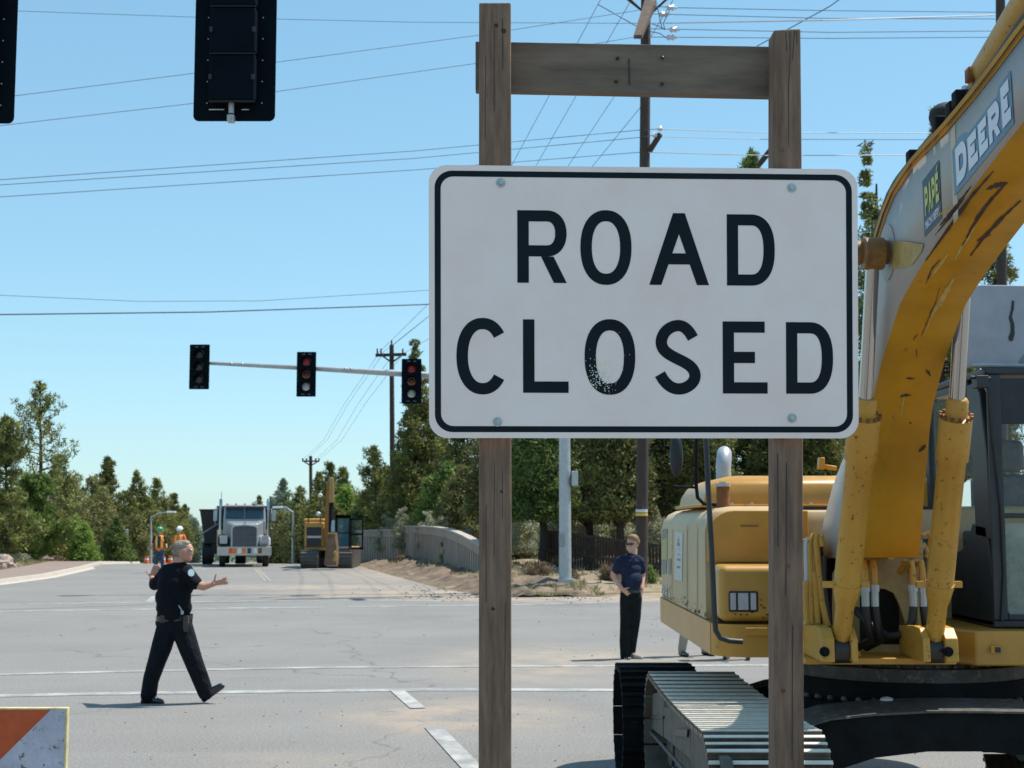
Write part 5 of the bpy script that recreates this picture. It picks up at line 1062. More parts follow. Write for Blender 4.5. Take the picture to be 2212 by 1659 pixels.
pr = [('e', Q(382, 1243), (.195, .135, .105)), ('e', Q(380, 1262), (.212, .155, .19)), ('e', Q(374, 1290), (.205, .16, .17)), ('e', Q(376, 1312), (.205, .165, .13)), ('c', Q(376, 1300), Q(377, 1331), .17, .172), ('c', Q(387, 1221), Q(384, 1232), .078, .11), ('c', Q(362, 1234), Q(402, 1234), .085, .085),
      ('c', Q(403, 1238, -.04), Q(418, 1254, -.1), .088, .076), ('c', Q(418, 1254, -.1), Q(422, 1259, -.12), .076, .078), ('c', Q(358, 1238, .03), Q(343, 1258, .1), .088, .08), ('c', Q(343, 1258, .1), Q(334, 1263, .14), .08, .066), ('c', Q(334, 1263, .14), Q(333, 1258, .17), .066, .06),
      ('c', Q(398, 1270, -.06), Q(402, 1318, -.04), .07, .06), ('c', Q(352, 1290, .03), Q(350, 1330, .02), .055, .06)]
shirt = fuse(pr, 'uniform_shirt', M['navy'], off, .011, 3)
pr = [('e', Q(377, 1342), (.205, .155, .10)), ('e', Q(377, 1354), (.2, .15, .10)), ('c', Q(363, 1350), Q(349, 1398), .125, .118), ('c', Q(349, 1398), Q(340, 1425), .118, .105), ('c', Q(340, 1425), Q(326, 1468), .105, .092), ('c', Q(326, 1468), Q(321, 1502), .09, .092),
      ('c', Q(391, 1350, -.02), Q(408, 1400, -.04), .128, .115), ('c', Q(408, 1400, -.04), Q(418, 1428, -.04), .115, .105), ('c', Q(418, 1428, -.04), Q(436, 1474, -.02), .105, .095), ('c', Q(436, 1474, -.02), Q(444, 1496), .095, .088),
      ('c', Q(429, 1445, -.1), Q(436, 1450, -.1), .02, .012), ('c', Q(395, 1362, -.1), Q(404, 1380, -.1), .035, .03), ('e', Q(345, 1345, .02), (.05, .06, .06))]
fuse(pr, 'trousers', M['navy_trouser'], off, .011, 3)
for nm, (h, t) in (('shoe', (Q(313, 1512), Q(348, 1516, -.02))), ('shoe', (Q(442, 1506), Q(476, 1482, -.03)))):
    d = (t - h).normalized(); up = Vector((0, 0, 1)); u = (up - d * up.dot(d)).normalized()
    fuse([('c', h + u * .01, h + d * .09 + u * .025, .046, .048), ('c', h + d * .09 + u * .01, t + u * .0, .046, .034), ('c', h - d * .02 - u * .02, t + d * .02 - u * .018, .03, .026)], nm, M['leather'], off, .008, 3)
mb = MB(); bc = Q(377, 1334); ring = [bc + Vector((.207 * math.cos(a), .158 * math.sin(a), .01 * math.sin(a + 1))) for a in [i * math.pi / 12 for i in range(25)]]
mb.strip([p + Vector((0, 0, .028)) for p in ring], [p - Vector((0, 0, .028)) for p in ring]); mb.build('duty_belt', M['leather'], off, smooth=60)
mb = MB(); c = Q(402, 1340, -.1); mb.box(c + Vector((-.03, -.04, -.13)), c + Vector((.03, .02, .05))); mb.build('holster', M['leather'], off, bevel=.012)
mb = MB(); c = Q(352, 1336, -.12); mb.box(c + Vector((-.03, -.03, -.05)), c + Vector((.03, .02, .04))); mb.build('belt_pouch', M['leather'], off, bevel=.01)
mb = MB(); c = Q(393, 1323, -.16); mb.tube([Q(386, 1308, -.15), Q(391, 1316, -.165), Q(395, 1327, -.17)], .006, 6); mb.box(c + Vector((-.01, -.01, -.02)), c + Vector((.018, .006, .018))); mb.build('key_clip', M['galv'], off)
fuse([('e', Q(392, 1181), (.101, .083, .075)), ('e', Q(386, 1191), (.074, .079, .085)), ('e', Q(399, 1173), (.066, .068, .035)), ('e', Q(388, 1200), (.046, .068, .055))], 'hair', M['hair'], off, .009, 1)
mb = MB(); mb.tube([Q(397, 1188, -.083), Q(411, 1187, -.07), Q(416, 1188, -.03), Q(416, 1188, .03)], .006, 6); mb.ell(Q(413.5, 1188.5, -.045), (.016, .02, .015)); mb.build('sunglasses', M['chrome'], off)
patch(Q(413, 1237, -.198), (.35, -1, .25), .036, mat('sleeve_badge', (.55, .68, .72), .5, var=.1), 'sleeve_badge', shirt, .042)
patch(Q(414, 1241.5, -.2), (.35, -1, .2), .028, mat('badge_yellow', (.6, .6, .2), .5), 'sleeve_badge', shirt, .016)

# ---- man in the navy polo
d0 = G(1352, 1423).y
man = thing('person', 'man in navy polo shirt and sunglasses standing beside the excavator', 'person', Q(1358, 1423))
pr = [('e', Q(1366, 1171), (.078, .095, .112)), ('e', Q(1362, 1184, -.03), (.062, .07, .055)), ('c', Q(1359, 1177, -.1), Q(1358, 1182, -.108), .009, .014), ('e', Q(1359.5, 1187, -.09), (.026, .02, .012)), ('e', Q(1361, 1191, -.07), (.03, .03, .022)), ('e', Q(1378, 1177), (.013, .02, .03)), ('e', Q(1354.5, 1178, .02), (.012, .02, .03)), ('c', Q(1368, 1186), Q(1366, 1204), .062, .07)]
pr += [('e', Q(1361, 1228), (.16, .11, .16)), ('e', Q(1362, 1260), (.14, .12, .14)), ('e', Q(1362, 1285), (.13, .11, .1)),
       ('c', Q(1337, 1212, -.02), Q(1325, 1243, .0), .06, .046), ('c', Q(1325, 1243, .0), Q(1343, 1272, -.11), .047, .033)]
hand(pr, Q(1344, 1273, -.12), (.75, -.1, -.55), (.5, -.3, .9), (.3, 1, 0), L=.17, curl=.5, spread=.2, thumb=.7)
pr += [('c', Q(1385, 1214, .04), Q(1388, 1245, .14), .055, .045), ('c', Q(1388, 1245, .14), Q(1386, 1272, .02), .045, .034)]
hand(pr, Q(1386, 1273, .02), (-.2, -.1, -1), (-.6, -.6, 0), (-.5, .6, 0), L=.17, curl=.5, spread=.15, thumb=.6)
pr += [('c', Q(1353, 1292), Q(1352, 1350), .08, .06), ('c', Q(1352, 1350), Q(1350, 1416), .055, .04), ('c', Q(1373, 1292), Q(1369, 1348), .08, .06), ('c', Q(1369, 1348), Q(1363, 1412, .1), .055, .04)]
fuse(pr, 'body', M['skin'], man, .0085, 3)
pr = [('e', Q(1360, 1214), (.17, .12, .08)), ('e', Q(1361, 1230), (.172, .135, .14)), ('e', Q(1366, 1252, -.02), (.155, .155, .14)), ('c', Q(1363, 1250), Q(1362, 1276), .145, .148), ('c', Q(1344, 1210), Q(1378, 1209), .072, .07), ('c', Q(1366, 1200), Q(1363, 1208), .074, .1),
      ('c', Q(1339, 1213, -.02), Q(1331, 1232, -.01), .082, .068), ('c', Q(1383, 1213, .04), Q(1387, 1232, .09), .072, .06)]
polo = fuse(pr, 'polo_shirt', M['polo'], man, .011, 3)
mb = MB(); mb.tube([Q(1355, 1199, -.1), Q(1366, 1206, -.14), Q(1375, 1199, -.08)], .012, 8); mb.tube([Q(1366, 1206, -.14), Q(1367, 1218, -.15)], .006, 6); mb.build('collar', M['polo'], polo)
pr = [('e', Q(1362, 1283), (.158, .14, .09)), ('e', Q(1362, 1296), (.155, .13, .1)), ('c', Q(1353, 1292), Q(1352, 1345), .1, .088), ('c', Q(1352, 1345), Q(1349, 1385), .088, .076), ('c', Q(1349, 1385), Q(1350, 1419), .076, .072),
      ('c', Q(1373, 1292), Q(1372, 1335), .1, .085), ('c', Q(1372, 1335), Q(1366, 1385, .05), .085, .072), ('c', Q(1366, 1385, .05), Q(1363, 1410, .1), .072, .068)]
fuse(pr, 'trousers', M['blacktrouser'], man, .011, 3)
mb = MB(); bc = Q(1362, 1277); mb.strip([bc + Vector((.158 * math.cos(i * math.pi / 12), .15 * math.sin(i * math.pi / 12), .018)) for i in range(25)], [bc + Vector((.158 * math.cos(i * math.pi / 12), .15 * math.sin(i * math.pi / 12), -.018)) for i in range(25)]); mb.build('belt', M['leather'], man, smooth=60)
fuse([('c', Q(1350, 1421), Q(1357, 1425, -.14), .045, .036)], 'shoe', M['leather'], man, .009, 2)
fuse([('c', Q(1365, 1414, .08), Q(1372, 1418, .0), .045, .042), ('c', Q(1372, 1418, .0), Q(1385, 1421, -.06), .04, .03)], 'shoe', mat('sunlit_leather', (.34, .28, .22), .35, coat=.3), man, .009, 2)  # lighter leather paints the sunlight on this shoe
fuse([('e', Q(1368, 1164), (.085, .1, .07)), ('e', Q(1373, 1170, .03), (.065, .085, .07)), ('e', Q(1364, 1159, -.04), (.06, .06, .035))], 'hair', M['hair2'], man, .009, 1)
mb = MB(); mb.ell(Q(1356.5, 1175.5, -.098), (.03, .014, .017)); mb.ell(Q(1365, 1175, -.1), (.03, .014, .017)); mb.tube([Q(1368, 1174, -.095), Q(1377.5, 1173.5, -.02)], .006, 6); mb.tube([Q(1357, 1174, -.1), Q(1365, 1174, -.105)], .006, 6); mb.build('sunglasses', M['black'], man)

# ---- simpler standing people (mostly hidden or far away)
def standing(loc, H, rz, label, cat='person', shirt=None, trousers=None, shoe=None, step=.12, hat=None, vest=None, hair=None, arms=((-.28, -.02, .95), (.28, -.05, .95)), vox=.016, skin=None, vestopen=False):
    s = H / 1.8; t = thing('person', label, cat, loc); R = Matrix.Rotation(rz, 3, 'Z'); O = Vector(loc); L = lambda x, y, z: O + R @ Vector((x, y, z)) * s
    skin = skin or M['skin2']; pr = [('e', L(0, 0, 1.66), (.08 * s, .095 * s, .115 * s)), ('e', L(0, -.03, 1.6), (.06 * s, .07 * s, .05 * s)), ('c', L(0, -.1, 1.66), L(0, -.105, 1.62), .01, .015), ('c', L(0, 0, 1.58), L(0, 0, 1.46), .058 * s, .065 * s), ('e', L(0, 0, 1.3), (.16 * s, .11 * s, .2 * s)), ('e', L(0, 0, 1.02), (.14 * s, .11 * s, .16 * s))]
    for sx, (ax, ay, az) in zip((-1, 1), arms):
        el = L(sx * .25, .03, 1.15); wr = L(ax, ay - .1, az); pr += [('c', L(sx * .19, 0, 1.42), el, .055 * s, .045 * s), ('c', el, wr, .044 * s, .032 * s)]
        hand(pr, wr, wr - el, (0, -1, .1), (-sx, 0, 0), L=.17, curl=.4, spread=.15, thumb=.6)
    pr += [('c', L(-.09, 0, .9), L(-.1 - step * .3, -.02, .48), .075 * s, .055 * s), ('c', L(-.1 - step * .3, -.02, .48), L(-.1 - step * .6, .04, .07), .05 * s, .038 * s), ('c', L(.09, 0, .9), L(.1 + step * .3, -.05, .48), .075 * s, .055 * s), ('c', L(.1 + step * .3, -.05, .48), L(.1 + step, 0, .07), .05 * s, .038 * s)]
    fuse(pr, 'body', skin, t, vox * .7, 2)
    sh = [('e', L(0, 0, 1.42), (.2 * s, .12 * s, .08 * s)), ('e', L(0, 0, 1.3), (.185 * s, .135 * s, .18 * s)), ('c', L(0, 0, 1.2), L(0, 0, .98), .155 * s, .15 * s)]
    for sx in (-1, 1): sh.append(('c', L(sx * .18, 0, 1.42), L(sx * .245, .02, 1.22), .075 * s, .065 * s))
    so_ = fuse(sh, 'shirt', shirt, t, vox, 2)
    fuse([('e', L(0, 0, .95), (.165 * s, .135 * s, .11 * s)), ('c', L(-.085, 0, .88), L(-.1 - step * .3, -.02, .48), .095 * s, .078 * s), ('c', L(-.1 - step * .3, -.02, .48), L(-.1 - step * .6, .04, .1), .075 * s, .065 * s), ('c', L(.085, 0, .88), L(.1 + step * .3, -.05, .48), .095 * s, .078 * s), ('c', L(.1 + step * .3, -.05, .48), L(.1 + step, 0, .1), .075 * s, .065 * s)], 'trousers', trousers, t, vox, 2)
    for x, y in ((-.1 - step * .6, .04), (.1 + step, 0)): fuse([('c', L(x, y + .03, .045), L(x + (.04 if x > 0 else -.02), y - .17, .035), .045 * s, .035 * s)], 'shoe', shoe or M['leather'], t, .01, 2)
    if vest:
        v = [('e', L(0, 0, 1.42), (.2 * s, .14 * s, .085 * s)), ('e', L(0, 0, 1.28), (.205 * s, .155 * s, .2 * s)), ('c', L(0, 0, 1.2), L(0, 0, 1.0), .172 * s, .168 * s)]
        vo = fuse(v, 'vest', vest, t, vox, 2)
        for sx in (-1, 1):
            mb = MB(); pts = [L(sx * .1, .1, 1.49), L(sx * .1, -.1, 1.47), L(sx * .1, -.15, 1.36), L(sx * .1, -.158, 1.2), L(sx * .1, -.165, 1.03)]; mb.strip([p + R @ Vector((-.025, -.012, 0)) for p in pts], [p + R @ Vector((.025, -.012, 0)) for p in pts]); mb.build('reflective_stripe', M['vesty'], vo, smooth=0)
        if vestopen:
            mb = MB(); pts = [L(0, -.13, 1.46), L(0, -.165, 1.36), L(0, -.172, 1.2), L(0, -.182, 1.0)]; mb.strip([p + Vector((-.06, -.006, 0)) for p in pts], [p + Vector((.05, -.006, 0)) for p in pts]); mb.build('open_front', M['black'], vo, smooth=0)
    if hat:
        mb = MB(); c = L(0, 0, 1.735); mb.ell(c, (.125 * s, .145 * s, .11 * s), 20, 10); mb.tube([c - Vector((0, 0, .02)), c - Vector((0, 0, .005))], .15 * s, 20); mb.box(L(-.07, -.2, 1.715), L(.07, -.1, 1.73)); mb.build('hard_hat', hat, t)
    elif hair: fuse([('e', L(0, .02, 1.72), (.088 * s, .1 * s, .075 * s))], 'hair', hair, t, .012, 1)
    return t
g = G(1497, 1417); standing((g.x, g.y, 0), 1.78, .45, 'person in khaki trousers whose legs show beneath the excavator body', shirt=M['white'], trousers=M['khaki'], hair=M['hair2'], step=.12)
g = G(1591, 1424); standing((g.x, g.y, 0), 1.76, -.3, 'person in dark trousers whose feet show below the excavator toolbox', shirt=M['polo'], trousers=M['blacktrouser'], hair=M['hair'], step=.06)
g = P(343, 1236, 58); standing((g.x, 58, 0), 1.82, .15, 'road worker in green hard hat and open orange vest', shirt=mat('dark_tee', (.02, .012, .012), .8), trousers=M['jeans'], hat=M['greenhat'], vest=M['vest'], vestopen=True, vox=.02, step=.06, arms=((-.3, -.02, .98), (.3, 0, .98)))
g = P(386, 1236, 58); standing((g.x, 58, 0), 1.84, -.1, 'road worker in white hard hat behind the uniformed man', shirt=mat('orange_shirt', (.8, .13, .05), .8), trousers=M['jeans'], hat=M['whitehat'], vest=M['vest'], vox=.02, arms=((-.33, -.02, .98), (.3, 0, .95)))

# ================================================================== VEHICLES FURTHER OFF
def wheel(par, c, r, w, rim=M['galv'], dual=False):
    mb = MB(); c = Vector(c); mb.tube([c - Vector((w / 2, 0, 0)), c - Vector((w / 2 - .03, 0, 0)), c + Vector((w / 2 - .03, 0, 0)), c + Vector((w / 2, 0, 0))], [r * .93, r, r, r * .93], 28); o = mb.build('wheel', M['rubber'], par)
    for s in (-1, 1):
        mb = MB(); mb.tube([c + Vector((s * w / 2, 0, 0)), c + Vector((s * (w / 2 + .012), 0, 0))], r * .58, 18); mb.tube([c + Vector((s * (w / 2 + .01), 0, 0)), c + Vector((s * (w / 2 + .06), 0, 0))], r * .2, 10); mb.build('rim', rim, o)
    return o
# dump truck, built nose towards -Y around its own origin and then turned
def dump_truck():
    t = thing('dump_truck', 'silver dump truck with a big square grille and chrome bumper facing the camera', 'dump truck', (0, 0, 0))
    mb = MB(); mb.box((-1.22, -.05, .52), (1.22, .12, .93)); bp = mb.build('bumper', mat('bright_bumper', (.50, .46, .42), .4, .2, var=.1), t, bevel=.03)
    mb = MB()
    rr = random.Random(3); cols = []
    for k, (x, m) in enumerate(((-.52, 'vest'), (-.30, 'white'), (-.10, 'vest'), (.14, 'jeans'), (.42, 'white'), (.62, 'rust'), (-.7, 'orange'))):
        mb = MB(); mb.box((x, -.058, .62), (x + .17, -.052, .86)); mb.build('bumper_sticker', M[m], bp)
    # hood
    prof = lambda z: 1
    mb = MB(); mb.hexa([(-.62, 0, .93), (.62, 0, .93), (.88, 1.5, .93), (-.88, 1.5, .93), (-.60, .02, 1.98), (.60, .02, 1.98), (.86, 1.5, 2.12), (-.86, 1.5, 2.12)]); mb.build('hood', M['truckgrey'], t, bevel=.09, seg=4)
    mb = MB(); mb.prism([(x, -.03, z) for x, z in [(-.6, .88), (.6, .88), (.6, 1.78), (.5, 1.90), (0, 1.95), (-.5, 1.90), (-.6, 1.78)]], (0, .05, 0)); gs = mb.build('grille_surround', M['galv'], t, bevel=.015)
    mb = MB(); mb.prism([(x, -.036, z) for x, z in [(-.54, .93), (.54, .93), (.54, 1.75), (.45, 1.84), (0, 1.88), (-.45, 1.84), (-.54, 1.75)]], (0, .03, 0)); gl = mb.build('grille', mat('dark_grille', (.07, .075, .085), .4, .4), gs)
    mb = MB()
    for k in range(19): x = -.51 + k * .0567; mb.box((x - .006, -.044, .95), (x + .006, -.036, 1.76))
    for z in (1.1, 1.35, 1.6): mb.box((-.54, -.045, z), (.54, -.037, z + .014))
    mb.box((-.012, -.05, .93), (.012, -.036, 1.88)); mb.build('grille_bars', mat('grille_bar', (.16, .16, .17), .4, .5), gl)
    mb = MB(); mb.box((-.06, -.05, 1.97), (.06, .03, 2.07)); mb.build('hood_emblem', M['chrome'], t, bevel=.02)
    for s in (-1, 1):
        mb = MB(); x0, x1 = sorted((s * .68, s * 1.2)); mb.hexa([(x0, .1, .95), (x1, .1, .95), (x1, 1.3, .95), (x0, 1.3, .95), (x0, .3, 1.42), (x1, .35, 1.32), (x1, 1.2, 1.36), (x0, 1.3, 1.5)]); mb.build('fender', M['truckgrey'] if s > 0 else M['truckdark'], t, bevel=.08, seg=3)
        mb = MB(); mb.box((s * .93 - .17, -.02, 1.06), (s * .93 + .17, .2, 1.42)); hl_ = mb.build('headlight', M['galv'], t, bevel=.03)
        for zz in (1.14, 1.31): mb = MB(); mb.box((s * .93 - .13, -.035, zz), (s * .93 + .13, -.02, zz + .12)); mb.build('lens', M['lens'], hl_, bevel=.02)
        mb = MB(); mb.box((s * .93 - .05, .05, 1.43), (s * .93 + .05, .15, 1.52)); mb.build('turn_signal', M['rust'], t, bevel=.01)
    # cab
    mb = MB(); mb.hexa([(-.98, 1.45, 1.1), (.98, 1.45, 1.1), (.98, 2.9, 1.1), (-.98, 2.9, 1.1), (-.98, 1.45, 2.12), (.98, 1.45, 2.12), (.98, 2.9, 2.12), (-.98, 2.9, 2.12)]); mb.hexa([(-.98, 1.47, 2.1), (.98, 1.47, 2.1), (.98, 2.9, 2.1), (-.98, 2.9, 2.1), (-.94, 1.72, 2.86), (.94, 1.72, 2.86), (.94, 2.9, 2.86), (-.94, 2.9, 2.86)]); cb = mb.build('cab', M['truckgrey'], t, bevel=.05, seg=3)
    mb = MB(); mb.add([(-.88, 1.478, 2.2), (.88, 1.478, 2.2), (.86, 1.67, 2.74), (-.86, 1.67, 2.74)], [(0, 1, 2, 3)]); mb.build('windscreen', M['darkglass'], cb, smooth=0)
    mb = MB(); mb.box((-.01, 1.44, 2.2), (.01, 1.7, 2.74), rot=Matrix.Rotation(0, 3, 'X')); mb.box((-.97, 1.35, 2.78), (.97, 1.75, 2.81)); mb.build('sun_visor', M['truckgrey'], cb, bevel=.01)
    for s in (-1, 1): mb = MB(); mb.add([(s * .985, 1.75, 2.2), (s * .985, 2.5, 2.2), (s * .955, 2.5, 2.72), (s * .955, 1.9, 2.72)], [(0, 1, 2, 3)]); mb.build('side_window', M['darkglass'], cb, smooth=0)
    for k in range(5): mb = MB(); x = -.8 + k * .4; mb.box((x - .05, 1.78, 2.86), (x + .05, 1.86, 2.92)); mb.build('marker_light', M['orange'], cb, bevel=.01)
    mb = MB(); mb.tube([(.5, 2.0, 2.9), (.5, 1.9, 2.95), (.5, 1.6, 2.96)], [.05, .05, .08], 12); mb.build('air_horn', M['chrome'], cb)
    for s in (-1, 1):
        mb = MB(); mb.tube([(s * 1.12, 3.05, 1.2), (s * 1.12, 3.05, 2.9), (s * 1.12, 3.1, 3.05), (s * 1.12, 3.25, 3.1)], .075, 14); mb.build('exhaust_stack', M['chrome'], t)
        mb = MB(); mb.tube([(s * 1.1, 2.6, .9), (s * 1.1, 2.6, 1.7)], .19, 16); mb.build('air_cleaner', M['chrome'], t)
        mb = MB(); mb.tube([(s * .98, 1.7, 2.7), (s * 1.35, 1.65, 2.7), (s * 1.35, 1.65, 1.95), (s * 1.0, 1.7, 1.95)], .014, 6); mi = mb.build('mirror_bracket', M['chrome'], t)
        mb = MB(); mb.box((s * 1.35 - .09, 1.63, 2.1), (s * 1.35 + .09, 1.68, 2.6)); mb.build('mirror', M['galv'], mi, bevel=.02)
        mb = MB(); mb.tube([(s * .95, 2.3, .75), (s * .95, 3.7, .75)], .3, 18); mb.build('fuel_tank', M['chrome'], t)
    mb = MB(); mb.box((-.45, .1, .6), (.45, 9.0, .9)); mb.build('chassis', M['truckdark'], t)
    mb = MB(); mb.hexa([(-1.1, 3.4, 1.15), (1.1, 3.4, 1.15), (1.1, 8.8, 1.15), (-1.1, 8.8, 1.15), (-1.27, 3.25, 2.75), (1.27, 3.25, 2.75), (1.27, 9.0, 2.65), (-1.27, 9.0, 2.65)]); mb.box((-1.32, 3.2, 2.72), (1.32, 3.35, 2.82)); bd = mb.build('dump_body', M['truckdark'], t, bevel=.02)
    for s in (-1, 1):
        mb = MB()
        for k in range(6): y = 3.8 + k * .9; mb.hexa([(s * 1.12 - .04, y, 1.2), (s * 1.12 + .04, y, 1.2), (s * 1.12 + .04, y + .08, 1.2), (s * 1.12 - .04, y + .08, 1.2), (s * 1.29 - .04, y, 2.7), (s * 1.29 + .04, y, 2.7), (s * 1.29 + .04, y + .08, 2.7), (s * 1.29 - .04, y + .08, 2.7)])
        mb.build('side_stakes', M['truckdark'], bd)
    mb = MB(); mb.tube([(1.16, 3.15, 2.5), (1.22, 3.15, 3.0)], .03, 6); mb.tube([(-1.1, 3.0, 2.9), (-1.1, 3.0, 3.5)], .015, 6); mb.build('antenna', M['wire'], t)
    for s in (-1, 1):
        wheel(t, (s * .98, .9, .53), .53, .28)
        for y in (6.2, 7.5): wheel(t, (s * .93, y, .53), .53, .5)
    return t
g = P(527, 1225, 65.5); dt = dump_truck(); dt.location = (g.x, 65.5, 0); dt.rotation_euler = (0, 0, math.radians(11))
# dark trailer body next to it
td = thing('dump_trailer', 'dark dump trailer box with a grey diagonal rib parked behind the silver truck', 'trailer', (0, 0, 0))  # the grey diagonal rib is an edge catching light
mb = MB(); mb.hexa([(-.95, 0, 1.0), (.95, 0, 1.0), (.95, 7, 1.0), (-.95, 7, 1.0), (-1.2, -.1, 2.62), (1.2, -.1, 2.62), (1.2, 7, 2.62), (-1.2, 7, 2.62)]); mb.box((-.6, 0, .5), (.6, 7, 1.0)); bdy = mb.build('trailer_body', M['truckdark'], td, bevel=.03)
mb = MB(); mb.box((-1.24, -.14, 2.6), (1.24, 0, 2.68)); mb.build('top_rail', M['truckdark'], bdy)
mb = MB(); mb.hexa([(-1.12, -.06, 1.42), (-.3, -.05, 1.95), (-.3, .0, 1.95), (-1.12, 0, 1.42), (-1.13, -.08, 1.50), (-.3, -.08, 2.03), (-.3, .0, 2.03), (-1.13, 0, 1.50)]); mb.build('lit_diagonal_edge', M['galv'], bdy)  # pale grey stands for light caught on the diagonal edge
for s in (-1, 1):
    for y in (.5, 1.9, 5.4): wheel(td, (s * .8, y, .53), .53, .5)
g = P(488, 1222, 70); td.location = (g.x - .1, 70, 0); td.rotation_euler = (0, 0, math.radians(11))

# far excavator
fe = thing('excavator', 'smaller yellow excavator with raised boom and open cab door beside the grey wall', 'excavator', (0, 0, 0))
dE = 64.0
def EP(x, y, o=0): return P(x, y, dE + o)
def ebox(x0, y0, x1, y1, o0, o1): a, b = EP(x0, y1, o0), EP(x1, y0, o0); return (a.x, dE + o0, a.z), (b.x, dE + o1, b.z)
for x0, x1 in ((651, 689), (730, 762)):
    a, b = EP(x0, 1222).x, EP(x1, 1222).x; mb = MB(); R = .4; n = 24
    pth = [(dE + 3.2 * 0 - R * math.sin(math.pi * k / 12), .42 + R * math.cos(math.pi * k / 12)) for k in range(13)] + [(dE + 3 + R * math.sin(math.pi * k / 12), .42 - R * math.cos(math.pi * k / 12)) for k in range(13)]
    mb.prism([(a, y, z) for y, z in pth], (b - a, 0, 0))
    for k in range(8):
        ang = math.pi * (k + .5) / 8; y, z = dE - (R + .01) * math.sin(ang), .42 + (R + .01) * math.cos(ang); mb.box((a - .01, y - .02, z - .03), (b + .01, y + .02, z + .03))
    mb.build('track', M['steel'], fe, bevel=.01)
mb = MB(); mb.box(*ebox(686, 1180, 732, 1205, .6, 2.6)); mb.build('car_body', M['dark'], fe, bevel=.02)
mb = MB(); mb.box(*ebox(657, 1128, 700, 1182, .3, 3.4)); mb.box(*ebox(657, 1182, 762, 1190, .3, 3.4)); hs = mb.build('engine_housing', mat('far_yellow', (.46, .24, .05), .5, var=.15), fe, bevel=.08, seg=3)
mb = MB(); mb.box(*ebox(662, 1139, 694, 1157, .27, .29)); mb.box(*ebox(662, 1163, 694, 1180, .27, .29)); mb.build('vent', M['black'], hs)
mb = MB(); mb.box(*ebox(664, 1157.5, 694, 1162, .22, .3)); mb.build('step_plate', M['galv'], hs)
mb = MB(); mb.box(*ebox(655, 1120, 702, 1129, .5, 3.2)); mb.build('hood', M['far_yellow'] if 'far_yellow' in M else MATS['far_yellow'], fe, bevel=.08)
mb = MB(); mb.tube([EP(666, 1130, .3), EP(666, 1102, .3)], .025, 6); mb.tube([EP(692, 1130, .3), EP(692, 1075, .5)], .03, 6); mb.build('hand_rail', M['black'], fe)
mb = MB(); mb.ell(EP(692, 1070, .5), (.1, .06, .1)); mb.ell(EP(688, 1110, .2), (.1, .06, .1)); mb.build('work_lamp', M['white'], fe)
mb = MB(); mb.hexa([EP(698, 1185, .4), EP(713, 1185, .4), EP(713, 1185, 1.0), EP(698, 1185, 1.0), EP(705, 1058, -1.2), EP(716, 1058, -1.2), EP(716, 1058, -.7), EP(705, 1058, -.7)]); mb.hexa([EP(705, 1058, -1.2), EP(716, 1058, -1.2), EP(716, 1058, -.7), EP(705, 1058, -.7), EP(710, 1033, -1.8), EP(720, 1033, -1.8), EP(720, 1033, -1.3), EP(710, 1033, -1.3)]); bm_ = mb.build('boom', mat('far_boom', (.30, .15, .035), .5, var=.2), fe, bevel=.03)
mb = MB(); mb.hexa([EP(709, 1190, -2.0), EP(723, 1190, -2.0), EP(723, 1190, -1.7), EP(709, 1190, -1.7), EP(711, 1034, -2.2), EP(721, 1034, -2.2), EP(721, 1034, -1.8), EP(711, 1034, -1.8)]); 
mb = MB(); mb.hexa([EP(711, 1086, -2.5), EP(722, 1086, -2.5), EP(722, 1086, -2.1), EP(711, 1086, -2.1), EP(712, 1032, -2.3), EP(721, 1032, -2.3), EP(721, 1032, -1.8), EP(712, 1032, -1.8)]); mb.build('stick', mat('far_stick', (.40, .24, .07), .5, var=.15), fe, bevel=.03)
mb = MB(); mb.tube([EP(716, 1084, -2.3), EP(715, 1150, -2.6)], .11, 10); mb.build('stick_lower', M['dark'], fe)
mb = MB(); mb.tube([EP(719, 1125, -2.5), EP(719, 1150, -2.7)], .09, 10); mb.build('cylinder', M['chrome'], fe)
mb = MB(); mb.prism([EP(700, 1222, -2.6), EP(727, 1222, -2.6), EP(728, 1195, -2.6), EP(724, 1150, -2.6), EP(708, 1150, -2.6), EP(703, 1190, -2.6)], (0, .7, 0)); bk = mb.build('bucket', mat('rusty_bucket', (.17, .10, .06), .7, var=.4, scale=3), fe, bevel=.04)
mb = MB(); mb.box(*ebox(708, 1150, 726, 1154, -2.7, -2.6)); mb.tube([EP(722, 1190, -2.75), EP(726, 1200, -2.75), EP(722, 1212, -2.75)], .07, 8); mb.build('linkage', MATS['far_stick'], bk)
mb = MB()
for (a, b) in (((724, 1116), (729, 1192)), ((753, 1116), (757, 1192)), ((724, 1114), (757, 1120)), ((724, 1186), (757, 1194)), ((724, 1150), (757, 1152))): mb.box(*ebox(a[0], a[1], b[0], b[1], .2, .3)) 
mb.box(*ebox(724, 1112, 757, 1117, .2, 2.0)); mb.box(*ebox(724, 1160, 757, 1194, 1.9, 2.0)); cb = mb.build('cab', M['dark'], fe)
mb = MB(); mb.add([EP(729, 1187, .24), EP(753, 1187, .24), EP(753, 1119, .24), EP(729, 1119, .24)], [(0, 1, 2, 3)]); mb.build('windscreen', mat('blue_glass', (.05, .16, .22), .1, alpha=.75), cb, smooth=0)
mb = MB()
for q in ((757, 1120, 760, 1184), (781, 1122, 785, 1186), (757, 1120, 783, 1123), (757, 1152, 784, 1156), (757, 1182, 785, 1187)): mb.box(*ebox(*q, .1, .16))
dr = mb.build('open_door', M['dark'], fe); mb = MB(); mb.add([EP(760, 1182, .13), EP(781, 1182, .13), EP(781, 1123, .13), EP(760, 1123, .13)], [(0, 1, 2, 3)]); mb.build('door_glass', M['glass'], dr, smooth=0)

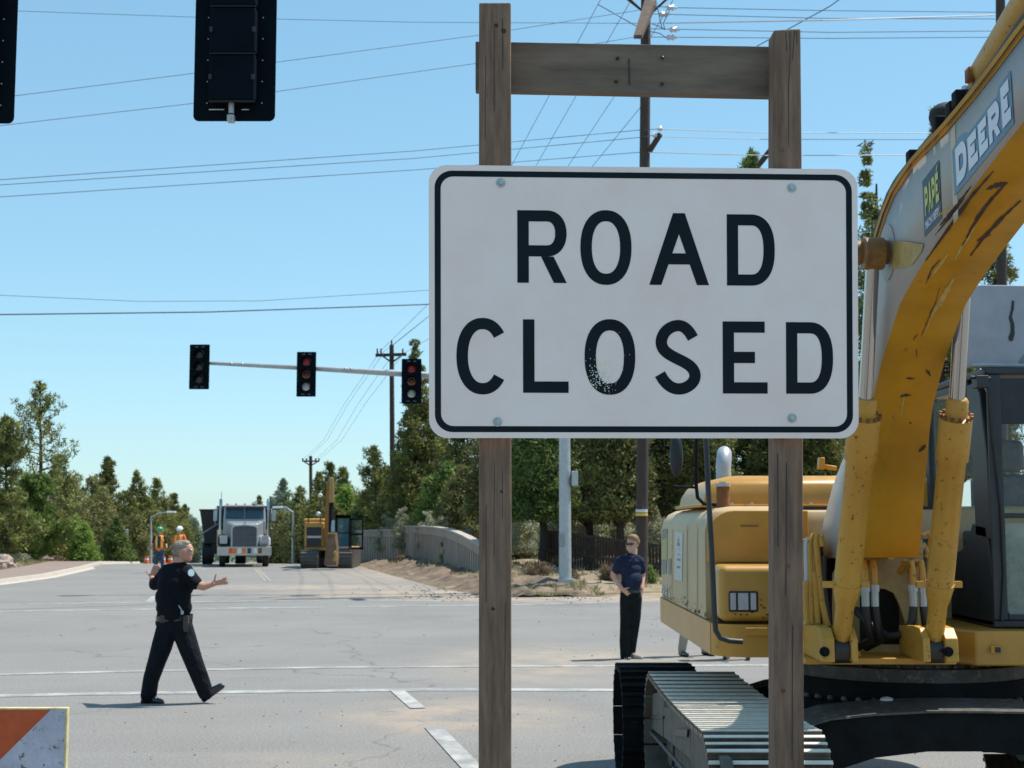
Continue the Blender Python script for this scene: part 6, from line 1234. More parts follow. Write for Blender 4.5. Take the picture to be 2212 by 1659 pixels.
# waiting cars far down the road
def car(x, d, label, lights, h=1.5):
    g = P(x, 1200, d); z = zslope(d); t = thing('car', label, 'car', (g.x, d, z), group='white cars waiting far down the road')
    L = lambda a, b, c: Vector((g.x + a, d + b, z + c)); mb = MB()
    mb.hexa([L(-.9, 0, .35), L(.9, 0, .35), L(.9, 4.5, .35), L(-.9, 4.5, .35), L(-.88, .1, .9), L(.88, .1, .9), L(.88, 4.4, .95), L(-.88, 4.4, .95)]); mb.hexa([L(-.85, 1.3, .9), L(.85, 1.3, .9), L(.85, 4, .9), L(-.85, 4, .9), L(-.7, 1.9, h), L(.7, 1.9, h), L(.7, 3.7, h), L(-.7, 3.7, h)]); b = mb.build('body', M['car_white'], t, bevel=.08, seg=3)
    mb = MB(); mb.add([L(-.76, 1.36, .98), L(.76, 1.36, .98), L(.66, 1.80, h - .08), L(-.66, 1.80, h - .08)], [(0, 1, 2, 3)]); mb.build('windscreen', M['darkglass'], b, smooth=0)
    mb = MB(); mb.box(L(-.6, -.02, .42), L(.6, .02, .6)); mb.build('grille', M['black'], b)
    for s in (-1, 1):
        mb = MB(); mb.ell(L(s * .66, 0, .72), (.2, .05, .13)); mb.build('headlight', M['headlamp'] if lights else M['lens'], t)
        for y in (.8, 3.7): mb = MB(); mb.tube([L(s * .85 - .1, y, .33), L(s * .85 + .1, y, .33)], .33, 16); mb.build('wheel', M['rubber'], t)
car(424, 205, 'white car at the front of the far queue, just right of the uniformed man', False)
car(427, 232, 'tall white vehicle with headlights on behind the first waiting car', True, 2.0)
car(441, 250, 'white vehicle with headlights on close to the left side of the dump trailer', True, 1.9)

# small orange barrels and a post on the left verge
def barrel(x, d, label):
    g = P(x, 1200, d); z = zg(g.x, d); t = thing('traffic_barrel', label, 'traffic barrel', (g.x, d, z), group='orange barrels on the left verge')
    mb = MB(); mb.tube([(g.x, d, z), (g.x, d, z + .16), (g.x, d, z + .17), (g.x, d, z + .5)], [.19, .18, .15, .12], 16); mb.build('drum', M['orange'], t)
    mb = MB(); mb.tube([(g.x, d, z + .26), (g.x, d, z + .36)], [.15, .141], 16); mb.build('reflective_band', M['white'], t)
barrel(317, 100, 'orange traffic barrel left of the green hatted worker'); barrel(353, 96, 'orange traffic barrel right beside the green hatted worker'); barrel(368, 92, 'orange traffic barrel between the two road workers')
g = P(267, 1200, 100); z = zg(g.x, 100); t = thing('road_sign', 'small grey road sign on a thin post among the trees at left', 'sign', (g.x, 100, z)); mb = MB(); mb.tube([(g.x, 100, z), (g.x, 100, z + 2.4)], .03, 6); mb.build('post', M['galv'], t); mb = MB(); mb.box((g.x - .3, 99.95, z + 1.7), (g.x + .3, 99.97, z + 2.4)); mb.build('sign_plate', M['white'], t, bevel=.01)

# ================================================================== WALL, FENCE, ROCKS
wl = [(740, 1150, 82), (800, 1147, 77), (862, 1146, 72)], [(862, 1139, 72), (905, 1138.5, 68), (940, 1141, 63), (965, 1145, 59.5), (985, 1152, 57), (1005, 1161, 54.5), (1034, 1178, 51.5), (1062, 1194, 49.5)]
wall = thing('boundary_wall', 'long grey ribbed boundary wall curving down towards the sign post', 'wall', P(900, 1230, 66))
M['wall'] = mat('grey_wall', (.34, .275, .225), .85, var=.12, scale=1.2, bump=.2, bscale=12); M['wallcap'] = mat('wall_cap', (.42, .36, .31), .85, var=.1)
for part in wl:
    pts = [P(x, y, d) for x, y, d in part]; fine = []
    for a, b in zip(pts, pts[1:]):
        n = max(2, int((b - a).length / .24))
        for k in range(n): fine.append(a.lerp(b, k / n))
    fine.append(pts[-1]); mb = MB()
    for i, (a, b) in enumerate(zip(fine, fine[1:])):
        zb = min(zg(a.x, a.y), zg(b.x, b.y)) - .5; h_ = .3; dd = (b - a).normalized(); nn = Vector((dd.y, -dd.x, 0)).normalized(); nn = nn if nn.y < 0 else -nn; e = .03 if i % 2 else -.01
        mb.hexa([Vector((a.x, a.y, zb)) + nn * e, Vector((b.x, b.y, zb)) + nn * e, Vector((b.x, b.y, zb)) - nn * .15, Vector((a.x, a.y, zb)) - nn * .15, a - Vector((0, 0, h_)) + nn * e, b - Vector((0, 0, h_)) + nn * e, b - Vector((0, 0, h_)) - nn * .15, a - Vector((0, 0, h_)) - nn * .15])
    mb.build('ribbed_panel', M['wall'], wall, smooth=0)
    mb = MB()
    for a, b in zip(fine, fine[1:]):
        dd = (b - a).normalized(); nn = Vector((dd.y, -dd.x, 0)).normalized(); nn = nn if nn.y < 0 else -nn
        lo = Vector((0, 0, .31)); mb.hexa([a - lo + nn * .05, b - lo + nn * .05, b - lo - nn * .2, a - lo - nn * .2, a + nn * .05, b + nn * .05, b - nn * .2, a - nn * .2])
    mb.build('coping_band', M['wall'], wall, smooth=0)
    mb = MB()
    for a, b in zip(fine, fine[1:]):
        dd = (b - a).normalized(); nn = Vector((dd.y, -dd.x, 0)).normalized(); nn = nn if nn.y < 0 else -nn; lo = Vector((0, 0, .002)); hi = Vector((0, 0, .07)); mb.hexa([a + lo + nn * .09, b + lo + nn * .09, b + lo - nn * .24, a + lo - nn * .24, a + hi + nn * .09, b + hi + nn * .09, b + hi - nn * .24, a + hi - nn * .24])
    mb.build('cap', M['wallcap'], wall, smooth=0)
for x, y, d in ((868, 1152, 71.3), (893, 1152, 69.1)):
    a = P(x, y, d); z = zg(a.x, a.y) - .4; mb = MB(); mb.box((a.x - .18, a.y - .16, z), (a.x + .18, a.y, a.z)); mb.build('pilaster', M['wallcap'], wall, bevel=.02)
fen = thing('wooden_fence', 'dark brown slatted fence running behind the grey signal pole', 'fence', P(1290, 1200, 49)); M['fence'] = mat('dark_fence_wood', (.045, .03, .022), .9, var=.3, scale=4)
A_, B_ = P(1175, 1146, 54), P(1455, 1182, 45.5)
mb = MB(); n = 44
for i in range(n):
    p = A_.lerp(B_, i / n); z = zg(p.x, p.y) - .1; w = .045; mb.box((p.x - w, p.y, z), (p.x + w, p.y + .03, p.z))
mb.build('slats', M['fence'], fen, smooth=0)
for dz in (-.06, -.75):
    mb = MB(); a, b = A_ + Vector((0, -.06, dz)), B_ + Vector((0, -.06, dz)); mb.hexa([a, b, b + Vector((0, .05, 0)), a + Vector((0, .05, 0)), a + Vector((0, 0, .1)), b + Vector((0, 0, .1)), b + Vector((0, .05, .1)), a + Vector((0, .05, .1))]); mb.build('rail', M['fence'], fen, smooth=0)
def rock(x, y, d, r, label, flat=.7, seed=0, m=M['rock'], name='boulder', cat='boulder'):
    g = P(x, y, d); z = zg(g.x, g.y); mb = MB(); mb.ell((0, 0, 0), (1, 1, 1), 40, 24); rr = random.Random(seed)
    o = Vector((rr.uniform(0, 50),) * 3); vs = []
    for v in mb.v: v = Vector(v); k = 1 + .35 * mnoise.noise(v * 1.3 + o) + .2 * mnoise.noise(v * 3 + o) + .12 * mnoise.noise(v * 7 + o); kz = k * (1 + (1.2 if flat < .3 else .2) * mnoise.noise(v * 4.5 + o)); vs.append((v.x * k * r, v.y * k * r, v.z * kz * r * flat))
    mb.v = vs; ob = mb.build(name, m, smooth=35); ob.location = (g.x, g.y, z + r * flat * .25); tag(ob, label, cat); return ob
rock(4, 1172, 62, .6, 'pinkish grey boulder on the bank at the left edge', .75, 1, mat('pinkish_rock', (.34, .26, .22), .9, var=.25, scale=4, bump=.8, bscale=6))
rock(95, 1200, 80, .5, 'dark reddish rock under the tall pine at left', .6, 2)

# ================================================================== VEGETATION
def foliage(name, dark, light, tr=.22):
    m = bpy.data.materials.new(name); m.use_nodes = True; nt = m.node_tree; N, L = nt.nodes, nt.links; b = N['Principled BSDF']; b.inputs['Roughness'].default_value = .65; b.inputs['Specular IOR Level'].default_value = .25
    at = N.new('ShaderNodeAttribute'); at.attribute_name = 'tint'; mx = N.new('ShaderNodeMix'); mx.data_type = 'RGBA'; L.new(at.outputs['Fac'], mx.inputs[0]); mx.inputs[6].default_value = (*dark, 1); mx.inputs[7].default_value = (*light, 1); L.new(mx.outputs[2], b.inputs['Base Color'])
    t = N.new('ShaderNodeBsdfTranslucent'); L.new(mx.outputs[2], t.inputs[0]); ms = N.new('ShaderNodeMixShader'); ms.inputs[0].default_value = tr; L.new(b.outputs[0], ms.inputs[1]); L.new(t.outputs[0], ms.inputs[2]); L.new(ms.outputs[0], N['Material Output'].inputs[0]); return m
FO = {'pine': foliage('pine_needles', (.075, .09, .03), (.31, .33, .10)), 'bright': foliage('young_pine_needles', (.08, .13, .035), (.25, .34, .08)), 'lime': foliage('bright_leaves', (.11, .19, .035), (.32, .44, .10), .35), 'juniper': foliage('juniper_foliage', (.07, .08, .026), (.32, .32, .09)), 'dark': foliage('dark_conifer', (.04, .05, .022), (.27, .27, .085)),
      'olive': foliage('olive_foliage', (.095, .10, .038), (.35, .34, .12)), 'sage': foliage('sagebrush_leaves', (.24, .25, .16), (.52, .53, .36)), 'far': foliage('hazy_leaves', (.12, .17, .13), (.26, .33, .21)), 'grass': foliage('dry_grass', (.30, .26, .13), (.52, .46, .26)), 'dry': foliage('dry_brush', (.15, .11, .07), (.30, .23, .15)), 'green': foliage('deep_green', (.04, .068, .022), (.20, .27, .07))}  # the 'far' greens have distance haze mixed into their colour
M['bark'] = mat('bark', (.055, .038, .028), .95, var=.4, scale=5, stretch=(6, 6, 1), bump=.6)
def leaves(C, R, per, size, seed, elong=1.7, squash=.75, shell=.35, upward=.25, tintn=None):
    rg = np.random.default_rng(seed); C = np.asarray(C, float); R = np.asarray(R, float); n = len(C) * per; idx = np.repeat(np.arange(len(C)), per)
    d = rg.normal(size=(n, 3)); d /= np.linalg.norm(d, axis=1)[:, None]; rad = (shell + (1 - shell) * rg.random(n)) ** .7
    p = C[idx] + d * np.array([1, 1, squash]) * (R[idx] * rad)[:, None]
    a = d * .7 + rg.normal(size=(n, 3)) * .6; a[:, 2] += upward; a /= np.linalg.norm(a, axis=1)[:, None]
    b = np.cross(a, rg.normal(size=(n, 3))); b /= np.linalg.norm(b, axis=1)[:, None] + 1e-9
    s = size * (.6 + .8 * rg.random(n))[:, None]
    V = np.stack([p + a * s * elong, p - a * s * .5 + b * s * .45, p - a * s * .5 - b * s * .45], 1).reshape(-1, 3)
    t = np.clip(.5 + rg.normal(size=len(C)) * .38, 0, 1)[idx] * .7 + rg.random(n) * .3
    return V, np.repeat(np.clip(t, 0, 1), 3)
def leafmesh(name, V, T, m, parent=None, origin=(0, 0, 0)):
    me = bpy.data.meshes.new(name); n = len(V) // 3; me.vertices.add(len(V)); me.vertices.foreach_set('co', (V).ravel().astype(np.float32)); me.loops.add(len(V)); me.loops.foreach_set('vertex_index', np.arange(len(V), dtype=np.int32)); me.polygons.add(n); me.polygons.foreach_set('loop_start', np.arange(0, len(V), 3, dtype=np.int32)); me.polygons.foreach_set('loop_total', np.full(n, 3, np.int32))
    at = me.attributes.new('tint', 'FLOAT', 'POINT'); at.data.foreach_set('value', T.astype(np.float32)); me.materials.append(m); me.update(calc_edges=True); me.validate()
    o = bpy.data.objects.new(name, me); COL.objects.link(o)
    if parent: o.parent = parent; o.matrix_parent_inverse = parent_inv(parent)
    return o
def place(x, ytop, d, xb=None, zbase=None):
    t_ = P(x, ytop, d); b = P(xb if xb is not None else x, 1150, d); z = zg(b.x, d) if zbase is None else zbase; return Vector((b.x, d, z)), t_
def pine(x, ytop, d, wpx, kind, label, seed, xb=None, name='pine_tree', first=.1, per=22, whorl=.42, size=.085, full=1.0, group='pine trees along the road', up=.55, prof=.8):
    base, top = place(x, ytop, d, xb); H = top.z - base.z; R = wpx / 2 * d / F; rr = random.Random(seed); t = thing(name, label, 'tree', base, group=group)
    tr = max(.07, H * .017); mb = MB(); ax = lambda u: base.lerp(top, u) + Vector((.12 * math.sin(u * 5 + seed), .1 * math.cos(u * 4 + seed), 0)) * min(1, H / 8) * (1 - u)
    mb.tube([ax(u) for u in (-.02, .15, .35, .55, .75, .9, 1)], [tr * 1.15, tr, tr * .8, tr * .6, tr * .38, tr * .2, .012], 8)
    C, Rr = [], []; z = first
    while z < .985:
        u = (z - first) / (1 - first); ln = R * ((1 - u) ** prof) * (1.0 if u > .12 else .65 + 2.9 * u) + .12; nb = 5 if u < .8 else 4
        a0 = rr.uniform(0, 6.28)
        for k in range(nb):
            if rr.random() > full: continue
            az = a0 + k * 6.283 / nb + rr.uniform(-.35, .35); l = ln * rr.uniform(.45, 1.25) * (1 + .28 * math.sin(az + seed + 9 * z)); p0 = ax(z + rr.uniform(-.01, .01)); dr = Vector((math.cos(az), math.sin(az), 0)); pts = [p0]
            for f in (.35, .7, 1.0): pts.append(p0 + dr * l * f + Vector((0, 0, l * (f * .12 + f * f * up * .45) - l * .08 * f * (1 - u))))
            mb.tube(pts, [tr * .28 * (1 - u * .6), tr * .2 * (1 - u * .6), .015, .008], 4, cap=False)
            for f in ((.45, .62, .8, 1.0) if l > .8 else (.5, 1.0)):
                i = min(int(f * 3 * .999), 2); q = pts[i].lerp(pts[i + 1], f * 3 - i if f < 1 else 1); r = (.16 + .15 * l * (.5 if f < 1 else .62)) * rr.uniform(.7, 1.2); C.append(q + Vector((rr.uniform(-.1, .1) * l * f, rr.uniform(-.1, .1) * l * f, r * .3))); Rr.append(min(r, .55))
        z += (whorl * rr.uniform(.75, 1.2) / H) * (1 if u < .6 else .75)
    for k in range(4): C.append(top - Vector((0, 0, .12 * k))); Rr.append(.08 + .05 * k)
    mb.build('trunk', M['bark'], t); V, T = leaves([tuple(c) for c in C], Rr, per, size, seed, 2.2, .9, .2, .5); leafmesh('crown', V, T, FO[kind], t); return t
def bushy(x, ytop, d, prof, kind, label, seed, xb=None, ybase=None, name='juniper_tree', n=150, rc=(.3, .6), per=60, size=.075, group='juniper trees along the road', cat='tree', trunk=True, depth=.8, zfirst=.06, squash=.8):
    """prof: list of (height fraction, left px, right px) outlines around x"""
    base, top = place(x, ytop, d, xb); H = top.z - base.z; rr = random.Random(seed); t = thing(name, label, cat, base, group=group); C, Rr = [], []; k = d / F
    def wid(u):
        for (u0, l0, r0), (u1, l1, r1) in zip(prof, prof[1:]):
            if u0 <= u <= u1: f = (u - u0) / (u1 - u0); return l0 + (l1 - l0) * f, r0 + (r1 - r0) * f
        return prof[-1][1:]
    wt = [max(.05, (wid(i / 20)[0] + wid(i / 20)[1])) for i in range(21)]; us = random.Random(seed + 7).choices([i / 20 for i in range(21)], weights=wt, k=n)
    for u in us:
        u = min(.995, max(zfirst, u + rr.uniform(-.03, .03))); l, r = wid(u); a = rr.uniform(0, 6.283); q = rr.random() ** .45; w = (r if math.cos(a) > 0 else l) * k; cr = rr.uniform(*rc) * (1 if u < .8 else .6); w = max(.05, w - cr * .6)
        cx = (x - (xb if xb is not None else x)) * k * u
        C.append((base.x + cx + math.cos(a) * q * w, base.y + math.sin(a) * q * depth * (l + r) / 2 * k, base.z + u * H - cr * .25)); Rr.append(cr)
    if trunk:
        mb = MB(); tr = max(.1, H * .022); mid = base.lerp(Vector(top), .55); mb.tube([base - Vector((0, 0, .2)), base.lerp(mid, .3) + Vector((.08, 0, 0)), mid, top - Vector((0, 0, H * .1))], [tr * 1.3, tr, tr * .6, .03], 9)
        for c in random.Random(seed).sample(C, min(26, len(C))): c = Vector(c); s = base.lerp(Vector(top), max(.05, (c.z - base.z) / H * .7)); mb.tube([s, s.lerp(c, .5) + Vector((0, 0, .1)), c], [tr * .3, tr * .18, .015], 5, cap=False)
        mb.build('trunk', M['bark'], t)
    V, T = leaves(C, Rr, per, size, seed, 1.7, squash, .3, .2); leafmesh('crown', V, T, FO[kind], t); return t
cone = lambda w: [(0, w * .6, w * .6), (.15, w, w), (.5, w * .75, w * .75), (.8, w * .4, w * .4), (1, w * .08, w * .08)]
ovl = lambda w: [(0, w * .5, w * .5), (.25, w * .95, w * .95), (.55, w, w), (.8, w * .7, w * .7), (1, w * .2, w * .2)]
# --- left side
pine(86, 826, 78, 200, 'pine', 'tallest pine tree at left with open branches against the sky', 11, xb=88, first=.13, per=30, whorl=.44, size=.07, full=.72, up=1.1, prof=.66)
pine(66, 1035, 72, 128, 'bright', 'bushy bright green young pine in front of the tallest pine', 12, xb=66, first=.06, per=64, whorl=.26, size=.095, up=.7, prof=.6)
pine(15, 905, 66, 110, 'pine', 'olive green pine cut by the left edge of the photo', 13, first=.08, per=30, whorl=.34, prof=.6)
pine(-40, 950, 70, 130, 'pine', 'pine tree just outside the left edge, its branches reaching in', 14, first=.08, per=26, whorl=.4)
pine(128, 985, 86, 110, 'pine', 'pine filling the gap right behind the tallest pine', 15, first=.05, per=26, whorl=.34, prof=.6)
bushy(180, 1122, 84, cone(40), 'lime', 'small lime green tree standing before the dark row at left', 16, n=110, rc=(.22, .42), per=70, size=.07, name='young_tree', group=None)
bushy(252, 1120, 96, cone(48), 'green', 'low dark green conical fir beside the small road sign', 17, n=140, rc=(.28, .5), per=70, size=.08, name='fir_tree', group=None)
pine(232, 993, 108, 110, 'dark', 'dark narrow pine rising above the row, third top from the left', 18, first=.2, per=34, whorl=.36, size=.1, prof=1.0)
pine(295, 1018, 122, 115, 'pine', 'slim pine rising directly above the curved street lamp pole', 19, first=.1, per=34, whorl=.45, size=.085, prof=1.0)
pine(338, 1036, 132, 100, 'pine', 'pointed pine behind the head of the curved street lamp', 20, first=.1, per=34, whorl=.45, size=.085, prof=1.0)
pine(376, 1068, 150, 100, 'dark', 'dark pine where the left tree row drops towards the road', 21, first=.1, per=34, whorl=.5, size=.1, prof=1.0)
pine(400, 1092, 170, 80, 'dark', 'last dark pine of the left row before the distant trees', 22, first=.1, per=34, whorl=.6, size=.11, prof=1.0)
for i, (x, y, d, w, kd, lab) in enumerate(((150, 1040, 92, 72, 'olive', 'olive juniper right of the bright young pine'), (200, 1030, 102, 72, 'olive', 'pale olive juniper with round top left of the dark narrow pine'), (222, 1080, 104, 66, 'olive', 'rounded olive juniper below the dark narrow pine'), (268, 1060, 114, 66, 'juniper', 'brownish juniper between the dark narrow pine and the slim pine'), (312, 1072, 122, 66, 'juniper', 'brownish juniper behind the curved street lamp'),
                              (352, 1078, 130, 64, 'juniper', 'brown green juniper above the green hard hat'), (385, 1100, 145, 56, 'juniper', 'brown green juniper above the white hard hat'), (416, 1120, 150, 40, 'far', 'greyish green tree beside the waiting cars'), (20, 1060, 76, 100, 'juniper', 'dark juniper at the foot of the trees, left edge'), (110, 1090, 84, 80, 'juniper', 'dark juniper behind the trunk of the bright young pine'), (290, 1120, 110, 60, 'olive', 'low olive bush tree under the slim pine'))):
    bushy(x, y, d, ovl(w * .75), kd, lab, 40 + i, n=150, rc=(.35, .75), per=70, size=.075 if d < 90 else .1)
# --- distance
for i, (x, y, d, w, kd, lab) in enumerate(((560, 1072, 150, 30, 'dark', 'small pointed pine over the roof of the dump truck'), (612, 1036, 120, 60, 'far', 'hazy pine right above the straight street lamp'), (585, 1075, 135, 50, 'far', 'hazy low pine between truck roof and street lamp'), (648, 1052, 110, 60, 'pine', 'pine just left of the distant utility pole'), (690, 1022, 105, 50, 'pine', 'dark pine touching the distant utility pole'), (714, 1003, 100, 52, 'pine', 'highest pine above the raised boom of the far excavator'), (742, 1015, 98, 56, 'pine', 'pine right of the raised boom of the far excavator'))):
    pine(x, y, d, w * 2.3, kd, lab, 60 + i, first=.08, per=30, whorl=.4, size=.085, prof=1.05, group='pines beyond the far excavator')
bushy(748, 1046, 90, ovl(40), 'lime', 'bright green leafy tree behind the open excavator door', 70, n=120, rc=(.3, .6), per=60, size=.09, name='leafy_tree', group=None)
for i, (x, y, d, w, kd, lab) in enumerate(((600, 1105, 100, 50, 'olive', 'olive tree right of the dump truck cab'), (645, 1095, 92, 60, 'olive', 'olive tree filling the gap left of the far excavator'), (680, 1070, 88, 60, 'juniper', 'juniper behind the housing of the far excavator'), (720, 1090, 84, 60, 'juniper', 'juniper behind the cab of the far excavator'), (775, 1100, 80, 46, 'green', 'dark green bush tree behind the start of the grey wall'))):
    bushy(x, y, d, ovl(w * .8), kd, lab, 80 + i, n=110, rc=(.35, .7), per=46, size=.1)
# --- right mass
bushy(893, 736, 77, [(0, 80, 90), (.2, 112, 130), (.4, 62, 120), (.52, 54, 110), (.6, 42, 90), (.68, 30, 60), (.8, 28, 34), (.88, 25, 22), (.94, 12, 12), (1, 3, 3)], 'juniper', 'tall olive juniper with ragged top left of the road closed sign', 90, n=640, rc=(.22, .55), per=95, size=.075, xb=905)
pine(806, 968, 80, 120, 'pine', 'smaller pine leaning out left of the tall juniper', 91, first=.15, per=34, whorl=.34, xb=822, prof=.9, up=.8, full=.85, size=.075)
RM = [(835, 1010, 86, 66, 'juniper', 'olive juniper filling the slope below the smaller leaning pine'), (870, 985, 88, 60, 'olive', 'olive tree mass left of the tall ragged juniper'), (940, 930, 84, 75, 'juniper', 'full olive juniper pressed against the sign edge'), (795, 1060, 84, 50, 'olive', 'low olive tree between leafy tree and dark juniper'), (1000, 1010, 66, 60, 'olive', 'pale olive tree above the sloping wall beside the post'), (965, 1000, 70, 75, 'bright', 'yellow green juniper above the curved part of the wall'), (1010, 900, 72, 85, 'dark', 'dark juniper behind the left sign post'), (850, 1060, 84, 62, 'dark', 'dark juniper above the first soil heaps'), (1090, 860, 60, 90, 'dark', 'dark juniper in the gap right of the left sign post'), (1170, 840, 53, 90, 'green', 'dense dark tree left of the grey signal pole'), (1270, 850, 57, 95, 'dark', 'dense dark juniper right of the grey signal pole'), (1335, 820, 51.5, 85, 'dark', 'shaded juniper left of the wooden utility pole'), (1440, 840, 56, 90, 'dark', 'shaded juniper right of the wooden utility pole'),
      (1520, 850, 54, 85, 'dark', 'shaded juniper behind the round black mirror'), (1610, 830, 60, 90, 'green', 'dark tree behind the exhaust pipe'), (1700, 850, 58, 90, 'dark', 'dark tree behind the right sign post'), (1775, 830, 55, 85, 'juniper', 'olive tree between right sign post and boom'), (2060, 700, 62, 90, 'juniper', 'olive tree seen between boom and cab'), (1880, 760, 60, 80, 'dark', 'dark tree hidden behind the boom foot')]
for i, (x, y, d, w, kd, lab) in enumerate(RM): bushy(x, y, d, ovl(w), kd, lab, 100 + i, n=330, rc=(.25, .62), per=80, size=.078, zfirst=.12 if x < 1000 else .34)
bushy(1891, 306, 46, [(0, 75, 85), (.3, 80, 90), (.55, 48, 75), (.68, 42, 60), (.78, 35, 52), (.84, 14, 44), (.88, 16, 22), (.92, 14, 10), (1, 5, 6)], 'pine', 'tall ragged tree rising between the sign and the boom', 130, n=430, rc=(.2, .46), per=70, size=.06, name='pine_tree')
pine(2026, 238, 58, 200, 'pine', 'slender tree top showing behind the hoses of the boom', 131, first=.3, per=30, whorl=.4)
bushy(2170, 478, 60, ovl(75), 'olive', 'light green tree crown above the grey panel at the right edge', 132, n=260, rc=(.3, .6), per=60, size=.085)
bushy(2330, 380, 66, ovl(90), 'juniper', 'tree just outside the right edge of the photo', 133, n=200, rc=(.4, .8), per=40, size=.12)
pine(1622, 326, 66, 150, 'bright', 'small pine top peeking over the sign beside the right post', 134, first=.55, per=34, whorl=.35)
# --- shrubs
for i, (x, y, d, w, lab) in enumerate(((1130, 1086, 68, 60, 'low olive thicket beyond the fence, right of the left post'), (1215, 1082, 70, 60, 'low olive thicket beyond the fence behind the grey signal pole'), (1300, 1084, 69, 60, 'low olive thicket beyond the fence left of the wooden pole'), (1385, 1080, 70, 60, 'low olive thicket beyond the fence behind the wooden pole'), (1470, 1078, 71, 60, 'low olive thicket beyond the excavator housing'), (1060, 1090, 72, 50, 'low olive thicket behind the lower half of the left post'))):
    bushy(x, y, d, ovl(w), 'olive', lab, 220 + i, n=90, rc=(.3, .6), per=60, size=.075, name='bush', cat='shrub', group=None, trunk=False)
SH_ = [(838, 1104, 75, 34, 'pale sage bush spilling over the left end of the wall'), (868, 1096, 71, 26, 'round sage bush at the top of the wall beside the pilasters'), (925, 1098, 68, 30, 'grey green sage bush behind the wall cap'), (958, 1110, 65, 24, 'small sage bush just left of the dark branch'), (1010, 1138, 60, 26, 'sage bush above the sloping wall end'), (1130, 1098, 59, 44, 'sage bush right of the left sign post'), (1195, 1096, 57, 40, 'sage bush left of the grey signal pole'), (1265, 1092, 58, 48, 'broad pale sage bush right of the grey signal pole'), (1345, 1096, 58, 40, 'sage bush behind the wooden utility pole'), (1415, 1098, 52, 34, 'tall pale sage bush above the excavator housing'), (1475, 1090, 55, 40, 'sage bush under the black mirror')]
for i, (x, y, d, w, lab) in enumerate(SH_): bushy(x, y, d, [(0, w, w), (.4, w * 1.05, w * 1.05), (.75, w * .8, w * .8), (1, w * .35, w * .35)], 'sage', lab, 150 + i, n=70, rc=(.14, .3), per=70, size=.045, name='sagebrush', cat='shrub', group='sagebrush along the wall', trunk=False, zfirst=.3)
for i, (x, y, d, w, kd, lab) in enumerate(((14, 1190, 66, 26, 'sage', 'small sage clump below the boulder'), (48, 1196, 70, 24, 'sage', 'sage clump under the bright young pine'), (125, 1200, 82, 20, 'dry', 'dry brown bush at the left pavement edge'), (155, 1202, 88, 16, 'grass', 'straw coloured clump beside the lime green tree'), (205, 1206, 96, 18, 'grass', 'straw coloured clump before the dark fir'), (1318, 1218, 44.5, 34, 'dry', 'dry twiggy bush on the heap left of the man in the polo shirt'), (1400, 1222, 43, 20, 'bright', 'yellow green weed right of the wooden utility pole'), (975, 1155, 60.5, 28, 'green', 'dark drooping branch hanging over the wall'), (872, 1200, 67, 22, 'dry', 'dark weeds growing at the wall foot'), (1235, 1236, 43.5, 20, 'dry', 'low weeds at the base of the signal pole'), (1165, 1215, 48, 40, 'dry', 'brown brush in the shade left of the signal pole'))):
    bushy(x, y, d, [(0, w, w), (.5, w, w), (1, w * .4, w * .4)], kd, lab, 170 + i, n=40, rc=(.1, .22), per=60, size=.035 if kd != 'green' else .06, name='bush', cat='shrub', group=None, trunk=False, zfirst=.1)
# far wood: one mass on the horizon
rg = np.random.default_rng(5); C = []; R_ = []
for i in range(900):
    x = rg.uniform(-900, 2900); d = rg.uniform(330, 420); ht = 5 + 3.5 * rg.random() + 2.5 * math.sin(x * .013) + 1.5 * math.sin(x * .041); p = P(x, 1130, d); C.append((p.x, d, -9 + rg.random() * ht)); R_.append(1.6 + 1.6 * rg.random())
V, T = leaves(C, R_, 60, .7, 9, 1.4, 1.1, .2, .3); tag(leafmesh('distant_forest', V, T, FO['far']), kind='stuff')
# verge grass and loose gravel
C = []; R_ = []
for i in range(2600):
    s = rg.uniform(50, 110); t = -rg.uniform(8.2, 17); p = ST(s, t); C.append((p.x, p.y, zg(p.x, p.y) - .02)); R_.append(.1 + .12 * rg.random())
for i in range(2600):
    s = rg.uniform(38, 80); t = rg.uniform(8.3, 22); p = ST(s, t)
    if mnoise.noise(Vector((p.x * .3, p.y * .3, 3))) > -.05: C.append((p.x, p.y, zg(p.x, p.y) - .02)); R_.append(.08 + .12 * rg.random())
V, T = leaves(C, R_, 14, .05, 10, 2.6, .5, .1, 1.6); tag(leafmesh('grass', V, T, FO['grass']), kind='stuff')
mb = MB(); rr = random.Random(8)
for i in range(230):
    x = rr.uniform(100, 2000); y = rr.choice((rr.uniform(1500, 1680), rr.uniform(1380, 1680), rr.uniform(1240, 1420))); g = G(x, y); r = rr.uniform(.004, .011) * (1 if g.y < 20 else 1.8); mb.ell((g.x, g.y, .006), (r, r * rr.uniform(.6, 1), r * .6), 6, 4)
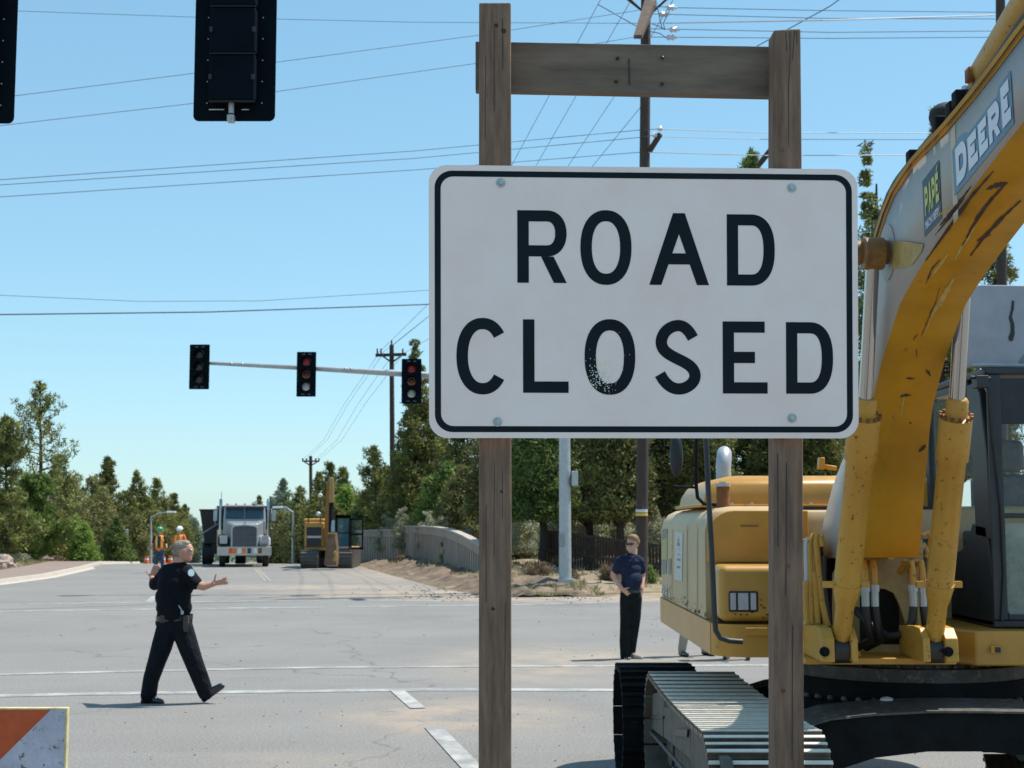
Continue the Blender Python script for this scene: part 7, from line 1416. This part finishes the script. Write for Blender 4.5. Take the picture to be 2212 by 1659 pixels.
for (cx, cy, n_) in ((985, 1280, 160), (1240, 1285, 120)):
    for i in range(n_): g = G(cx + rr.gauss(0, 70), cy + rr.gauss(0, 9)); r = rr.uniform(.012, .04); mb.ell((g.x, g.y, .01), (r, r * rr.uniform(.6, 1), r * .55), 6, 4)
tag(mb.build('gravel', mat('gravel', (.27, .22, .17), .9, var=.4, scale=.8)), kind='stuff')

# repeated pieces modelled together become parts of their own
def split_islands(o):
    me = o.data; par = list(range(len(me.vertices)))
    def fd(i):
        while par[i] != i: par[i] = par[par[i]]; i = par[i]
        return i
    for p in me.polygons:
        v = p.vertices; r0 = fd(v[0])
        for i in v[1:]: par[fd(i)] = r0
    groups = {}
    for p in me.polygons: groups.setdefault(fd(p.vertices[0]), []).append(p)
    if len(groups) < 2 or len(groups) > 80: return
    mats = list(me.materials); base = o.name.split('.')[0].rstrip('s') if o.name.split('.')[0] in ('side_stakes', 'slats') else 'bolt' if o.name.startswith('bolt_row') else o.name.split('.')[0]
    for g in groups.values():
        ids = sorted({v for p in g for v in p.vertices}); mp = {v: i for i, v in enumerate(ids)}
        m2 = bpy.data.meshes.new(base); m2.from_pydata([me.vertices[i].co[:] for i in ids], [], [[mp[v] for v in p.vertices] for p in g])
        for m in mats: m2.materials.append(m)
        m2.polygons.foreach_set('use_smooth', [p.use_smooth for p in g]); m2.update()
        n = bpy.data.objects.new(base, m2); COL.objects.link(n); n.parent = o.parent; n.matrix_parent_inverse = o.matrix_parent_inverse.copy(); n.matrix_basis = o.matrix_basis.copy()
        for md in o.modifiers:
            q = n.modifiers.new(md.name, md.type)
            if md.type == 'BEVEL': q.width = md.width; q.segments = md.segments; q.limit_method = 'ANGLE'; q.angle_limit = md.angle_limit
    bpy.data.objects.remove(o)
for o in [o for o in COL.objects if o.type == 'MESH' and o.name.split('.')[0] in ('crack', 'knot', 'insulator', 'hose_clamp', 'boom_bracket', 'cross_frame', 'side_stakes', 'bolt_hole', 'arm_clamp', 'louver_slot', 'lamp_bracket', 'jumper_wire', 'work_lamp', 'brace', 'bolt_row')]:
    split_islands(o)
